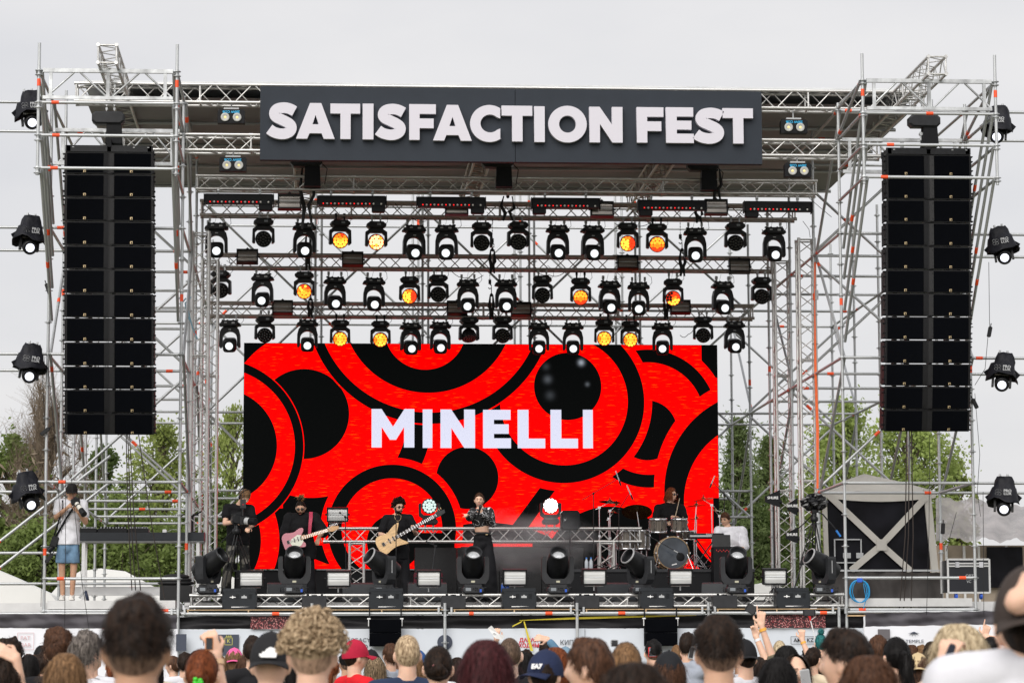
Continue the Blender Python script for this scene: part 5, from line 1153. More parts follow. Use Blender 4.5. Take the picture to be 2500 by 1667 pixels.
# --- videographer
vg, hc, M, Q = performer('videographer in black tee and camouflage trousers filming at stage left', .95, dict(head=(597, 1214, -.14), neck=(584, 1233, -.03), chest=(578, 1262, .02), hip=(581, 1322, .08), Lsh=(556, 1240), Rsh=(611, 1242, .02), Lel=(549, 1277, -.12), Lwr=(580, 1273, -.34), Rel=(618, 1280, -.1), Rwr=(608, 1288, -.36), Lhp=(568, 1326, .08), Rhp=(594, 1326, .08), Lkn=(557, 1382, .0), Rkn=(598, 1382, .02), Lan=(550, 1452, .05), Ran=(600, 1452, .05)), 'fair', .98, (35, 38, 0), ('grip', 'grip'), ((0, -.6, 1), (0, -.6, 1)), None, (TB, -.06, .014), (CAMO, 'long', 1.2), SHOEB, .5)
add_hair('short', 'light', vg, hc, M, .98, 2); m = MB(); m.tube([M @ Vector((.092*math.cos(a), .01, .02+.125*math.sin(a))) for a in [R(q) for q in range(0, 181, 15)]], .007, 5); m.ell(M @ Vector((-.088, .01, -.005)), (.018, .03, .035), 10, 6); m.ell(M @ Vector((.088, .01, -.005)), (.018, .03, .035), 10, 6); m.build('headphones', BLK, vg, hc)
m = MB(); m.lathe([(.034, -.014), (.034, .014)], 12, 0, Matrix.Translation(Q['Lwr']+(Q['Lel']-Q['Lwr'])*.1) @ (Q['Lwr']-Q['Lel']).to_track_quat('Z', 'Y').to_matrix().to_4x4()); m.build('wristband', mat('green_band', (.1, .55, .08), .5), vg)
def tripod(label, top, feet, bowl=.05, fluid=True, cat='tripod'):
    top = Vector(top); t = thing('tripod', label, cat, (top.x, top.y, Z2))
    for f in feet:
        f = Vector(f); d = f-top; s_ = d.cross(Vector((0, 1, .2))).normalized()*.022; L_ = thing_part = MB(); L_.cyl(top+s_, top+d*.55+s_, .010, n=6); L_.cyl(top-s_, top+d*.55-s_, .010, n=6); L_.cyl(top+d*.45, f, .012, n=6); L_.box(top+d*.55, (.07, .04, .03)); L_.ell(f, (.03, .03, .02), 8, 5); L_.move(Matrix.Translation((-top.x, -top.y, -Z2))); L_.build('leg', BLK, t)
    m = MB(); m.lathe([(.05, -.02), (.065, .0), (.065, .05), (.04, .07), (.04, .13)], 14); m.box((0, 0, .15), (.10, .12, .05)); m.tube([(0, .05, .12), (-.12, .15, -.02), (-.25, .25, -.14)], .010, 5); m.move(Matrix.Translation((0, 0, top.z-Z2))); m.build('fluid_head', BLK, t); return t
tp = P(578, 1300, .6); tripod('black tripod holding the broadcast camera in front of the videographer', tp, ((P(541, 1462, .45).x, .35, Z2), (P(572, 1462, 1.1).x, 1.15, Z2), (P(634, 1450, .8).x, .85, Z2)))
t = thing('broadcast_camera', 'black broadcast camera with transmitter and big lens at stage left', 'camera', P(585, 1275, .6)); m = MB(); m.box((0, 0, .04), (.26, .17, .15), 0, rot=(0, .15, .2), bev=.03); m.box((-.05, -.03, .13), (.16, .1, .05), 0, rot=(0, -.25, .2)); m.box((.06, -.06, .02), (.1, .1, .12)); m.build('body', BLK, t)
m = MB(); m.cyl((.08, -.08, .02), (.26, -.20, .0), .055, .062, 16); m.build('lens', BLK2, t); m = MB(); m.cyl((.10, -.095, .018), (.16, -.135, .01), .0585, n=16); m.build('focus_ring', GREY, t)
m = MB(); m.box((.055, -.10, .29), (.09, .04, .135)); m.cyl((.03, -.10, .35), (.01, -.1, .62), .005, n=5); m.cyl((.07, -.10, .35), (.06, -.1, .58), .005, n=5); m.cyl((.05, -.08, .1), (.05, -.09, .24), .014, n=6); m.build('transmitter', BLKG, t); m = MB(); m.prism([(.04, .29), (.055, .265), (.07, .29), (.055, .28)], -.1225, -.12); m.build('transmitter_logo', REDT, t)
# --- guitarist
gt, hc, M, Q = performer('guitarist in loose black tee and dark sunglasses with hair in a bun', 3.0, dict(head=(734, 1240, -.06), neck=(736, 1258), chest=(736, 1287), hip=(740, 1350), Lsh=(708, 1265), Rsh=(767, 1264), Lel=(696, 1305, -.02), Lwr=(728, 1312, -.26), Rel=(788, 1300, -.03), Rwr=(779, 1309, -.22), Lhp=(728, 1352), Rhp=(752, 1352), Lkn=(722, 1405), Rkn=(757, 1405), Lan=(720, 1462), Ran=(760, 1462)), 'mid', 1.0, (-4, 22, 0), ('grip', 'relaxed'), ((0, -1, .2), (0, -1, .2)), ((.8, -.3, .1), (-.3, -.2, -1)), (TB, -.10, .035), (TP, 'long', 1.25), SHOEB, .95, build=1.06)
glasses(gt, hc, M); face_marks(gt, hc, M, 1, 'dark', beard='dark'); add_hair('topbun', 'dark', gt, hc, M, 1, 3); m = MB(); rr = random.Random(2); c = M @ Vector((0, .04, .165))
for _ in range(120): strand(m, c+Vector((rr.gauss(0, .02), rr.gauss(0, .02), rr.gauss(0, .02))), Vector((rr.gauss(.3, .6), rr.gauss(0, .5), rr.gauss(.6, .5))), Vector((0, 1, 0)), .06, .006, 3, .5, .01, rr)
m.build('bleached_bun', HAIR['ginger'], gt, hc)
def guitar(label, c, ang, sc_, bodym, pg, neckm, strat, Ylean=-8):
    t = thing('guitar', label, 'guitar', c, (R(Ylean), -ang, 0)); s = sc_
    if strat: o = [(-.21, .03), (-.20, .11), (-.14, .155), (-.05, .13), (.02, .125), (.10, .165), (.17, .155), (.155, .10), (.10, .05), (.10, -.05), (.14, -.10), (.12, -.155), (.04, -.13), (-.04, -.125), (-.13, -.165), (-.20, -.12)]
    else: o = [(-.22, .0), (-.21, .10), (-.15, .15), (-.06, .125), (.02, .12), (.12, .17), (.24, .19), (.20, .13), (.12, .05), (.13, -.05), (.20, -.13), (.22, -.17), (.12, -.14), (.03, -.12), (-.06, -.13), (-.15, -.16), (-.21, -.10)]
    # round the outline
    for _ in range(2): o = [q for a_, b_ in zip(o, o[1:]+o[:1]) for q in ((a_[0]*.75+b_[0]*.25, a_[1]*.75+b_[1]*.25), (a_[0]*.25+b_[0]*.75, a_[1]*.25+b_[1]*.75))]
    m = MB(); m.prism([(x*s, z*s) for x, z in o][::-1], -.022, .022); m.build('body', bodym, t)
    m = MB()
    if strat: m.prism([(-.10*s, -.02*s), (-.05*s, -.13*s), (.06*s, -.11*s), (.11*s, -.06*s), (.10*s, .05*s), (.05*s, .07*s), (-.06*s, .03*s)], -.026, -.022); m.build('pickguard', pg, t)
    else: m.box((-.02*s, -.024, 0), (.02*s, .006, .08*s)); m.box((.05*s, -.024, 0), (.02*s, .006, .08*s)); m.build('pickups', BLK, t)
    for x in ((-.02, .04, .085) if strat else ()): m = MB(); m.box((x*s, -.029, 0), (.016*s, .006, .065*s)); m.build('pickup', BLK, t)
    m = MB(); m.box((-.12*s, -.03, 0), (.04*s, .012, .05*s)); m.build('bridge', BLKG, t)
    L_ = .46 if strat else .66
    m = MB(); m.box(((.08+L_/2)*s, -.022, 0), (L_*s, .02, .05*s)); m.build('neck', neckm, t)
    m = MB()
    for k in range(16 if strat else 20): m.box(((.12+L_*(1-.95**k)*1.6)*s if .12+L_*(1-.95**k)*1.6 < L_+.06 else 1e3 and (.1+L_)*s, -.033, 0), (.003, .003, .05*s))
    m.build('frets', CHROME, t)
    m = MB(); x0 = (.08+L_)*s; m.prism([(x0, -.025*s), (x0+.05*s, -.045*s), (x0+.16*s, -.03*s), (x0+.17*s, .015*s), (x0+.06*s, .045*s), (x0, .025*s)], -.03, -.014); m.build('headstock', neckm if strat else BLK, t)
    m = MB()
    for k in range(6 if strat else 4): m.cyl((x0+(.04+.022*k*(1 if strat else 1.4))*s, -.022, .04*s), (x0+(.04+.022*k*(1 if strat else 1.4))*s, -.022, .07*s), .006, n=6)
    m.build('tuning_pegs', CHROME if strat else GOLD, t)
    m = MB()
    for k in range(4): m.cyl((-.11*s, -.036, (k-1.5)*.010*s), (x0+.03*s, -.034, (k-1.5)*.008*s), .0012, n=4, cap=False)
    m.build('strings', CHROME, t); return t
guitar('pink electric guitar with cream pickguard', P(722, 1318, 2.68), R(17), 1.05, mat('pink_lacquer', (.48, .13, .18), .25), mat('cream_plastic', (.68, .70, .58), .35), mat('maple', (.55, .30, .12), .4, 0, .15, 20), True)
m = MB(); m.add([Q['Rsh']+Vector((-.085, -.06, .10)), Q['Rsh']+Vector((-.025, -.06, .10)), Q['Rsh']+Vector((-.085, -.135, .0)), Q['Rsh']+Vector((-.025, -.135, .0)), Q['Rsh']+Vector((-.095, -.185, -.13)), Q['Rsh']+Vector((-.04, -.185, -.13)), Q['Rsh']+Vector((-.10, -.195, -.30)), Q['Rsh']+Vector((-.055, -.195, -.30))], [(2, 3, 1, 0), (4, 5, 3, 2), (6, 7, 5, 4)]); so_ = m.build('guitar_strap', mat('pink_strap', (.45, .03, .08), .6, 0, .3, 60), gt); so_.modifiers.new('s', 'SOLIDIFY').thickness = .008
# --- bassist
bsn, hc, M, Q = performer('bassist in black tee with curly dark hair and sunglasses', 2.7, dict(head=(973, 1238, -.04), neck=(971, 1257), chest=(970, 1286), hip=(972, 1350), Lsh=(944, 1266), Rsh=(999, 1265), Lel=(929, 1304, -.02), Lwr=(946, 1308, -.28), Rel=(1016, 1302, -.02), Rwr=(1011, 1296, -.27), Lhp=(960, 1352), Rhp=(985, 1352), Lkn=(955, 1405), Rkn=(990, 1405), Lan=(952, 1464), Ran=(995, 1464)), 'fair', 1.0, (24, 8, 0), ('grip', 'grip'), ((0, -1, .2), (0, -.2, 1)), ((.8, -.2, -.2), (-.1, -.4, .8)), (TB, -.10, .012), (TP, 'long', 1.25), SHOEB, .72)
glasses(bsn, hc, M, 1, mat('amber_dark_lens', (.05, .02, .01), .15)); face_marks(bsn, hc, M, 1, 'dark', beard='dark'); add_hair('afro', 'dark', bsn, hc, M, 1, 4); m = MB(); m.tube([Q['neck']+Vector((.055*math.cos(a), -.055-.06*max(0, -math.sin(a))-.02, -.02+.085*math.sin(a)*(1 if math.sin(a) < 0 else .3))) for a in [R(k*15) for k in range(25)]], .004, 4); m.build('gold_chain', GOLD, bsn)
guitar('natural wood bass guitar with long dark neck', P(954, 1319, 2.35), R(29), 1.12, mat('natural_ash', (.58, .36, .15), .3, 0, .25, 9, stretch=(1, 1, 6)), None, mat('dark_fretboard', (.035, .02, .014), .4), False)
# --- singer
SP = mat('cloth_scribble_print', (.01, .01, .011), .8); stt = SP.node_tree; wv_ = stt.nodes.new('ShaderNodeTexNoise'); wv_.inputs['Scale'].default_value = 9; wv_.inputs['Detail'].default_value = .5; wv_.inputs['Distortion'].default_value = 1.4; c_ = stt.nodes.new('ShaderNodeValToRGB'); c_.color_ramp.interpolation = 'CONSTANT'; e0 = c_.color_ramp.elements; e0[0].color = (.009, .009, .010, 1); e0[1].position = .50; e0[1].color = (.72, .72, .74, 1); e1 = c_.color_ramp.elements.new(.535); e1.color = (.009, .009, .010, 1)
k9 = stt.nodes.new('ShaderNodeTexCoord'); stt.links.new(k9.outputs['Object'], wv_.inputs['Vector']); stt.links.new(wv_.outputs['Fac'], c_.inputs[0]); stt.links.new(c_.outputs[0], stt.nodes['Principled BSDF'].inputs['Base Color'])
sn, hc, M, Q = performer('singer in cropped black and white top and wide black trousers, arm outstretched', 1.25, dict(head=(1170, 1221, -.03), neck=(1174, 1241), chest=(1174, 1266), hip=(1178, 1312), Lsh=(1154, 1250), Rsh=(1195, 1248), Lel=(1146, 1263, -.22), Lwr=(1144, 1259, -.46), Rel=(1202, 1278, -.08), Rwr=(1178, 1252, -.22), Lhp=(1168, 1318), Rhp=(1190, 1318), Lkn=(1167, 1392), Rkn=(1195, 1392), Lan=(1166, 1465), Ran=(1200, 1465)), 'fair', .93, (-6, 4, 2), ('point', 'grip'), ((0, 0, 1), (.5, -.6, .4)), ((-.5, -.8, .25), (-.45, -.15, .8)), (SP, -.05, .016), (TP, 'long', 2.0), SHOEB, 1.9, True, build=.86)
face_marks(sn, hc, M, .93, 'brown', (.45, .13, .12), True); add_hair('bun', 'brown', sn, hc, M, .95, 5); m = MB(); rr = random.Random(4)
for _ in range(200): strand(m, M @ Vector((.055+rr.gauss(0, .016), .06+rr.gauss(0, .02), rr.uniform(-.09, .04))), Vector((rr.gauss(.25, .2), 0, -1)), Vector((1, 0, 0)), rr.uniform(.06, .13), .005, 4, .2, .012, rr, .2)
m.build('loose_ponytail', HAIR['ginger'], sn, hc)
m = MB(); m.box(Q['hip']+Vector((0, -.115, .07)), (.26, .02, .03)); m.build('belt', BLK, sn); m = MB(); m.prism([(-.02, 0), (.02, 0), (.015, .012), (-.015, .012)], -.004, 0); m.build('belt_buckle', GOLD, sn, Q['hip']+Vector((.06, -.12, .04)))
a = P(1172, 1240, .88); t = thing('microphone', 'black handheld microphone at the mouth of the singer', 'microphone', a, (R(12), R(14), 0)); m = MB(); m.lathe([(.013, -.17), (.019, -.02), (.021, 0)], 12); m.build('handle', BLK, t); m = MB(); m.lathe([(.022, 0), (.027, .02), (.022, .045), (.008, .055)], 12); m.build('grille', BLKG, t)
# --- drummer
dr, hc, M, Q = performer('drummer in black tee with shaggy hair and sunglasses behind the kit', 6.9, dict(head=(1639, 1209), neck=(1634, 1228), chest=(1634, 1258), hip=(1634, 1322), Lsh=(1607, 1240), Rsh=(1664, 1240), Lel=(1600, 1268, -.1), Lwr=(1626, 1274, -.34), Rel=(1672, 1272, -.1), Rwr=(1650, 1262, -.34), Lhp=(1622, 1324), Rhp=(1648, 1324), Lkn=(1608, 1335, -.42), Rkn=(1664, 1335, -.42), Lan=(1608, 1382, -.4), Ran=(1664, 1382, -.4)), 'fair', 1.02, (46, 0, 0), ('fist', 'fist'), ((0, -.3, 1), (0, -.3, 1)), None, (TB, -.06, .012), (TP, 'long', 1.1), SHOEB, .75, base=(P(1634, 1388, 6.9).x, 6.9, zR))
glasses(dr, hc, M, 1.02); face_marks(dr, hc, M, 1.02); add_hair('mane', 'auburn', dr, hc, M, 1.05, 6)
for a, b, lab in (((1648, 1264, 6.5), (1659, 1217, 6.4), 'upright drumstick in the right hand of the drummer'), ((1624, 1276, 6.5), (1668, 1262, 6.2), 'drumstick lying level over the toms')):
    p, q = P(*a), P(*b); t = thing('drumstick', lab, 'drumstick', p); m = MB(); m.cyl((0, 0, 0), q-p, .008, .006, 8); m.build('shaft', mat('hickory', (.62, .52, .38), .5), t); m = MB(); m.ell(q-p, (.008,)*3, 6, 5); m.build('tip', MATS['hickory'], t)
# --- keyboard player
kp, hc, M, Q = performer('keyboard player in white tee at the right edge of the stage', 5.2, dict(head=(1771, 1269), neck=(1778, 1288), chest=(1783, 1318), hip=(1784, 1375), Lsh=(1754, 1296), Rsh=(1812, 1296), Lel=(1748, 1336, -.08), Lwr=(1742, 1340, -.34), Rel=(1818, 1336, -.08), Rwr=(1790, 1350, -.32), Lhp=(1772, 1378), Rhp=(1796, 1378), Lkn=(1772, 1425), Rkn=(1798, 1425), Lan=(1772, 1470), Ran=(1798, 1470)), 'mid', 1.0, (-35, 12, 0), ('relaxed', 'relaxed'), ((0, 0, 1), (0, 0, 1)), None, (TW, -.10, .022), (TP, 'long', 1.1), SHOEB, .95, base=(P(1784, 1460, 5.2).x, 5.2, Z2))
add_hair('short', 'brown', kp, hc, M, 1, 7); face_marks(kp, hc, M)
# ============================================================ drum kit
SHELL = mat('walnut_stripe_shell', (.14, .12, .10), .35, 0, .55, 10, stretch=(6, 6, .3)); HOOP = mat('black_hoop', (.02, .015, .012), .3); SKIN_D = mat('coated_drum_head', (.62, .63, .63), .5)
def drum(label, c, r, h, tilt=(0, 0), legs=None, name='tom_drum'):
    t = thing(name, label, 'drum', c, (R(tilt[0]), R(tilt[1]), 0), 'drums of the kit'); m = MB(); m.lathe([(r, -h/2), (r, h/2)], 28); m.build('shell', SHELL, t)
    for z in (-h/2, h/2): m = MB(); m.lathe([(r+.004, z-.02), (r+.014, z-.016), (r+.014, z+.016), (r+.004, z+.02)], 28, cap=False); m.build('hoop', CHROME, t)
    m = MB(); m.lathe([(r-.002, h/2+.004), (0, h/2+.006)], 24, cap=False); m.lathe([(0, -h/2-.006), (r-.002, -h/2-.004)], 24, cap=False); m.build('drum_head', SKIN_D, t)
    m = MB()
    for k in range(8):
        a = 2*math.pi*k/8+.3; x, y = math.cos(a)*(r+.018), math.sin(a)*(r+.018); m.cyl((x, y, -h/2-.01), (x, y, h/2+.01), .005, n=5)
        for z in (-h*.25, h*.25): m.box((x, y, z), (.022, .022, .035), rot=(0, 0, a))
    m.build('lugs', CHROME, t)
    if legs:
        m = MB()
        for k in range(3): a = 2*math.pi*k/3+.9; x, y = math.cos(a)*(r+.025), math.sin(a)*(r+.025); m.cyl((x, y, h*.2), (x, y, -legs), .008, n=6); m.ell((x, y, -legs), (.018,)*3, 6, 5)
        m.build('legs', CHROME, t)
    return t
def dz(px, py, Y): return P(px, py, Y)
drum('left rack tom of striped wood above the bass drum', dz(1606, 1282, 5.5), .148, .225, (8, 0)); drum('right rack tom of striped wood in front of the drummer', dz(1658, 1281, 5.5), .135, .215, (8, 0))
for px, lab, r in ((1528, 'floor tom of striped wood, left one of the pair', .15), (1566, 'floor tom of striped wood, right one of the pair', .14)): c = dz(px, 1318, 5.7); drum(lab, c, r, .32, (0, 0), c.z-zR, 'floor_tom')
drum('chrome snare drum at the right of the rack toms', dz(1676, 1306, 5.9), .16, .14, (4, 0), name='snare_drum')
c = dz(1643, 1344, 5.1); KR = .285; t = thing('bass_drum', 'bass drum with dark reflective front head', 'drum', (c.x, 5.1, zR), None, 'drums of the kit'); Mk = Matrix.Translation((0, .2, KR+.012)) @ Matrix.Rotation(R(90), 4, 'X')
m = MB(); m.lathe([(KR-.01, -.2), (KR-.01, .2)], 40, 0, Mk); m.build('shell', SHELL, t)
for z in (-.2, .2): m = MB(); m.lathe([(KR-.012, z-.022), (KR+.008, z-.02), (KR+.008, z+.02), (KR-.012, z+.022)], 40, 0, Mk, cap=False); m.build('hoop', mat('wood_hoop', (.30, .20, .11), .35), t)
m = MB(); m.lathe([(KR-.012, .204), (0, .206)], 36, 0, Mk, cap=False); m.build('front_head', mat('dark_front_head', (.055, .065, .08), .12, 0, .5, 3), t)
m = MB(); m.lathe([(.075, .209), (.06, .212), (0, .2105)], 22, 0, Mk @ Matrix.Translation((.13, -.07, 0)), cap=False); m.build('port_ring', BLK2, t)
m = MB()
for k in range(10): a = 2*math.pi*k/10; m.box(Mk @ Vector((math.cos(a)*(KR+.008), math.sin(a)*(KR+.008), .19)), (.03, .05, .03)); m.cyl(Mk @ Vector((math.cos(a)*(KR+.004), math.sin(a)*(KR+.004), .18)), Mk @ Vector((math.cos(a)*(KR+.004), math.sin(a)*(KR+.004), -.18)), .006, n=5)
m.build('tension_claws', CHROME, t); m = MB(); m.box(Mk @ Vector((.02, -.2, .212)), (.09, .004, .018), 0, rot=(0, -.25, 0)); m.build('head_logo', WHT, t)
for s_ in (-1, 1): m = MB(); m.cyl((s_*.22, .05, .38), (s_*.34, -.12, .0), .008, n=6); m.build('spur', CHROME, t)
BRZ = mat('bronze_cymbal', (.34, .24, .10), .25, .9, .2, 30)
def cymbal(label, px, py, Y, r, tilt, base_px, boom=None):
    c = P(px, py, Y); bx = P(base_px, 1386, Y).x; t = thing('cymbal_stand', label, 'cymbal', (bx, Y, zR), None, 'cymbals of the kit'); o_ = Vector((bx, Y, zR)); cl_ = c-o_
    m = MB(); m.lathe([(r, -.004), (r*.5, .010), (r*.22, .016), (r*.18, .035), (.012, .045), (.012, .03), (r*.16, .02), (r*.5, .004)], 30, 0, Matrix.Translation(cl_) @ Euler((R(tilt[0]), R(tilt[1]), 0)).to_matrix().to_4x4()); m.build('cymbal', BRZ, t)
    m = MB(); m.cyl(cl_+Vector((0, 0, .035)), cl_+Vector((0, 0, .085)), .010, n=6); m.build('wing_nut', BLK, t)
    m = MB(); top = Vector((0, 0, max(.3, cl_.z-.10))) if abs(cl_.x) > .08 else cl_; m.cyl((0, 0, .1), (0, 0, top.z*.55), .0125, n=8); m.cyl((0, 0, top.z*.5), top, .0095, n=8); m.box((0, 0, top.z*.55), (.04, .03, .035))
    if abs(cl_.x) > .08: m.cyl(top-(cl_-top)*.35, cl_, .008, n=6); m.box(top, (.05, .03, .04))
    m.build('stand', CHROME, t)
    for k in range(3):
        a = 2*math.pi*k/3+.5; f = Vector((math.cos(a)*.26, math.sin(a)*.26, .012)); m = MB(); m.cyl((0, 0, .30), f, .008, n=6); m.cyl((0, 0, .12), f*.55+Vector((0, 0, .07)), .006, n=5); m.ell(f, (.018,)*3, 6, 5); m.build('leg', CHROME, t)
cymbal('flat cymbal over the left boom stand of the kit', 1489, 1225, 5.6, .20, (-4, 4), 1464); cymbal('small splash cymbal under the flat cymbal', 1505, 1233, 6.0, .12, (3, 0), 1490)
cymbal('large ride cymbal tilted towards the crowd', 1555, 1249, 6.0, .275, (-26, 4), 1566); cymbal('high crash cymbal at the right of the drummer', 1717, 1219, 5.9, .18, (-6, -9), 1739); cymbal('lower crash cymbal right of the drummer', 1700, 1234, 5.6, .18, (-3, -4), 1695)
cymbal('hi-hat cymbals beside the right rack tom', 1700, 1266, 5.7, .155, (0, 0), 1700); cymbal('outermost crash cymbal near the keyboard player', 1745, 1246, 6.2, .15, (4, 8), 1758); cymbal('low cymbal behind the floor toms', 1497, 1252, 6.4, .13, (-3, 5), 1487)
def micstand(label, base, piv, tail, tip, mic, Y, zb=None, name='boom_microphone'):
    zb = zb if zb is not None else zR; b = P(base, 1386, Y); t = thing(name, label, 'microphone stand', (b.x, Y, zb)); o_ = Vector((b.x, Y, zb)); pv = P(*piv, Y)-o_
    m = MB(); m.cyl((0, 0, .02), pv, .009, n=6); m.ell(pv, (.022,)*3, 8, 6)
    for k in range(3): a = 2*math.pi*k/3+.2; m.cyl((0, 0, .10), (math.cos(a)*.27, math.sin(a)*.27, .01), .009, n=5)
    m.build('stand', BLK, t)
    if tail: m = MB(); m.cyl(P(*tail, Y+.1)-o_, P(*tip, Y-.1)-o_, .007, n=6); m.build('boom', BLK, t)
    a, e = P(*mic[0], Y-.1)-o_, P(*mic[1], Y-.1)-o_; d = e-a; m = MB(); m.cyl(a, a+d*.7, .010, .012, 8); m.build('mic_body', mic[2] if len(mic) > 2 else GREY, t); m = MB(); m.cyl(a+d*.68, e, .017, .015, 8); m.build('mic_grille', BLK, t)
micstand('overhead microphone on a long boom left of the drum kit', 1449, (1449, 1204), (1421, 1220), (1509, 1168), ((1503, 1149), (1516, 1185)), 5.0); micstand('second overhead microphone above the ride cymbal', 1511, (1511, 1243), (1506, 1252), (1537, 1203), ((1530, 1184), (1545, 1219)), 5.2)
micstand('overhead microphone on a boom at the right end of the kit', 1769, (1768, 1207), (1800, 1243), (1738, 1173), ((1745, 1161), (1733, 1190)), 5.4); micstand('boom microphone reaching into the bass drum', 1575, (1579, 1306), (1572, 1301), (1659, 1350), ((1645, 1343), (1660, 1351)), 4.75)
micstand('vocal microphone stand beside the guitarist', 846, (843, 1262), (853, 1268), (833, 1253), ((842, 1258), (828, 1250)), 2.6, Z2); micstand('vocal microphone stand in front of the bassist', 967, (967, 1249), None, None, ((967, 1249), (965, 1238), BLK), 2.0, Z2)
t = thing('sheet_stand', 'slanted black stand with clip near the bassist', 'stand', (P(1052, 1440, 2).x, 2, Z2)); a = Vector(); e = P(1063, 1332, 2)-Vector(t.location); m = MB(); m.cyl((0, 0, .3), e, .011, n=6); m.cyl((0, 0, 0), (0, 0, .34), .013, n=6); m.lathe([(.14, 0), (.13, .02)], 16); m.build('pole', BLKG, t); m = MB(); m.box(e, (.05, .03, .03)); m.box(e+Vector((-.09, 0, .05)), (.14, .03, .03), rot=(0, .3, 0)); m.build('clip', BLK, t)
t = thing('side_fill_speaker', 'black speaker on a pole right of the glaring lamp', 'loudspeaker', (P(1392, 1390, 5.0).x, 5.0, Z2)); zc_ = P(1392, 1270, 5).z-Z2; m = MB(); m.box((0, 0, zc_), (.33, .28, .34), 0, bev=.04); m.build('cabinet', BLK2, t); m = MB(); m.cyl((0, 0, 0), (0, 0, zc_-.1), .018, n=8); m.build('pole', BLK, t); m = MB(); m.prism([(-.13, zc_-.02), (-.1, zc_), (-.13, zc_+.03), (-.09, zc_+.01), (-.07, zc_+.03), (-.09, zc_-.01)], -.146, -.14); m.build('logo', GREY, t)
t = thing('keyboard', 'black synthesizer keyboard in front of the keyboard player', 'keyboard', P(1722, 1308, 4.7)); m = MB(); m.box((0, 0, 0), (.62, .28, .09), 0, bev=.01); m.build('case', BLK, t); m = MB(); m.box((0, -.145, -.005), (.58, .01, .03)); m.build('keys', GREY, t); text('printed_name', 'Roland', .04, WHT, t, (.05, -.1435, .022), .0005); m = MB(); m.cyl((-.2, 0, 0), (.2, 0, -.55), .014, n=6); m.cyl((.2, 0, 0), (-.2, 0, -.55), .014, n=6); m.build('stand', BLK, t)
t = thing('rack_case', 'black equipment rack with laptop on it by the keyboard player', 'equipment rack', (P(1764, 1450, 4.4).x, 4.4, Z2)); zt2 = P(1764, 1335, 4.4).z-Z2; m = MB(); m.box((0, 0, zt2/2), (.34, .35, zt2)); m.build('rack', BLK2, t); m = MB(); m.box((0, .08, zt2+.11), (.32, .02, .22), rot=(R(-12), 0, 0)); m.build('laptop', BLK, t); m = MB()
for k in range(9): m.box((-.12+.03*k, -.18, zt2-.06-(k % 2)*.02), (.012, .004, .02))
m.build('front_lights', REDT, t)
for i, (px, mt) in enumerate(((1432, 0), (1443, 0), (1226, 1), (1236, 1))):
    Yb, zb_2 = (4.75, zR) if i < 2 else (.75, ZTB+.0); t = thing('water_bottle', ('left small water bottle with blue cap on the drum riser', 'right small water bottle with blue cap on the drum riser', 'blue can standing on the front truss by the singer', 'blue can with green top standing on the front truss by the singer')[i], 'bottle', (P(px, 1385, Yb).x, Yb if i < 2 else .5, zb_2 if i < 2 else ZTB+.02)); m = MB(); m.lathe([(.03, 0), (.033, .01), (.033, .13), (.014, .17), (.014, .185)] if i < 2 else [(.03, 0), (.034, .01), (.034, .12), (.028, .14)], 14); m.build('vessel', mat('clear_bottle', (.55, .6, .65), .1, alpha=.75) if i < 2 else mat('blue_can', (.03, .10, .42), .25), t); m = MB(); m.cyl((0, 0, .14 if i > 1 else .18), (0, 0, .16 if i > 1 else .205), .022 if i > 1 else .016, n=10); m.build('cap', mat('bottle_cap%d' % min(i, 3), ((.05, .2, .6), (.05, .2, .6), (.55, .55, .55), (.3, .55, .08))[i], .4), t)
# ============================================================ the crowd (backs to the camera: they look at the stage, +Y)
HH = 1.635                                                     # height of the middle of the skull on a 1.75 m figure
def crowd_body(fem=False, arm=None, vox=.0085, drop=0):
    "standing figure facing -Y in its own space; arm: dict(side, wrist, pose, dir, nrm, elbow)"
    m = MB(); hs = .96 if fem else 1.0; b = .88 if fem else 1.0; hc = Vector((0, 0, HH-drop)); head_shape(m, hc, Matrix.Identity(3), hs)
    cap(m, (0, .012, 1.46), (0, .016, 1.56), .060*b, .056*b); shw = .175 if fem else .20
    for s in (-1, 1):
        cap(m, (0, .01, 1.455), (s*shw, .01, 1.415), .06*b, .062*b)
        if not (arm and arm['side'] == s): cap(m, (s*shw, .01, 1.415), (s*(shw+.05), .02, 1.13), .055*b, .043*b); cap(m, (s*(shw+.05), .02, 1.13), (s*(shw+.03), -.06, .88), .042*b, .028*b); hand(m, Vector((s*(shw+.03), -.06, .88)), (0, -.1, -1), (s, 0, 0), s, 'relaxed')
        cap(m, (s*.09, 0, .9), (s*.10, 0, .48), .085*b, .058*b); cap(m, (s*.10, 0, .48), (s*.10, .02, .08), .058*b, .04*b); cap(m, (s*.10, .04, .04), (s*.11, -.13, .03), .04, .034)
    m.ell((0, .0, 1.28), (.165*b, .115*b, .19), 16, 10); m.ell((0, 0, 1.1), (.145*b, .105*b, .17), 16, 10); m.ell((0, 0, .94), (.165*b, .12*b, .13), 16, 10)
    if arm:
        s = arm['side']; sh = Vector((s*shw, .01, 1.425)); wr = Vector(arm['wrist']); el = ik(sh, wr, .29, .26, arm.get('pole', (s, .2, -.4))); arm['sh'], arm['el'], arm['wr'] = sh, el, wr
        cap(m, sh, el, .054*b, .043*b); cap(m, el, wr, .043*b, .027*b); hand(m, wr, arm.get('dir') or (wr-el), arm.get('nrm', (0, 1, 0)), arm.get('hs', s), arm['pose'])
    return m
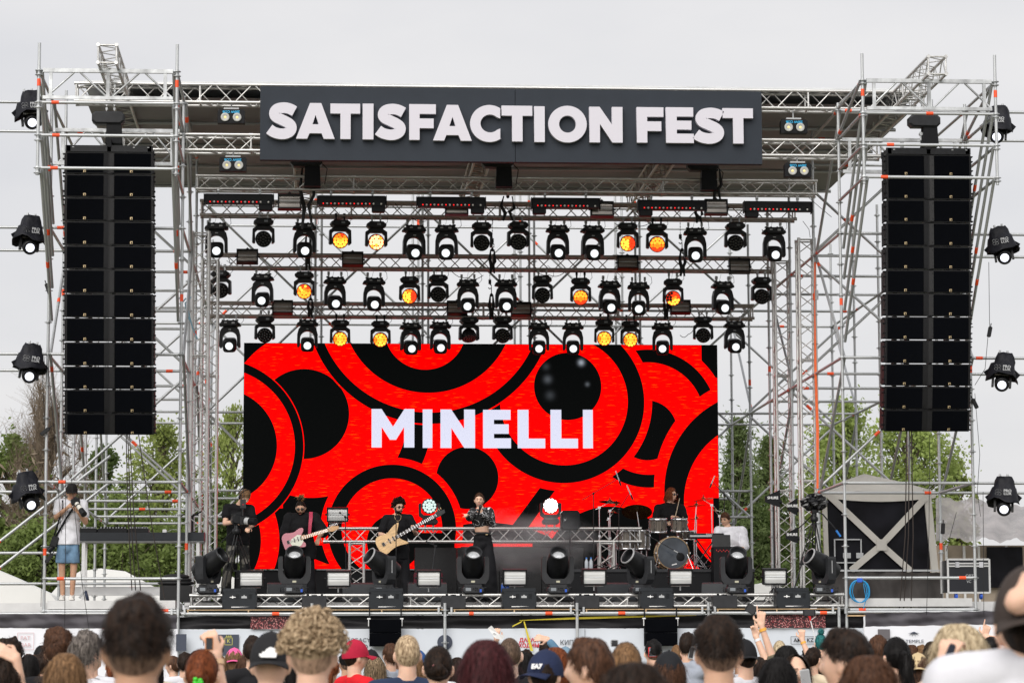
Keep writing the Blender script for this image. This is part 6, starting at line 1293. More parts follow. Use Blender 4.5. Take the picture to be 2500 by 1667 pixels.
def shirt_mb(fem=False, arm=None, sl=.6):
    m = MB(); b = .88 if fem else 1.0; shw = .175 if fem else .20
    m.ell((0, 0, 1.28), (.182*b, .132*b, .195), 18, 10); m.ell((0, 0, 1.1), (.165*b, .125*b, .2), 18, 10); m.lathe([(.18*b, .86), (.18*b, .95), (.165*b, 1.1)], 20, 0, Matrix.Diagonal((1.02, .76, 1, 1)))
    for s in (-1, 1):
        cap(m, (s*.055, .018, 1.448), (s*shw, .01, 1.415), .060*b, .078*b); el = Vector((s*(shw+.05), .02, 1.13)); sh = Vector((s*shw, .01, 1.415))
        if arm and arm['side'] == s:
            sh, el = arm['sh'], arm['el']
            if sl > 1: cap(m, sh, el, .074*b, .062*b); cap(m, el, el+(arm['wr']-el)*(sl-1), .060*b, .044*b); continue
        cap(m, sh, sh+(el-sh)*min(sl, 1), .074*b, .070*b)
    m.lathe([(.078, 1.435), (.074, 1.475), (.066, 1.482)], 18, 0, Matrix.Translation((0, .012, 0)))
    return m
CB = {f: remesh(crowd_body(f), .0075, 4, SKIN['fair'], 'crowd_body') for f in (False, True)}
CS = {}
for f in (False, True):
    o = clothe(shirt_mb(f), .011, 4, TB, 'shirt', None, .005, 15); CS[f] = o.data; bpy.data.objects.remove(o)
_tr = MB(); _tr.ell((0, 0, .92), (.18, .135, .12), 14, 8)
for s in (-1, 1): cap(_tr, (s*.09, 0, .9), (s*.10, 0, .48), .10, .08); _tr.cyl((s*.10, 0, .48), (s*.105, .02, .06), .08, .07, 12)
CT = remesh(_tr, .014, 3, TP, 'trousers')
CLC = {}
def cloth_c(c):
    k = tuple(c)
    if k not in CLC: CLC[k] = fabric('crowd_%d' % len(CLC), c, .35, 8)
    return CLC[k]
WHITE, BLACKC, NAVY, GREYC, REDC, CREAM, OLIVE, TEALC = (.62, .62, .66), (.011, .011, .013), (.022, .035, .075), (.33, .36, .42), (.62, .012, .02), (.62, .52, .38), (.12, .11, .075), (.1, .2, .3)
def solve(px, py, wpx, hw=.158, ht=1.78, dmin=0):
    d = FPX*hw/wpx; s = 1
    for _ in range(12):
        dr_ = (px-1250)/FPX*_r-(py-833.5)/FPX*_u+_f; p = CAM+dr_*d; s = min(1.10, max(.84, p.z/ht)); d = min(41.5, FPX*hw*s/wpx)
    return p, s
PEOPLE = []; ARMS = {}
def fan(label, px, py, wpx, hair, colr, shirt, yaw=0, fem=False, skin='fair', cap_=None, arm=None, seed=0, pitch=0, sl=.6, ht=1.78, dens=1.0, drop=0):
    p, s = solve(px, py, wpx, .158, ht)
    t = thing('person', label, 'person', (p.x, p.y, p.z-ht*s if abs(p.z-ht*s) > .02 else 0), (0, 0, R(180-yaw)), 'people in the crowd'); t.scale = (s,)*3
    t.location.z = 0 if abs(t.location.z) < .35 else t.location.z
    if t.location.z == 0: t.scale = (s, s, p.z/ht)
    if arm:
        Mw = Matrix.Translation(t.location) @ Euler((0, 0, R(180-yaw))).to_matrix().to_4x4() @ Matrix.Diagonal((*t.scale, 1)); inv = Mw.inverted()
        if 'px' in arm: arm['wrist'] = inv @ P(arm['px'][0], arm['px'][1], p.y+arm.get('dy', .1))
        R3 = inv.to_3x3()
        if arm.get('dir'): arm['dir'] = R3 @ Vector(arm['dir'])
        if arm.get('nrm'): arm['nrm'] = R3 @ Vector(arm['nrm'])
        if arm.get('pole'): arm['pole'] = R3 @ Vector(arm['pole'])
        me = remesh(crowd_body(fem, arm, drop=drop), .0065, 3, SKIN[skin], 'body'); obj('body', me, t); clothe(shirt_mb(fem, arm, sl), .011, 4, cloth_c(shirt), 'shirt', t, .005, 15)
    else:
        o = obj('body', CB[fem], t); o.material_slots[0].link = 'OBJECT'; o.material_slots[0].material = SKIN[skin]
        o = obj('shirt', CS[fem], t); o.material_slots[0].link = 'OBJECT'; o.material_slots[0].material = cloth_c(shirt)
    obj('trousers', CT, t); M3 = Matrix.Identity(3); hs = .96 if fem else 1.0
    if hair: add_hair(hair, colr, t, Vector((0, 0, HH-drop)), M3, hs, seed, dens)
    if cap_: add_cap(t, Vector((0, .0, HH+.008-drop)), M3, cap_[0], cap_[1], hs, R(cap_[2]))
    if abs(yaw) > 70: face_marks(t, Vector((0, 0, HH)), M3, hs, 'dark')
    PEOPLE.append((t, p, s)); ARMS[label] = arm; return t, p, s
def HP(t, x, y, z): return Matrix.Translation(t.location) @ t.rotation_euler.to_matrix().to_4x4() @ Matrix.Diagonal((*t.scale, 1)) @ Vector((x, y, z))
# near figures
fan('man with black swept-up hair and faded sides, grey tee, near the front left', 336, 1449, 150, 'fade', 'dark', GREYC, 3, seed=11, dens=1.6, skin='tan')
fan('man with curly blond hair and shaved neck, nearest centre-left', 765, 1499, 110, 'curly', 'sandy', WHITE, 8, seed=12, dens=1.3, skin='fair')
fan('man with dark hair and faded neck in pale tee, right of centre', 1752, 1500, 104, 'fade', 'dark', WHITE, 0, seed=13, dens=1.5, skin='mid')
fan('woman with long burgundy hair near the centre', 1187, 1547, 108, 'long', 'burgundy', BLACKC, 6, True, seed=14, dens=1.5)
fan('woman with dark curly hair low at the bottom edge, right of centre', 1548, 1598, 150, 'longwave', 'dark', CREAM, 10, True, seed=15, dens=1.5)
fan('woman with pale blond hair holding up a dark phone', 2336, 1509, 108, 'longwave', 'blond', WHITE, -28, True, seed=16, dens=1.5, arm=dict(side=1, px=(2304, 1640), dy=-.28, pose='grip', dir=(.25, 0, 1), nrm=(-.6, -.8, 0), pole=(-1, 0, -1)), sl=.7)
fan('man in dark cap and pale shirt, hand on his head, right edge', 2516, 1376, 158, 'crew', 'dark', WHITE, 14, seed=17, drop=.085, ht=1.70, cap_=((.05, .038, .033), 'brown', 180), arm=dict(side=-1, px=(2478, 1470), dy=-.12, pose='relaxed', dir=(.9, 0, .25), nrm=(0, -1, .2), pole=(1, .1, 0)), sl=.7)
fan('man with dark brown quiff seen in profile, right of the selfie stick', 2062, 1530, 98, 'fade', 'dark', CREAM, -58, seed=18, dens=1.3, skin='fair')
fan('woman with brown highlighted hair low at the bottom, right side', 2120, 1585, 112, 'longwave', 'brown', GREYC, 0, True, seed=19, dens=1.3)
fan('boy with short brown hair looking left, right of the navy cap', 1437, 1550, 92, 'short', 'brown', CREAM, -62, seed=20, dens=1.3)
fan('man in black backward cap with a white emblem', 662, 1543, 88, None, None, WHITE, 5, seed=21, cap_=((.018, .018, .020), 'black_cotton', 180), skin='fair')
fan('woman with smooth brown bob at the bottom left', 160, 1583, 84, 'long', 'light', WHITE, -4, True, seed=22)
fan('man with tousled brown hair in black tee at left', 147, 1531, 66, 'messy', 'brown', BLACKC, 4, seed=23)
fan('man with greying wavy hair and white tee, left of a big head', 213, 1540, 66, 'messy', 'grey', WHITE, 38, seed=24)
fan('woman with auburn hair tied up with a green clip', 494, 1572, 82, 'bun', 'auburn', CREAM, 6, True, seed=25, dens=1.3, arm=dict(side=1, px=(528, 1598), dy=.12, pose='grip', dir=(-.35, 0, 1), nrm=(.3, -1, 0), pole=(1, 0, -1)))
fan('woman with dark hair in a low bun with pink scrunchie', 1070, 1566, 72, 'bun', 'dark', WHITE, 4, True, seed=26, dens=1.4)
fan('man with sandy crew cut in navy tee', 994, 1543, 62, 'crew', 'sandy', NAVY, -6, seed=27)
fan('man with close-shaved head in black tee', 1244, 1547, 58, 'buzz', 'buzz', BLACKC, 0, seed=28, skin='pale')
fan('man in navy cap with white letters', 1330, 1586, 70, 'crew', 'dark', GREYC, 12, cap_=((.018, .026, .065), 'navy', 150), seed=29)
fan('woman with long auburn hair behind the navy cap', 1356, 1571, 62, 'long', 'auburn', TEALC, 5, True, seed=30)
fan('woman with light brown hair pulled into a dark bun', 1528, 1556, 76, 'bun', 'light', CREAM, 4, True, seed=31)
fan('person in plain black cap beside the dark curls', 1632, 1587, 66, 'longthin', 'brown', BLACKC, -4, True, cap_=((.014, .015, .018), 'black_felt', 0), seed=32)
fan('man with black cap worn backwards behind the man in pale tee', 1818, 1560, 52, 'crew', 'dark', WHITE, -14, cap_=((.012, .012, .014), 'black_nylon', 170), seed=33)
fan('woman with long straight black hair, left of the woman facing us', 1898, 1594, 76, 'long', 'black', BLACKC, 2, True, seed=34, dens=1.4)
fan('woman turned round to us looking down at her phone', 1942, 1590, 58, 'long', 'dark', WHITE, 172, True, seed=35, skin='fair')
fan('woman with black hair tied in a ponytail, right side', 2187, 1545, 66, 'pony', 'black', BLACKC, -10, True, seed=36, dens=1.3)
fan('man with brown hair left of the black ponytail', 2142, 1548, 46, 'short', 'brown', GREYC, -12, seed=37)
fan('woman in red cap and red tee looking right', 869, 1561, 48, 'crew', 'dark', REDC, 62, cap_=((.42, .015, .045), 'red', 0), seed=38)
# smaller heads farther on
fan('man with messy dark hair at the far left edge', 27, 1558, 54, 'messy', 'dark', WHITE, 20, seed=40)
fan('woman with brown hair and a hand on her head at the bottom left corner', 12, 1596, 74, 'longwave', 'dark', CREAM, 4, True, seed=41, arm=dict(side=1, px=(40, 1606), dy=-.05, pose='relaxed', dir=(-.8, 0, .4), nrm=(0, -1, .5), pole=(1, 0, -.3)))
fan('woman with long black hair behind the man in black tee', 72, 1592, 40, 'long', 'black', WHITE, 8, True, seed=42)
fan('boy with short black hair half hidden by the tousled man', 102, 1574, 36, 'short', 'black', BLACKC, 0, seed=43)
fan('man with short dark hair right of the big dark head', 452, 1589, 34, 'short', 'dark', WHITE, 10, seed=44)
fan('woman in pink cap with straight light hair', 572, 1580, 38, 'longthin', 'light', CREAM, 2, True, cap_=((.78, .12, .32), 'pink', 180), seed=45)
fan('man with short dark hair left of the black cap', 618, 1549, 44, 'short', 'dark', BLACKC, 4, seed=46)
fan('woman with brown ponytail under the raised phones', 547, 1603, 36, 'pony', 'brown', OLIVE, 5, True, seed=47)
fan('woman with straight brown hair left of the black cap', 598, 1597, 38, 'longthin', 'brown', WHITE, 0, True, seed=48)
fan('person in black knit hat right of the red cap', 906, 1585, 36, None, None, BLACKC, 0, cap_=((.012, .012, .015), 'knit', 0), seed=49)
fan('woman with blond-streaked hair right of the red cap', 916, 1598, 42, 'long', 'mix', BLACKC, -6, True, seed=50)
fan('man with brown hair left of the sandy crew cut', 953, 1568, 36, 'short', 'brown', GREYC, -24, seed=51)
fan('woman in blue cap with long brown hair', 1019, 1584, 44, 'longthin', 'light', GREYC, 0, True, cap_=((.03, .09, .26), 'blue', 0), seed=52)
fan('man with dark hair between shaved head and navy cap', 1284, 1585, 32, 'messy', 'dark', BLACKC, 12, seed=53)
fan('person in faded denim cap with an arm stretched out', 1380, 1577, 36, 'longthin', 'light', TEALC, -2, True, cap_=((.17, .26, .34), 'denim', 0), seed=54, arm=dict(side=-1, px=(1338, 1560), dy=.05, pose='relaxed', dir=(-.8, 0, .15), nrm=(0, -1, .4), pole=(-.4, 0, -1)), sl=1.85)
fan('boy with tight dark curls behind the auburn hair', 1333, 1558, 32, 'short', 'dark', WHITE, 0, seed=55)
fan('man with flat-top black hair and raised red phone', 1595, 1560, 36, 'fade', 'black', BLACKC, 0, seed=56, arm=dict(side=-1, px=(1586, 1612), dy=.12, pose='grip', dir=(.1, 0, 1), nrm=(0, -1, 0), pole=(-1, 0, -1)))
fan('man with dark side-parted hair left of the faded neck', 1679, 1540, 37, 'short', 'dark', GREYC, 30, seed=57, arm=dict(side=-1, px=(1672, 1612), dy=.1, pose='grip', dir=(.3, 0, 1), nrm=(0, -1, 0), pole=(-1, 0, -1)))
fan('child with light hair below the dark side-parted man', 1653, 1572, 24, 'short', 'light', WHITE, 0, seed=58)
fan('woman with black hair behind the woman facing us', 1920, 1568, 52, 'long', 'black', OLIVE, 4, True, seed=59)
fan('woman with braided blond hair right of the raised hands', 1903, 1558, 32, 'bun', 'blond', WHITE, -4, True, seed=60)
fan('woman with dark tied hair looking right, left of the profile man', 1986, 1573, 40, 'pony', 'dark', CREAM, 42, True, seed=61)
fan('person with teal hair knot by the selfie stick', 2003, 1541, 24, 'topbun', 'teal', BLACKC, 0, True, seed=62, arm=dict(side=-1, px=(1998, 1590), dy=.1, pose='fist', dir=(-.1, 0, 1), nrm=(0, -1, 0)))
fan('small brown head under the temple lettering, left one', 2226, 1571, 24, 'short', 'brown', BLACKC, 0, seed=63)
fan('small brown head under the temple lettering, right one', 2250, 1571, 24, 'short', 'light', WHITE, 0, seed=64)
fan('person in tan cap right of the black ponytail', 2241, 1592, 46, 'longthin', 'brown', CREAM, -20, True, cap_=((.55, .42, .24), 'tan', 150), seed=65)
fan('woman with dark hair in profile left of the pale blond hair', 2273, 1560, 36, 'long', 'dark', WHITE, -50, True, seed=66)
fan('man with short black hair right of the pale blond hair', 2418, 1552, 40, 'short', 'black', BLACKC, 4, seed=67, arm=dict(side=-1, px=(2403, 1554), dy=.05, pose='point', dir=(.3, 0, 1), nrm=(0, -1, 0)))
fan('woman with light brown hair right of the pale blond hair', 2412, 1584, 56, 'long', 'light', GREYC, 4, True, seed=68)
# the raised arms between the man in pale tee and the black cap
fan('person reaching up with a dark phone and gold wristband', 1868, 1604, 46, 'longthin', 'dark', OLIVE, 0, True, seed=70, arm=dict(side=-1, px=(1858, 1524), dy=.0, pose='point', dir=(.05, .1, 1), nrm=(0, -1, 0)), sl=1.0)
fan('person raising a peace sign with a white bracelet', 1850, 1600, 40, 'short', 'dark', WHITE, 0, seed=71, arm=dict(side=-1, px=(1846, 1553), dy=.1, pose='peace', dir=(-.18, 0, 1), nrm=(0, 1, 0)))
fan('person raising a fist with a yellow wristband', 1960, 1604, 34, 'short', 'light', CREAM, 0, seed=72, arm=dict(side=-1, px=(1958, 1560), dy=.1, pose='fist', dir=(0, 0, 1), nrm=(0, -1, 0)))
fan('person waving a folded white paper by the burgundy hair', 1208, 1600, 36, 'short', 'dark', WHITE, 0, seed=73, arm=dict(side=1, px=(1213, 1560), dy=.1, pose='grip', dir=(0, 0, 1), nrm=(0, -1, 0)))
# rows of listeners nearer the stage, filling the gaps between the heads
rc = random.Random(12); HS = ['short', 'messy', 'long', 'pony', 'fade', 'longthin']; HC = ['dark', 'brown', 'black', 'light', 'dark', 'auburn']
HN = dict(short='short', messy='untidy', long='long', pony='tied', fade='cropped', longthin='thin long')
for i in range(48):
    px = 15+2480*i/47+rc.uniform(-16, 16); st_ = rc.choice(HS); cl_ = rc.choice(HC); fem = st_ in ('long', 'pony', 'longthin')
    fan(f'listener with {HN[st_]} {cl_} hair, {ORD[i % 16]} in the {("left", "middle", "right")[i//16]} third of the front row', px, 1592+rc.uniform(-10, 14), 33+rc.uniform(-3, 5), st_, cl_, rc.choice((WHITE, BLACKC, NAVY, GREYC, CREAM, WHITE)), rc.uniform(-20, 20) if rc.random() < .6 else rc.choice((-1, 1))*rc.uniform(45, 65), fem, rc.choice(('fair', 'mid', 'tan')), seed=HS.index(st_)+80, dens=.45)
PB = {t['label']: t for t, _, _ in PEOPLE}
def tagged(part): return next(t for t, _, _ in PEOPLE if part in t['label'])
# things worn: emblem on the black cap, letters on the navy cap, scrunchie, clip, bands
t = tagged('white emblem'); m = MB(); m.prism([(-.038, -.012), (-.03, -.02), (.035, -.022), (.04, .0), (.028, .02), (.008, .026), (-.01, .014), (-.014, .004), (-.024, .006), (-.026, -.004), (-.038, -.004)], -.004, .0); m.build('cap_emblem', WHT, t, (0, .121, HH+.055), (R(-18), 0, R(180)))
t = tagged('navy cap with white letters'); text('cap_letters', 'EA7', .036, WHT, t, (.03, .119, HH+.055), .001, (R(-20), 0, R(168)), .002)
t = tagged('pink scrunchie'); m = MB(); m.lathe([(.028, -.008), (.036, 0), (.028, .008)], 12, 0, Matrix.Rotation(R(90), 4, 'X')); m.build('scrunchie', mat('pink_cloth', (.62, .25, .25), .8), t, (0, .085, HH+.03), (R(35), 0, 0))
t = tagged('green clip'); m = MB(); rr = random.Random(1)
for _ in range(6): m.ell((rr.uniform(-.02, .02), rr.uniform(0, .01), rr.uniform(-.015, .015)), (.012, .008, .010), 8, 5)
m.build('green_clip', mat('green_plastic', (.05, .55, .03), .3), t, (0, .148, HH-.03))
for part_, cc, nm_ in (('gold wristband', (.85, .42, .06), 'gold'), ('peace sign', (.75, .75, .78), 'white'), ('fist with a yellow', (.85, .5, .08), 'gold'), ('arm stretched out', (.85, .5, .08), 'gold'), ('green clip', (.75, .5, .3), 'tan')):
    t = tagged(part_); a_ = ARMS[t['label']]; c_ = a_['wr']+(a_['el']-a_['wr'])*.14; m = MB(); m.lathe([(.033, -.012), (.033, .012)], 14, 0, Matrix.Translation(c_) @ (a_['wr']-a_['el']).to_track_quat('Z', 'Y').to_matrix().to_4x4(), cap=False); m.build('wristband', mat('band_'+nm_, cc, .5), t)
# ------------------------------------------------------------ phones and held things
def phone(label, px, py, wpx, hpx, Y, case, rot=(0, 0, 0), scr=None):
    p = P(px, py, Y); k = SC(p); t = thing('phone', label, 'phone', p, rot, 'phones held up in the crowd'); w_, h_ = wpx/k, hpx/k; m = MB(); m.box((0, 0, 0), (w_, .010, h_), 0, bev=.006); m.build('case', case, t); m = MB(); m.box((0, -.0058, 0), (w_*.78, .002, h_*.86)); m.build('screen', scr or DARKGL, t)
    m = MB(); m.box((-w_*.25, .0065, h_*.36), (w_*.3, .004, h_*.16)); m.build('camera_bump', BLK, t); return t
def yof(part): return tagged(part).location.y
phone('phone in an orange case held up left of centre', 511, 1570, 21, 33, yof('green clip')-.02, mat('orange_case', (.75, .30, .12), .4)); phone('black phone with thin frame held up beside the orange one', 541, 1575, 12, 32, yof('brown ponytail under')+.2, BLK, (0, R(4), 0)); phone('white-framed phone lying level above the light brown bun', 1500, 1569, 19, 17, yof('dark bun')+.4, GREY)
phone('phone in a red case held upright before the flat-top man', 1593, 1591, 21, 24, yof('flat-top')-.1, mat('red_shell', (.6, .03, .03), .4), (0, 0, 0), SCRN); phone('silver phone held sideways at the right of the dark side-parted man', 1688, 1592, 13, 30, yof('side-parted')-.1, GREY, (0, R(10), 0)); phone('dark phone pinched in the raised hand above the crowd', 1834, 1486, 27, 22, yof('gold wristband')+.02, BLK, (0, R(30), 0))
phone('grey phone held by the woman facing us', 1966, 1652, 24, 38, yof('turned round to us')-.22, GREY, (0, R(-8), 0), mat('phone_back', (.30, .30, .31), .4)); phone('big dark phone in the hand of the blond woman', 2318, 1595, 18, 52, yof('pale blond hair holding')-.40, mat('navy_case', (.012, .016, .03), .35), (0, R(24), 0), mat('navy_back', (.012, .016, .03), .35))
Ysf = yof('teal hair knot')+.1; t = thing('selfie_stick', 'white and red selfie stick with a phone held over the crowd', 'selfie stick', P(1998, 1590, Ysf)); o_ = Vector(t.location); m = MB(); m.cyl((0, 0, 0), P(1979, 1514, Ysf)-o_, .008, n=6); m.build('rod', WHT, t); m = MB(); m.cyl(P(1979, 1514, Ysf)-o_, P(1976, 1502, Ysf)-o_, .014, .022, 8); m.build('grip', REDT, t); m = MB(); m.tube([P(1980, 1513, Ysf)-o_, P(1990, 1505, Ysf)-o_, P(1993, 1492, Ysf)-o_, P(1990, 1488, Ysf)-o_], .005, 5); m.build('bracket', WHT, t); phone('phone clipped level on the selfie stick', 1975.5, 1494.5, 31, 16, Ysf-.02, BLK)
p0 = P(1213, 1546, yof('folded white paper')); t = thing('folded_paper', 'folded white paper waved above the crowd by the shaved head', 'paper', p0); m = MB(); m.add([(-.10, 0, .06), (-.06, -.01, .09), (.02, .01, .0), (-.02, .0, -.05), (.09, .0, -.02), (.06, .02, -.07)], [(0, 3, 2, 1), (2, 3, 5, 4)]); o = m.build('sheet', WHT, t); o.modifiers.new('s', 'SOLIDIFY').thickness = .003; m = MB(); m.prism([(-.05, .0), (-.03, .01), (.0, -.01)], -.008, -.006); m.build('print', GREY, t)
# ============================================================ banners round the stage front
BANB = mat('black_skirt_cloth', (.012, .011, .014), .55, 0, .3, 2, .3, 6, spec=.3); BANP = mat('charcoal_banner', (.05, .045, .055), .6, 0, .25, 2, .3, 5); BANW = mat('white_banner', (.62, .66, .72), .6, 0, .06, 1.2, .12, 3); BANL = mat('pale_banner', (.76, .77, .82), .6, 0, .05, 1.2, .12, 3)
def sheet(name, px0, px1, yt0, yt1, yb0, yb1, Y, m_, parent, amp=.012, seed=0, nx=60, nz=8, zbot=None, fold=1.0):
    rr = random.Random(seed); ph = [rr.uniform(0, 6) for _ in range(4)]; base = Vector(parent.location); vs = []
    for j in range(nz+1):
        for i in range(nx+1):
            u, v = i/nx, j/nz; px = px0+(px1-px0)*u; a_ = P(px, yt0+(yt1-yt0)*u, Y); b_ = P(px, yb0+(yb1-yb0)*u, Y); zb_ = zbot if zbot is not None else b_.z
            vs.append(Vector((a_.x, Y+amp*(math.sin(u*23*fold+ph[0]+v*3)+.6*math.sin(u*61*fold+ph[1]-v*6)*(1-v*.4)+.5*math.sin(v*9+u*7+ph[2])), a_.z+(zb_-a_.z)*v-(.012*abs(math.sin(u*30*fold+ph[3]))*(1-v))))-base)
    mm = MB(); mm.add(vs, [(j*(nx+1)+i, (j+1)*(nx+1)+i, (j+1)*(nx+1)+i+1, j*(nx+1)+i+1) for j in range(nz) for i in range(nx)], 0, True); return mm.build(name, m_, parent)
bc = thing('stage_skirt', 'long white sponsor banner with black top strip under the stage front', 'banner', (0, .08, 0))
sheet('black_strip', 437, 2108, 1504, 1497, 1535, 1532, .08, BANB, bc, .02, 1, 160, 8); sheet('sponsor_banner', 437, 2108, 1534, 1531, 1660, 1660, .05, BANW, bc, .006, 2, 80, 6, .25)
bl = thing('side_banner', 'charcoal and white sponsor banner below the left tower', 'banner', (-8, -.1, 0), group='side banners'); sheet('charcoal_strip', -60, 432, 1497, 1499, 1532, 1534, -.09, BANP, bl, .014, 3, 60, 8); sheet('sponsor_banner', -60, 434, 1531, 1534, 1660, 1660, -.10, BANL, bl, .006, 4, 40, 6, .25)
br = thing('side_banner', 'charcoal and white sponsor banner below the right tower', 'banner', (8, -.1, 0), group='side banners'); sheet('charcoal_strip', 2112, 2560, 1495, 1487, 1529, 1521, -.09, BANP, br, .014, 5, 60, 8); sheet('sponsor_banner', 2110, 2560, 1528, 1520, 1660, 1660, -.10, BANL, br, .006, 6, 40, 6, .25)
CONF = mat('confetti_print', (.3, .05, .05), .6); q = CONF.node_tree; v_ = q.nodes.new('ShaderNodeTexVoronoi'); v_.inputs['Scale'].default_value = 45; r_ = q.nodes.new('ShaderNodeValToRGB'); r_.color_ramp.interpolation = 'CONSTANT'; r_.color_ramp.elements[0].color = (.62, .35, .33, 1); r_.color_ramp.elements[1].position = .28; r_.color_ramp.elements[1].color = (.22, .02, .03, 1); e5 = r_.color_ramp.elements.new(.5); e5.color = (.03, .008, .01, 1)
k5 = q.nodes.new('ShaderNodeTexCoord'); q.links.new(k5.outputs['Object'], v_.inputs['Vector']); q.links.new(v_.outputs['Distance'], r_.inputs[0]); q.links.new(r_.outputs[0], q.nodes['Principled BSDF'].inputs['Base Color'])
sheet('confetti_panel', 612, 716, 1503, 1503, 1535, 1535, .012, CONF, bc, .004, 7, 14, 4); sheet('confetti_panel', 1868, 2015, 1499, 1498, 1532, 1531, .012, CONF, bc, .004, 8, 18, 4)
INK = mat('dark_ink', (.02, .022, .03), .6); INKR = mat('red_ink', (.55, .03, .05), .6); INKP = mat('pink_ink', (.62, .40, .42), .6); INKS = mat('slate_ink', (.045, .055, .085), .6); INKY = mat('yellow_ink', (.42, .40, .10), .6); INKB = mat('blue_ink', (.03, .06, .22), .6)
def bt(parent, s, px, py, hpx, m_, Y, sx=1, off=0): p = P(px, py, Y); return text('printed_text', s, hpx/SC(p)*1.38, m_, parent, p-Vector(parent.location), .0008, None, off, sx)
def patch(parent, x0, x1, y0, y1, Y, m_, name='printed_panel', frame=None):
    a_, b_ = P(x0, y0, Y), P(x1, y1, Y); o_ = Vector(parent.location); mm = MB()
    if frame:
        f = frame/SC(a_); w_, h_ = b_.x-a_.x, a_.z-b_.z; cx, cz = (a_.x+b_.x)/2, (a_.z+b_.z)/2
        for (x, z, sx, sz) in ((cx, a_.z, w_, f), (cx, b_.z, w_, f), (a_.x, cz, f, h_), (b_.x, cz, f, h_)): mm.box(Vector((x, Y, z))-o_, (sx, .002, sz))
    else: mm.box(Vector(((a_.x+b_.x)/2, Y, (a_.z+b_.z)/2))-o_, (b_.x-a_.x, .002, a_.z-b_.z))
    return mm.build(name, m_, parent)
YB, YSD = .03, -.125
patch(bc, 532, 583, 1548, 1598, YB, INKS, 'crest_panel'); bt(bc, 'K', 558, 1564, 9, INKY, YB-.003, 1, .002); patch(bc, 549, 567, 1556, 1573, YB-.003, INKY, 'crest_frame', 1.6)
o_ = Vector(bc.location); mm = MB()
for k in range(3): mm.prism([(a_.x-o_.x, a_.z) for a_ in (P(551+k*5, 1554, YB), P(556+k*5, 1554, YB), P(553.5+k*5, 1549, YB))], YB-.006-o_.y, YB-.003-o_.y)
mm.build('crest_crown', INKY, bc); bt(bc, 'LEGACY', 877, 1562, 10, INK, YB, 1.05); bt(bc, 'LAND', 879, 1578, 10, INK, YB, 1.05); bt(bc, 'ДАВАЙ', 1291, 1562, 9.5, INKR, YB, 1.0, .003); bt(bc, 'ХОДИМ!', 1293, 1575, 9.5, INKR, YB, 1.0, .003); bt(bc, 'КИПР', 1389, 1568, 12, INK, YB, .95)
p = P(1086, 1567, YB); mm = MB(); mm.lathe([(18.5/SC(p), 0), (18.5/SC(p), .002)], 30, 0, Matrix.Translation(p-o_) @ Matrix.Rotation(R(90), 4, 'X')); mm.build('globe_logo', INKS, bc)
bt(bc, 'AMG KZ', 1962, 1562, 9.5, INK, YB, 1.0, .0015); patch(bc, 1931, 1993, 1553, 1571, YB, INK, 'printed_frame', 1.0); bt(bc, 'T', 1849, 1571, 8, INKB, YB); patch(bc, 638, 648, 1549, 1553, YB, INKB); patch(bc, 1427.5, 1428.5, 1534, 1556, YB, INK, 'seam'); patch(bc, 496.5, 497.5, 1546, 1575, YB, INK, 'seam')
patch(bl, 43, 82, 1544, 1585, YSD, INKP, 'printed_frame', 1); bt(bl, 'PAT', 62, 1557, 10, INKP, YSD); bt(bl, 'BAR', 63, 1574, 10, INKP, YSD); patch(bl, 430, 455, 1547, 1588, YSD, INKS); patch(bl, 238, 248, 1562, 1578, YSD, INKB); patch(bl, -4, 3, 1557, 1560, YSD, mat('green_ink', (.3, .55, .1), .6)); patch(bl, -4, 3, 1567, 1570, YSD, MATS['green_ink'])
patch(br, 2143, 2173, 1535, 1560, YSD, mat('grey_ink', (.12, .11, .12), .6)); bt(br, 'TEMPLE', 2233, 1565, 8.5, INKS, YSD, 1.15); p = P(2231, 1543, YSD); mm = MB(); mm.ell((0, 0, 0), (.03, .003, .012), 10, 5)
for k in range(9): a_ = R(200+140*k/8); mm.tube([(0, 0, 0), (.05*math.cos(a_)*1.2, 0, .025*math.sin(a_)-.005*(k % 2)), (.095*math.cos(a_), 0, .07*math.sin(a_)*(.55+.45*(k % 2)))], [.006, .004, .001], 4)
mm.build('root_logo', INKS, br, p-Vector(br.location))
YEL = mat('yellow_strap', (.62, .50, .03), .6)
t = thing('barrier_tape', 'yellow strap sagging under the front rail right of centre', 'strap', P(1280, 1512, .0)); o_ = Vector(t.location); mm = MB(); pts = [(1268, 1513, 1514), (1400, 1506, 1511), (1500, 1503, 1508), (1600, 1501, 1505), (1700, 1500, 1502)]
for (x0, a0, b0), (x1, a1, b1) in zip(pts, pts[1:]): mm.add([P(x0, b0, 0)-o_, P(x1, b1, 0)-o_, P(x1, a1, 0)-o_, P(x0, a0, 0)-o_], [(0, 1, 2, 3)])
mm.build('long_run', YEL, t).modifiers.new('s', 'SOLIDIFY').thickness = .004; mm = MB(); mm.add([P(1278, 1516, -.02)-o_, P(1281, 1516, -.02)-o_, P(1302, 1588, -.02)-o_, P(1295, 1588, -.02)-o_], [(0, 3, 2, 1)]); mm.add([P(1250, 1530, -.03)-o_, P(1252, 1526, -.03)-o_, P(1276, 1514, -.03)-o_, P(1272, 1519, -.03)-o_], [(0, 1, 2, 3)]); mm.build('loose_end', YEL, t).modifiers.new('s', 'SOLIDIFY').thickness = .004
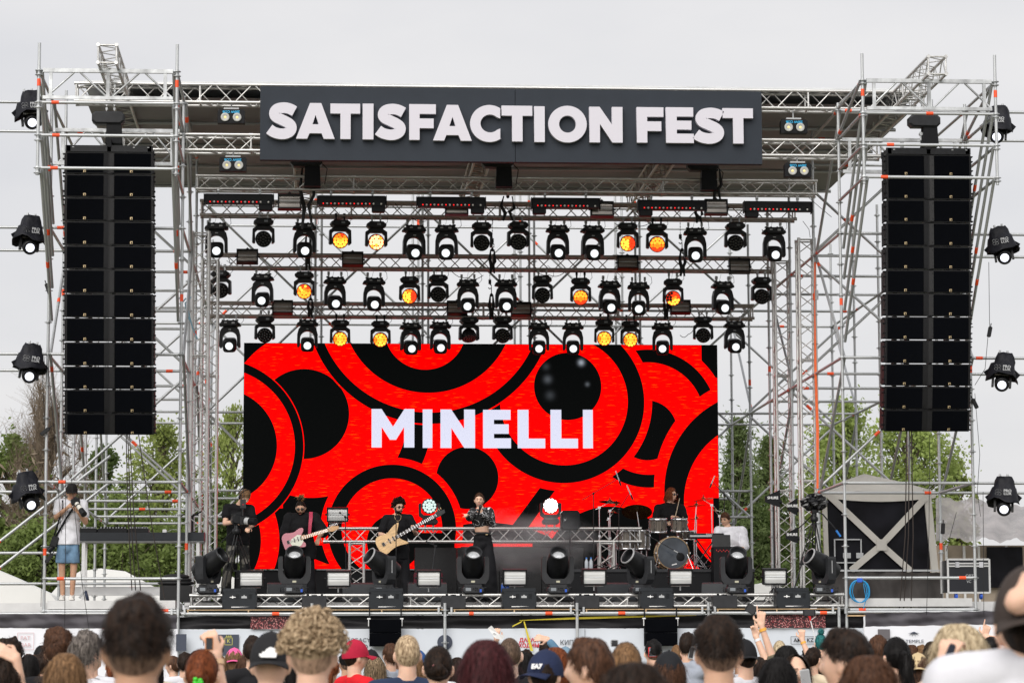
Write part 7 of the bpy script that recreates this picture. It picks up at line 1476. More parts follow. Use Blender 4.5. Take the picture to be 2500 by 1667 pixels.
# ============================================================ ropes and cables
ROPE = mat('dark_rope', (.045, .035, .032), .8)
def cable(label, pts, r=.007, m_=None, name='cable', cat='cable', sag=0, group='hanging cables'):
    V = [P(*p) if len(p) == 3 and abs(p[0]) > 12 else Vector(p) for p in pts]; out = []
    for i in range(len(V)-1):
        for k in range(6): u = k/6; out.append(V[i].lerp(V[i+1], u)+Vector((0, 0, -sag*math.sin(math.pi*u))))
    out.append(V[-1]); mm = MB(); mm.tube([v-out[0] for v in out], r, 6); o = mm.build(name, m_ or ROPE, None, out[0]); return tag(o, label, cat, group)
for k, (a_, b_) in enumerate((((308, 1058), (322, 1440)), ((312, 1058), (331, 1440)), ((316, 1058), (343, 1440)), ((338, 1058), (402, 1462)))): cable(f'dark rope hanging from the left speaker hang, {ORD[k]} from left', [(*a_, -.8), ((a_[0]+b_[0])/2-3, (a_[1]+b_[1])/2, -.5), (*b_, .1)], .0085, None, 'rope', 'rope')
for k, (a_, b_) in enumerate((((2214, 1050), (2196, 1486)), ((2220, 1050), (2206, 1486)), ((2225, 1050), (2224, 1486)))): cable(f'dark rope hanging from the right speaker hang, {ORD[k]} from left', [(*a_, -.8), ((a_[0]+b_[0])/2+5, (a_[1]+b_[1])/2+40, -.5), (*b_, .1)], .0085, None, 'rope', 'rope')
for k, q in enumerate((((161, 1062, -.7), (160, 1300, -.4), (158, 1530, -.2)), ((163, 1062, -.7), (200, 1420, -.4), (218, 1540, -.2)), ((118, 900, -.05), (135, 1090, -.1), (150, 1300, .2)), ((104, 1300, -.05), (100, 1480, -.05)), ((110, 870, -.06), (104, 930, -.06), (110, 1040, -.06)), ((384, 1040, -.2), (430, 1100, -.1)), ((1960, 470, 1.8), (2000, 505, 2), (2030, 530, 2.2)), ((2270, 1062, -.5), (2268, 1300, -.3), (2262, 1500, -.1)), ((2380, 960, -.05), (2392, 1110, -.05), (2386, 1200, -.05), (2394, 1260, -.05)), ((2400, 1200, -.2), (2402, 1500, -.1)), ((2414, 640, -.1), (2416, 800, -.1)), ((2412, 822, -.1), (2405, 900, -.1), (2380, 940, -.05)), ((2335, 1250, 0), (2310, 1345, 0)), ((1960, 540, 2.5), (1975, 560, 2.5), (1978, 580, 2.5)))):
    cable(('thin cable from the left speaker hang straight down', 'thin cable slanting down from the left speaker hang', 'thin cable along the left outer post', 'thin cable by the lowest lamp at left', 'cable loop taped to the left outer post', 'thin cable behind the left speaker hang', 'black strap end right of the topmost lighting truss', 'thin cable from the right speaker hang straight down', 'twisted cable beside the right outer post', 'thin cable right of the right outer post', 'thin cable below the second covered lamp at right', 'cable from the small hanging box at right', 'cable in front of the grey tent', 'wire above the front right truss leg')[k], q, .0045, RUB)
for i, (x0, y0, x1, y1) in enumerate(((552, 600, 566, 640), (700, 515, 760, 500), (960, 490, 1040, 540), (1100, 660, 1180, 672), (1300, 655, 1380, 664), (1500, 545, 1600, 535), (1700, 790, 1660, 818), (1860, 560, 1905, 572))):
    Yc = 3.5 if y0 < 600 else (6.0 if y0 < 720 else 8.0); cable(f'slack black cable among the moving heads, {ORD[i]} from left', [(x0, y0, Yc), ((x0+x1)/2, (y0+y1)/2+12, Yc), (x1, y1, Yc)], .006, RUB, sag=.05)
# loose cables under the front truss
for i in range(9):
    px = 500+i*172+random.Random(i).uniform(-30, 30); rr = random.Random(50+i); V = []
    for k in range(26): a_ = k*.62; V.append(P(px+i*1.0, 1478, .7)+Vector((.012*k*3+.06*math.cos(a_), .02*math.sin(a_*.7), .05+.045*math.sin(a_)+rr.gauss(0, .006))))
    mm = MB(); mm.tube([v-V[0] for v in V], .006, 5); tag(mm.build('coiled_cable', RUB, None, V[0]), f'loose black cable coiled on the stage lip, {ORD[i]} from left', 'cable', 'loose cables on the stage lip')
# hoist slings hanging from the roof girders (black webbing on the trusses)
for i, (px, y0, y1, Y, w_) in enumerate(((748, 395, 560, 1.6, .24), (750, 570, 660, 6.0, .10), (756, 730, 775, 8.0, .09), (1238, 480, 540, 3.4, .24), (1200, 610, 668, 6.0, .10), (1198, 720, 780, 8.0, .08), (1748, 415, 490, 1.5, .16), (1664, 610, 675, 6.0, .10), (1624, 725, 780, 8.0, .08), (1704, 505, 545, 3.4, .12))):
    a_, b_ = P(px, y0, Y), P(px+2, y1, Y); t = thing('sling', f'black webbing sling wrapped on a lighting truss, number {i+1}' if False else ('black webbing sling hanging on the ' + {1.6: 'topmost', 1.5: 'topmost', 3.4: 'top-row', 6.0: 'middle-row', 8.0: 'lowest-row'}[Y] + ' truss, ' + ('left' if px < 900 else ('middle' if px < 1300 else ('right of centre' if px > 1690 and Y == 3.4 else 'right')))), 'sling', b_, group='truss slings'); mm = MB(); h_ = a_.z-b_.z
    mm.tube([(-w_*.3, -.03, h_), (-w_*.5, -.05, h_*.6), (-w_*.2, -.06, h_*.3), (-w_*.35, -.03, 0)], [.012, .028, .035, .018], 8); mm.tube([(w_*.3, -.02, h_), (w_*.45, -.05, h_*.5), (w_*.1, -.06, h_*.35), (w_*.35, -.03, 0)], [.012, .03, .03, .016], 8); mm.build('webbing', RUB, t)
    mm = MB(); mm.cyl((0, 0, h_), (0, 0, h_+.12), .008, n=6); mm.ell((0, 0, h_), (.03, .02, .035), 10, 6); mm.build('shackle', BLK, t)
for i, (px, y0, y1, Y) in enumerate(((1202, 545, 600, 5.6), (1661, 515, 590, 5.6), (1196, 668, 700, 7.4))):
    a_, b_ = P(px, y0, Y), P(px, y1, Y); t = thing('chain_hook', ('hoist hook on a chain above the middle truss, centre', 'hoist hook on a chain above the middle truss, right', 'hoist hook on a chain above the lowest truss, centre')[i], 'hook', b_, group='hoist hooks'); h_ = a_.z-b_.z; mm = MB()
    for k in range(int(h_/.03)): mm.box((0, 0, .12+k*.03), (.016 if k % 2 else .006, .006 if k % 2 else .016, .026))
    mm.build('chain', GALV, t); mm = MB(); mm.box((0, 0, .09), (.05, .05, .08)); mm.tube([(0, 0, .05), (.03, 0, .02), (.03, 0, -.02), (0, 0, -.04), (-.03, 0, -.02)], .010, 6); mm.build('hook', BLK, t)
for i, (px, py, lab) in enumerate(((748, 398, 'left'), (1215, 400, 'middle'), (1715, 408, 'right'))):
    p = P(px, py, 1.4); t = thing('chain_hoist', f'black chain hoist under the roof girder, {lab} one below the sign', 'hoist', p, group='roof chain hoists'); mm = MB(); mm.box((0, 0, .05), (.52, .24, .24), 0, bev=.05); mm.build('motor_body', BLK, t); mm = MB(); mm.box((.1, 0, -.22), (.27, .2, .36), 0, taper=(.9, .9)); mm.build('chain_bag', BLK2, t); mm = MB(); mm.tube([(.2, 0, .05), (.34, -.02, -.1), (.30, .0, -.35)], .008, 5); mm.cyl((0, 0, .1), (0, 0, .5), .012, n=6); mm.build('cable_and_chain', BLK, t)
# ============================================================ things at the left wing
t = thing('dj_table', 'long black DJ table with pale legs behind the photographer', 'table', (P(348, 1310, 2.75).x, 2.75, Z2)); o_ = Vector(t.location); x0, x1 = P(194, 1310, 2.75).x-o_.x, P(500, 1310, 2.75).x-o_.x; z1_, z0_ = P(350, 1301, 2.75).z-Z2, P(350, 1321, 2.75).z-Z2
mm = MB(); mm.box(((x0+x1)/2, 0, (z0_+z1_)/2), (x1-x0, .55, z1_-z0_)); mm.build('table_top', mat('table_felt', (.022, .026, .032), .7), t); mm = MB(); mm.box((x1+.004, 0, (z0_+z1_)/2), (.008, .56, z1_-z0_+.01)); mm.build('red_end', mat('red_end', (.25, .02, .03), .6), t); mm = MB(); mm.box(((x0+x1)/2, 0, z0_-.012), (x1-x0, .5, .02)); mm.build('under_frame', GREY, t)
for px in (206, 484):
    for y in (-.2, .2): mm = MB(); mm.box((P(px, 1380, 2.75).x-o_.x, y, z0_/2), (.055, .05, z0_)); mm.build('leg', WHT, t)
for i, (a_, b_, nm, lab) in enumerate(((197, 238, 'media_player', 'left black media player on the DJ table'), (240, 312, 'dj_mixer', 'black DJ mixer with knobs and cables'), (314, 364, 'media_player', 'right black media player on the DJ table'))):
    p, q = P(a_, 1300, 2.7), P(b_, 1300, 2.7); t2 = thing(nm, lab, 'DJ deck', ((p.x+q.x)/2, 2.7, Z2+z1_)); w_ = q.x-p.x; mm = MB(); mm.box((0, 0, .035), (w_, .34, .07), 0, bev=.01); mm.box((0, .1, .08), (w_*.8, .1, .05)); mm.build('case', BLK, t2); mm = MB()
    for k in range(9): mm.cyl((-w_*.4+w_*.1*k, -.05+.05*(k % 3), .07), (-w_*.4+w_*.1*k, -.05+.05*(k % 3), .10), .010, n=8)
    mm.build('knobs', GREY, t2)
t2 = thing('laptop_stand', 'black folding laptop stand at the right end of the DJ table', 'laptop stand', (P(468, 1300, 2.7).x, 2.7, Z2+z1_)); mm = MB(); mm.box((0, 0, .15), (.06, .05, .30)); mm.box((0, -.02, .01), (.14, .2, .02)); mm.build('column', BLK, t2); mm = MB(); mm.cyl((-.14, 0, .36), (.0, 0, .29), .013, n=6); mm.cyl((.16, 0, .36), (.02, 0, .28), .013, n=6); mm.cyl((-.22, -.1, .24), (-.12, -.05, .31), .010, n=6); mm.box((0, 0, .30), (.22, .04, .03)); mm.build('arms', BLK, t2)
t2 = thing('white_adapter', 'small white power adapter with cable on the DJ table', 'adapter', (P(402, 1300, 2.7).x, 2.7, Z2+z1_)); mm = MB(); mm.box((0, 0, .03), (.07, .07, .06), 0, bev=.012); mm.build('block', WHT, t2); mm = MB(); mm.tube([(.04, 0, .02), (.12, 0, .06), (.2, 0, .055), (.26, 0, .01)], .005, 5); mm.build('lead', GREY, t2)
t2 = thing('caster_wheel', 'blue and black caster wheel lying by the feet of the photographer', 'wheel', (P(204, 1458, .5).x, .5, ZPL)); mm = MB(); mm.lathe([(.075, -.02), (.085, -.01), (.085, .01), (.075, .02)], 20, 0, Matrix.Translation((.05, 0, .085)) @ Matrix.Rotation(R(75), 4, 'Y')); mm.build('tyre', mat('blue_tyre', (.01, .02, .05), .5), t2); mm = MB(); mm.box((-.03, 0, .1), (.03, .06, .12), 0, rot=(0, .6, 0)); mm.build('fork', GALV, t2)
t2 = thing('folded_cloth', 'folded black cloth heap beside the left tower truss', 'cloth', (P(430, 1425, 1.4).x, 1.4, Z2)); mm = MB()
for k in range(3): mm.ell((0, .0, .30+k*.05), (.30-.04*k, .2, .05), 18, 6)
mm.box((0, 0, .13), (.5, .35, .26)); o = mm.build('heap', RUB, t2)
for i, (px, py, Y) in enumerate(((110, 1053, -.06), (120, 1362, -.06), (2416, 810, -.15), (2302, 1290, 0), (2380, 985, -.06), (117, 705, -.05))):
    t2 = thing('small_receiver', ('small black receiver clipped to the left outer post', 'small black lamp clipped low on the left outer post', 'small black box hanging on a wire at right', 'small black box on the cable before the grey tent', 'small black box strapped to the right outer post', 'black rag tied on the left outer post')[i], 'receiver', P(px, py, Y), (0, R((50, 35, 12, 4, -25, -20)[i]), 0), group='small boxes on the posts'); mm = MB(); mm.box((0, 0, 0), (.06, .05, .17), 0, bev=.012); mm.build('case', BLK, t2); mm = MB(); mm.cyl((0, 0, .08), (.0, 0, .14), .008, n=6); mm.build('lead', RUB, t2)
# ============================================================ things at the right wing
t = thing('flight_case', 'black flight case with silver edges on the right platform', 'flight case', (P(2366, 1450, .75).x, .75, P(2340, 1460, .2).z)); a_, b_ = P(2315, 1365, .75), P(2418, 1446, .75); w_, h_ = b_.x-a_.x, a_.z-b_.z; z0_ = b_.z-t.location.z
mm = MB(); mm.box((0, .25, z0_+h_/2), (w_-.02, .5, h_-.02)); mm.build('shell', mat('case_laminate', (.008, .009, .014), .35), t); mm = MB()
for x in (-1, 1): mm.box((x*w_/2, .0, z0_+h_/2), (.03, .03, h_+.01)); mm.box((x*w_/2, .5, z0_+h_/2), (.03, .03, h_))
for z in (0, .80, .88, 1): mm.box((0, -.002, z0_+h_*z), (w_-.01, .03, .03 if z in (0, 1) else .022))
mm.build('edge_profiles', DECKE, t); mm = MB()
for x in (-.28, .3): mm.box((w_*x, -.02, z0_+h_*.84), (.07, .015, .09))
mm.build('latches', CHROME, t); text('stencil', 'OPTI', .07, GREY, t, (.02, -.012, z0_+h_*.5), .0005); text('stencil', 'VC', .06, GREY, t, (0, -.012, z0_+h_*.33), .0005); mm = MB()
for x in (-.3, .3): mm.cyl((w_*x-.02, .05, z0_*.5), (w_*x+.02, .05, z0_*.5), max(.03, z0_*.5), n=12)
mm.build('casters', BLUEP, t)
t = thing('cable_coil', 'coil of bright blue cable hanging on the right tower rail', 'cable', P(2098, 1416, -.05)); mm = MB(); rr = random.Random(9); V = []
for k in range(150): a_ = k*.31; r_ = .145+.02*math.sin(k*.13)+rr.gauss(0, .002); V.append((r_*math.sin(a_)*1.0+.015*math.sin(k*.05), -.02+.012*math.sin(k*.4), -.17+.17*math.cos(a_)*1.05))
mm.tube(V, .0055, 5); mm.tube([(.06, -.02, -.05), (.1, -.02, -.3), (.05, -.02, -.45)], .0055, 5); mm.build('loops', mat('blue_cable', (.015, .30, .62), .4), t); mm = MB(); mm.box((0, -.02, .0), (.09, .06, .07), 0, bev=.015); mm.build('tie', BLUEP, t)
t = thing('ratchet_strap', 'long orange ratchet strap beside the right truss leg', 'strap', P(1998, 1190, 2.35)); o_ = Vector(t.location); mm = MB(); pts = [(1990, 640, 5), (1989, 730, 3), (1991, 900, 6), (1996, 1050, 7), (1996, 1192, 5)]
for (x0, y0, w0), (x1, y1, w1) in zip(pts, pts[1:]): mm.add([P(x0-w0/2, y0, 2.35)-o_, P(x0+w0/2, y0, 2.35)-o_, P(x1+w1/2, y1, 2.35)-o_, P(x1-w1/2, y1, 2.35)-o_], [(0, 3, 2, 1)])
mm.build('webbing', mat('orange_webbing', (.85, .14, .03), .6, 0, .12, 20), t).modifiers.new('s', 'SOLIDIFY').thickness = .004; mm = MB(); mm.box(P(1994, 720, 2.3)-o_, (.05, .05, .16)); mm.build('ratchet', GALV, t)
t = thing('blue_strap', 'pale blue ratchet strap knotted on the left truss leg', 'strap', P(470, 840, 2.3)); o_ = Vector(t.location); mm = MB()
for q in ([(446, 720), (436, 730), (434, 742), (444, 740), (454, 728)], [(456, 735), (462, 770), (470, 800), (482, 828)], [(466, 725), (452, 740), (456, 770), (466, 785)]): mm.tube([P(x, y, 2.3)-o_ for x, y in q], .012, 6)
mm.build('webbing', mat('pale_blue_webbing', (.18, .33, .42), .6), t)
def antenna(i, x0, x1, y0, y1):
    a_, b_ = P(x0, y0, 1.7), P(x1, y1, 1.7); w_, h_ = b_.x-a_.x, a_.z-b_.z; t = thing('paddle_antenna', ('black paddle antenna, topmost at the right truss leg', 'black paddle antenna, middle one at the right truss leg', 'black paddle antenna, lowest at the right truss leg')[i], 'antenna', ((a_.x+b_.x)/2, 1.7, (a_.z+b_.z)/2), group='paddle antennas'); mm = MB(); s_ = 1
    mm.prism([(-w_/2, .12*h_), (-w_/2, -.2*h_), (w_*.1, -h_*.42), (w_/2*.8, -h_/2), (w_/2*.8, h_/2), (w_*.1, h_*.36)], -.012, .012); mm.cyl((w_*.35, 0, -h_*.2), (w_*.5, 0, -h_*.2), .03, n=8); mm.build('paddle', BLK2, t); text('printed_name', 'SHURE', .06, WHT, t, (-.01, -.0125, .01), .0005, None, .001)
antenna(0, 1867, 1909, 1195, 1238); antenna(1, 1922, 1950, 1214, 1258); antenna(2, 1918, 1952, 1286, 1326)
t = thing('antenna_stand', 'tall thin black stand under the topmost paddle antenna', 'stand', (P(1891, 1400, 1.75).x, 1.75, Z2)); mm = MB(); mm.cyl((0, 0, 0), (0, 0, P(1891, 1236, 1.75).z-Z2), .013, n=8); mm.build('pole', BLK, t); mm = MB()
for k in range(3): a_ = 2*math.pi*k/3; mm.cyl((0, 0, .25), (.3*math.cos(a_), .3*math.sin(a_), .01), .009, n=6)
mm.build('feet', BLK, t)
tp = P(1988, 1270, 1.3); tripod('black tripod with wrapped camera at the right of the stage', tp, ((P(1930, 1400, 1.0).x, 1.0, Z2), (P(2022, 1420, 1.1).x, 1.1, Z2), (P(1985, 1400, 1.9).x, 1.9, Z2)))
t = thing('wrapped_camera', 'camera wrapped in a crumpled black bin bag on a tripod', 'camera', P(1988, 1226, 1.3)); mm = MB(); n, k_ = 26, 14; rr = random.Random(3); vs = []
for i in range(k_+1):
    for j in range(n): a_ = 2*math.pi*j/n; b_ = math.pi*i/k_; f = 1+.16*math.sin(5*a_+3*b_)+.12*math.sin(9*a_-4*b_+1)+rr.gauss(0, .05); vs.append((.20*f*math.sin(b_)*math.cos(a_), .16*f*math.sin(b_)*math.sin(a_), -.125*f*math.cos(b_)))
mm.add(vs, [(i*n+j, i*n+(j+1) % n, (i+1)*n+(j+1) % n, (i+1)*n+j) for i in range(k_) for j in range(n)], 0, False); mm.build('bin_bag', mat('bin_bag', (.006, .006, .007), .18, spec=.6), t); mm = MB(); mm.tube([(.02, -.05, -.14), (.12, -.1, -.2), (.3, -.12, -.42), (.36, -.12, -.5)], .012, 6); mm.build('pan_bar', BLK, t); mm = MB(); mm.cyl((.33, -.12, -.46), (.40, -.12, -.56), .018, n=8); mm.build('blue_grip', mat('blue_grip', (.03, .2, .6), .4), t)
# dark cloth hung inside the right tower
t = thing('dark_tarpaulin', 'wrinkled dark tarpaulin hung below the right tower rail', 'tarpaulin', (P(2180, 1440, 2.3).x, 2.3, 0)); sheet('cloth', 2004, 2300, 1392, 1396, 1500, 1500, 2.3, mat('dark_tarp', (.035, .030, .028), .7, 0, .3, 3, .5, 6), t, .03, 11, 40, 12, None, 1.0); mm = MB(); mm.box((0, 0, P(2180, 1392, 2.3).z), (2.0, .03, .03)); mm.build('top_batten', GREY, t)
# ============================================================ tents
TENT = mat('tent_canvas', (.50, .48, .44), .8, 0, .08, 2, .2, 4); TENTW = mat('white_tent', (.74, .74, .73), .7, 0, .05, 1); DARKI = mat('tent_mesh_window', (.008, .008, .011), .3, 0, .6, 2, .35, 3, spec=.12); CLEAR = mat('clear_plastic_sheet', (.20, .18, .175), .15, 0, .4, 2.2, .6, 3, alpha=.82)
YT = 3.0; t = thing('canvas_tent', 'grey canvas booth tent with crossed straps behind the right tower', 'tent', (P(2148, 1400, YT).x, YT, 0)); o_ = Vector(t.location)
def tp3(px, py, dy=0): return P(px, py, YT+dy)-o_
mm = MB(); n = 16; vs = [tp3(2110, 1156, .8)]; el_, er_ = tp3(2004, 1198), tp3(2284, 1199); bl_, br_ = el_+Vector((.1, 1.6, 0)), er_+Vector((-.05, 1.6, 0)); ring = [el_.lerp(er_, i/n)+Vector((0, 0, -.03*math.sin(math.pi*i/n*3)**2)) for i in range(n+1)]+[br_, bl_]
rim2 = [Vector((v.x, v.y, v.z)) for v in ring]; midr = [v.lerp(vs[0], .42)+Vector((0, 0, .02)) for v in ring]; k9_ = len(ring); mm.add(ring+midr+vs, [(i, (i+1) % k9_, k9_+(i+1) % k9_, k9_+i) for i in range(k9_)]+[(k9_+i, k9_+(i+1) % k9_, 2*k9_) for i in range(k9_)], 0, True); mm.build('roof', TENT, t)
mm = MB(); vs = []
for i in range(n+1): a_ = el_.lerp(er_, i/n); vs += [a_+Vector((0, -.01, -.01)), a_+Vector((0, -.01-.02*(i % 2), -.11-.07*math.sin(math.pi*i/n)))]
mm.add(vs, [(2*i, 2*i+1, 2*i+3, 2*i+2) for i in range(n)], 0, True); mm.build('valance', TENT, t)
wl, wr_ = tp3(2020, 1200), tp3(2268, 1200); zb_ = tp3(2148, 1396).z
mm = MB(); mm.add([(wl.x, .04, zb_-.3), (wr_.x, .04, zb_-.3), (wr_.x, .04, wl.z), (wl.x, .04, wl.z)], [(0, 1, 2, 3)]); mm.build('window', DARKI, t)
for q in ((2070, 2080), (2120, 2130)): pass
for a_, b_ in (((2012, 1200), (2020, 1420)), ((2264, 1200), (2284, 1400))): mm = MB(); u, v = tp3(*a_), tp3(*b_); mm.box(((u.x+v.x)/2, 0, (u.z+v.z)/2-.1), (.08 if a_[0] < 2100 else .12, .05, u.z-v.z+.3), 0, rot=(0, -math.atan2(v.x-u.x, u.z-v.z), 0)); mm.build('corner_pole', TENT, t)
cx_ = tp3(2151, 1330)
for q in ((2023, 1209), (2257, 1216), (2223, 1394), (2077, 1392)):
    e = tp3(*q); d = e-cx_; s_ = Vector((-d.z, 0, d.x)).normalized()*.055; mm = MB(); mm.add([cx_+s_, cx_-s_, e-s_, e+s_], [(0, 1, 2, 3)]); o = mm.build('cross_strap', TENT, t, (0, -.04, 0)); o.modifiers.new('s', 'SOLIDIFY').thickness = .02
mm = MB(); mm.box(cx_+Vector((0, -.06, 0)), (.17, .02, .19)); mm.build('strap_patch', TENT, t)
# gear seen through the window
t2 = thing('gear_case', 'flight case with silver rim showing dimly in the tent window', 'flight case', (P(2072, 1400, YT-.05).x, YT-.01, zb_)); w_ = .45
mm = MB()
for z, h_ in ((.55, .02), (.16, .02)): mm.box((0, 0, z), (w_, .03, h_))
for x in (-1, 1): mm.box((x*w_/2, 0, .355), (.02, .03, .41))
mm.build('rim', GREY, t2); 
for x, w2 in ((-.02, .13), (.2, .12)): mm = MB(); mm.box((x, -.01, .28), (w2, .02, .09)); mm.build('handle', GREY, t2)
YQ = 17; t = thing('plastic_tent', 'tent with clear plastic awning at the right edge', 'tent', (P(2400, 1400, YQ).x, YQ, 0)); o_ = Vector(t.location); mm = MB(); nx, nz = 30, 8; vs = []
for j in range(nz+1):
    for i in range(nx+1): u, v = i/nx, j/nz; a_ = P(2284+260*u, 1218-8*u+30*u*u, YQ+1.5); b_ = P(2284+260*u, 1316+4*u, YQ-.6); vs.append(a_.lerp(b_, v)+Vector((0, -.05*math.sin(v*3+u*9), .05*math.sin(u*22+v*4)+.02*math.sin(u*60)))-o_)
mm.add(vs, [(j*(nx+1)+i, (j+1)*(nx+1)+i, (j+1)*(nx+1)+i+1, j*(nx+1)+i+1) for j in range(nz) for i in range(nx)], 0, True); mm.build('plastic_awning', CLEAR, t)
mm = MB(); mm.box((0, .6, (P(2400, 1370, YQ).z)/2+.2), (3.4, .05, P(2400, 1330, YQ).z), 0); mm.build('back_wall', mat('beige_panel', (.40, .33, .26), .8, 0, .15, 1.5), t)
for px in (2322, 2366, 2402, 2470): mm = MB(); p = P(px, 1330, YQ); mm.box((p.x-o_.x, .5, p.z/2), (.05, .05, p.z)); mm.build('post', WHT, t)
mm = MB(); mm.box((P(2465, 1360, YQ).x-o_.x, .45, P(2465, 1360, YQ).z-.2), (.8, .05, .9)); mm.build('doorway', DARKI, t)
for i, (pts, Y, lab) in enumerate((([(-70, 1365), (20, 1402), (130, 1452), (160, 1490), (-80, 1490)], 21, 'white tent roof at the far left behind the tower'), ([(120, 1462), (150, 1428), (200, 1396), (250, 1389), (310, 1396), (370, 1428), (420, 1458), (430, 1490), (110, 1490)], 24, 'rounded pale tent roof behind the DJ table'), ([(535, 1412), (560, 1404), (585, 1418), (600, 1440), (610, 1490), (520, 1490)], 22, 'small white tent roof behind the tripod'), ([(1835, 1428), (1870, 1420), (1910, 1440), (1920, 1490), (1825, 1490)], 22, 'white tent roof behind the right truss leg'))):
    c = P(pts[0][0], 1490, Y); t = thing('white_tent', lab, 'tent', (c.x, Y, 0), group='white tents behind the stage'); V = [P(x, y, Y)-Vector((c.x, Y, 0)) for x, y in pts]; mm = MB(); mm.prism([(v.x, v.z) for v in V], -.6, 1.8, 0, None); mm.build('roof', TENTW, t); xs = [v.x for v in V]; zb2 = min(v.z for v in V); mm = MB(); mm.box(((min(xs)+max(xs))/2, .6, zb2/2), (max(xs)-min(xs)-.2, 2.0, zb2-.02)); mm.build('walls', TENTW, t)
# ============================================================ stage smoke
SM = bpy.data.materials.new('stage_smoke'); SM.use_nodes = True; q = SM.node_tree; q.nodes.clear(); pv = q.nodes.new('ShaderNodeVolumePrincipled'); pv.inputs['Color'].default_value = (.92, .94, .97, 1); om = q.nodes.new('ShaderNodeOutputMaterial'); q.links.new(pv.outputs[0], om.inputs['Volume'])
tcs = q.nodes.new('ShaderNodeTexCoord'); ln_ = q.nodes.new('ShaderNodeVectorMath'); ln_.operation = 'LENGTH'; q.links.new(tcs.outputs['Object'], ln_.inputs[0]); mr = q.nodes.new('ShaderNodeMapRange'); mr.inputs['From Min'].default_value = .2; mr.inputs['From Max'].default_value = 1.0; mr.inputs['To Min'].default_value = 1; mr.inputs['To Max'].default_value = 0; q.links.new(ln_.outputs['Value'], mr.inputs['Value'])
ns = q.nodes.new('ShaderNodeTexNoise'); ns.inputs['Scale'].default_value = 1.7; ns.inputs['Detail'].default_value = 4; q.links.new(tcs.outputs['Object'], ns.inputs['Vector']); mr2 = q.nodes.new('ShaderNodeMapRange'); mr2.inputs['From Min'].default_value = .38; mr2.inputs['From Max'].default_value = .75; mr2.inputs['To Max'].default_value = 3.2; q.links.new(ns.outputs['Fac'], mr2.inputs['Value']); mu = q.nodes.new('ShaderNodeMath'); mu.operation = 'MULTIPLY'; q.links.new(mr.outputs[0], mu.inputs[0]); q.links.new(mr2.outputs[0], mu.inputs[1]); q.links.new(mu.outputs[0], pv.inputs['Density'])
mm = MB(); mm.ell((0, 0, 0), (1, 1, 1), 24, 14); p = P(1290, 1318, 4.9); so3 = mm.build('stage_smoke', SM, None, p); so3.scale = (1.35, .55, .62); tag(so3, 'pale smoke drifting behind the singer below the glaring lamp', 'smoke', None, 'stuff')
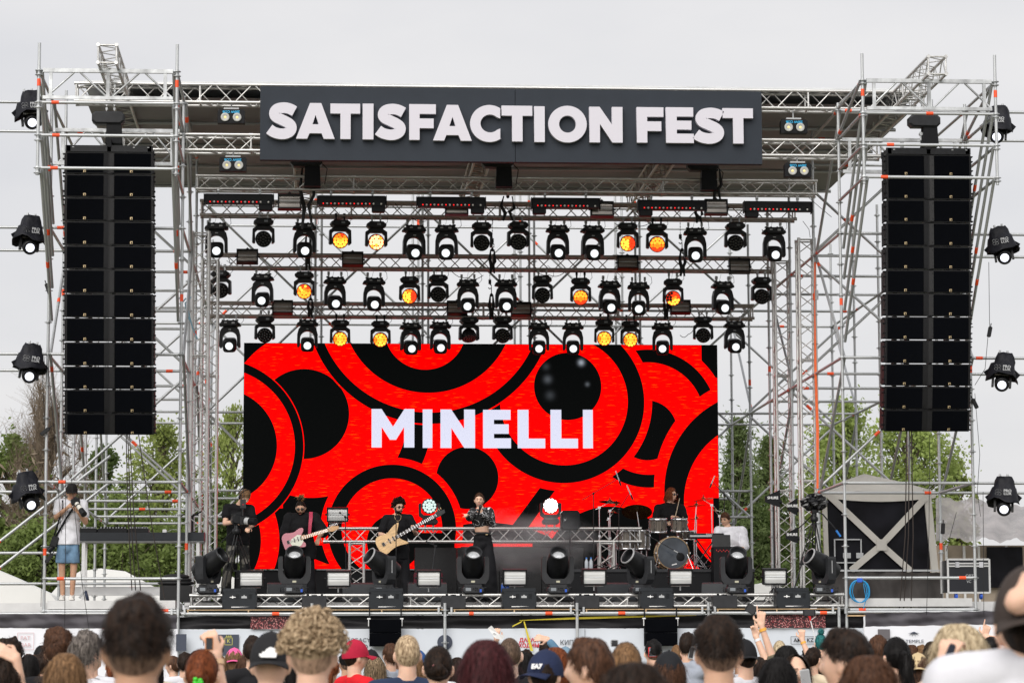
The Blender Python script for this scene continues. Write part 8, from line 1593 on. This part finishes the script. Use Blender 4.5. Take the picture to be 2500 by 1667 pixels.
# ============================================================ trees
def leafm(name, c):
    m_ = mat('leaf_'+name, c, .6, 0, .4, .9, spec=.25); q = m_.node_tree; tr = q.nodes.new('ShaderNodeBsdfTranslucent'); tr.inputs[0].default_value = (*[min(1, x*1.25) for x in c], 1); ms = q.nodes.new('ShaderNodeMixShader'); ms.inputs[0].default_value = .45
    q.links.new(q.nodes['Principled BSDF'].outputs[0], ms.inputs[1]); q.links.new(tr.outputs[0], ms.inputs[2]); q.links.new(ms.outputs[0], q.nodes['Material Output'].inputs[0]); return m_
BARK = mat('bark', (.10, .08, .06), .9, 0, .3, 8)
def tree(label, px, ytop, ybot, wpx, Y, lm, n=5200, leaf=.10, shape='round', seed=0, name='tree', twigs=False, clumps=60):
    rr = random.Random(seed); c = P(px, ytop, Y); k = SC(c); H_ = c.z; zb2 = P(px, ybot, Y).z; rad = wpx/2/k; t = thing(name, label, 'tree' if name != 'bush' else 'bush', (c.x, Y, 0), group='trees behind the stage')
    mm = MB(); mm.tube([(0, 0, -.1), (rr.gauss(0, .1), 0, H_*.3), (rr.gauss(0, .15), rr.gauss(0, .1), H_*.6), (rr.gauss(0, .1), 0, H_*.92)], [.15*H_/6, .11*H_/6, .06*H_/6, .02], 8); CL = []
    for q in range(clumps):
        u = rr.uniform(.02, .97) if shape != 'pine' else (q+.5)/clumps; z = zb2+(H_-zb2)*u
        prof = {'round': max(.12, 1-abs(2*u-.9)**2.6), 'pine': (1-u)*.95+.05, 'weep': min(1, 1.5*math.sin(math.pi*min(1, u*.8+.2)))}[shape]
        a_ = rr.uniform(0, 6.28); r_ = rad*prof*math.sqrt(rr.uniform(.02, 1)); v = Vector((math.cos(a_)*r_, math.sin(a_)*r_*.7, z)); CL.append((v, rad*rr.uniform(.13, .27)*(1 if shape != 'pine' else .5+.7*(1-u))))
        mm.tube([(0, 0, max(.2, z-rad*.7)), Vector((v.x*.45, v.y*.45, z-rad*.35)), v], [.035*H_/6, .02*H_/6, .006], 4)
        if twigs:
            for _ in range(13): mm.tube([v, v+Vector((rr.gauss(0, .16), rr.gauss(0, .16), rr.uniform(.15, .5))), v+Vector((rr.gauss(0, .3), rr.gauss(0, .3), rr.uniform(.5, 1.1)))], [.007, .0045, .002], 3)
    mm.build('trunk', lm if twigs else BARK, t)
    cv = np.random.default_rng(seed); nf = n//5; ci = cv.integers(0, len(CL), n); cen = np.array([[*CL[i][0]] for i in ci]); rd_ = np.array([CL[i][1] for i in ci]); pos = cen+cv.normal(size=(n, 3))*(rd_*.62)[:, None]*np.array([1, .9, .8 if shape != 'pine' else .45]); pos[:nf] += cv.normal(size=(nf, 3))*rad*.16
    if shape == 'weep': pos[:, 2] -= cv.uniform(0, .7, n)**2
    a_ = cv.normal(size=(n, 3)); a_ /= np.linalg.norm(a_, axis=1)[:, None]; b_ = np.cross(a_, cv.normal(size=(n, 3))); b_ /= np.linalg.norm(b_, axis=1)[:, None]; s1 = (leaf*cv.uniform(.55, 1.5, n))[:, None]
    if shape == 'weep': a_ = a_*.45+np.array([0, 0, -1.0]); a_ /= np.linalg.norm(a_, axis=1)[:, None]
    L1, W1 = s1*a_, s1*(.09 if twigs else (.30 if shape != 'pine' else .13))*b_; V = np.stack([pos-L1*.5, pos+W1, pos+L1*.5, pos-W1], 1).reshape(-1, 3); me = bpy.data.meshes.new('crown'); me.vertices.add(4*n); me.vertices.foreach_set('co', V.reshape(-1)); me.loops.add(4*n); me.loops.foreach_set('vertex_index', np.arange(4*n)); me.polygons.add(n); me.polygons.foreach_set('loop_start', np.arange(n)*4); me.update(); me.materials.append(lm); obj('crown', me, t); return t
LG, LG2, LG3, LP, LT, LB = leafm('green', (.17, .225, .065)), leafm('yellow_green', (.28, .335, .10)), leafm('dark_green', (.125, .18, .055)), leafm('pine', (.15, .20, .075)), leafm('dry_twigs', (.30, .24, .18)), leafm('bright', (.31, .385, .12))
tree('grey-green willow at the far left', 30, 1062, 1340, 170, 28, LG, 5500, .12, 'round', 1); tree('leafless brown bush left of the photographer', 125, 1010, 1420, 230, 26, LT, 600, .25, 'round', 2, twigs=True, clumps=90); tree('tall thin bare tree rising behind the brown bush', 95, 950, 1200, 150, 30, LT, 100, .3, 'round', 3, twigs=True, clumps=36)
tree('small dark green tree behind the left ropes', 255, 1082, 1380, 120, 30, LG3, 6000, .11, 'round', 4); tree('bright green tree right of the left speaker hang', 395, 1034, 1420, 230, 31, LG2, 8500, .10, 'round', 5, clumps=90); tree('green tree between truss leg and screen', 575, 985, 1430, 160, 28, LG2, 8000, .10, 'weep', 6); tree('low green bush under the DJ table', 300, 1215, 1470, 360, 26, LG, 18000, .11, 'round', 7, 'bush', clumps=110); tree('low green bush behind the photographer', 90, 1290, 1475, 260, 25, LG, 12000, .11, 'round', 8, 'bush', clumps=90); tree('green bush behind the videographer', 510, 1190, 1470, 190, 27, LG3, 14000, .11, 'round', 9, 'bush', clumps=90)
tree('dark pine right of the screen', 1800, 1025, 1430, 210, 24, LP, 13000, .14, 'pine', 10, clumps=120); tree('second pine behind the right truss legs', 1875, 1070, 1430, 200, 27, LP, 12000, .14, 'pine', 11, clumps=110); tree('bright green tree left of the right speaker hang', 2065, 980, 1350, 230, 27, LB, 10500, .11, 'round', 12, clumps=80); tree('bright green tree under the right speaker hang', 2215, 1000, 1350, 300, 29, LB, 13000, .11, 'round', 13, clumps=100); tree('leafy sapling right of the right speaker hang', 2335, 1130, 1350, 130, 30, LG2, 3000, .12, 'round', 14, clumps=40); tree('low bush behind the keyboard player', 1830, 1240, 1475, 220, 25, LG3, 14000, .11, 'round', 15, 'bush', clumps=90); tree('dark bush behind the grey tent', 2000, 1180, 1450, 180, 30, LG3, 11000, .12, 'round', 16, 'bush', clumps=70)
bpy.data.scenes.remove(tmp_sc)
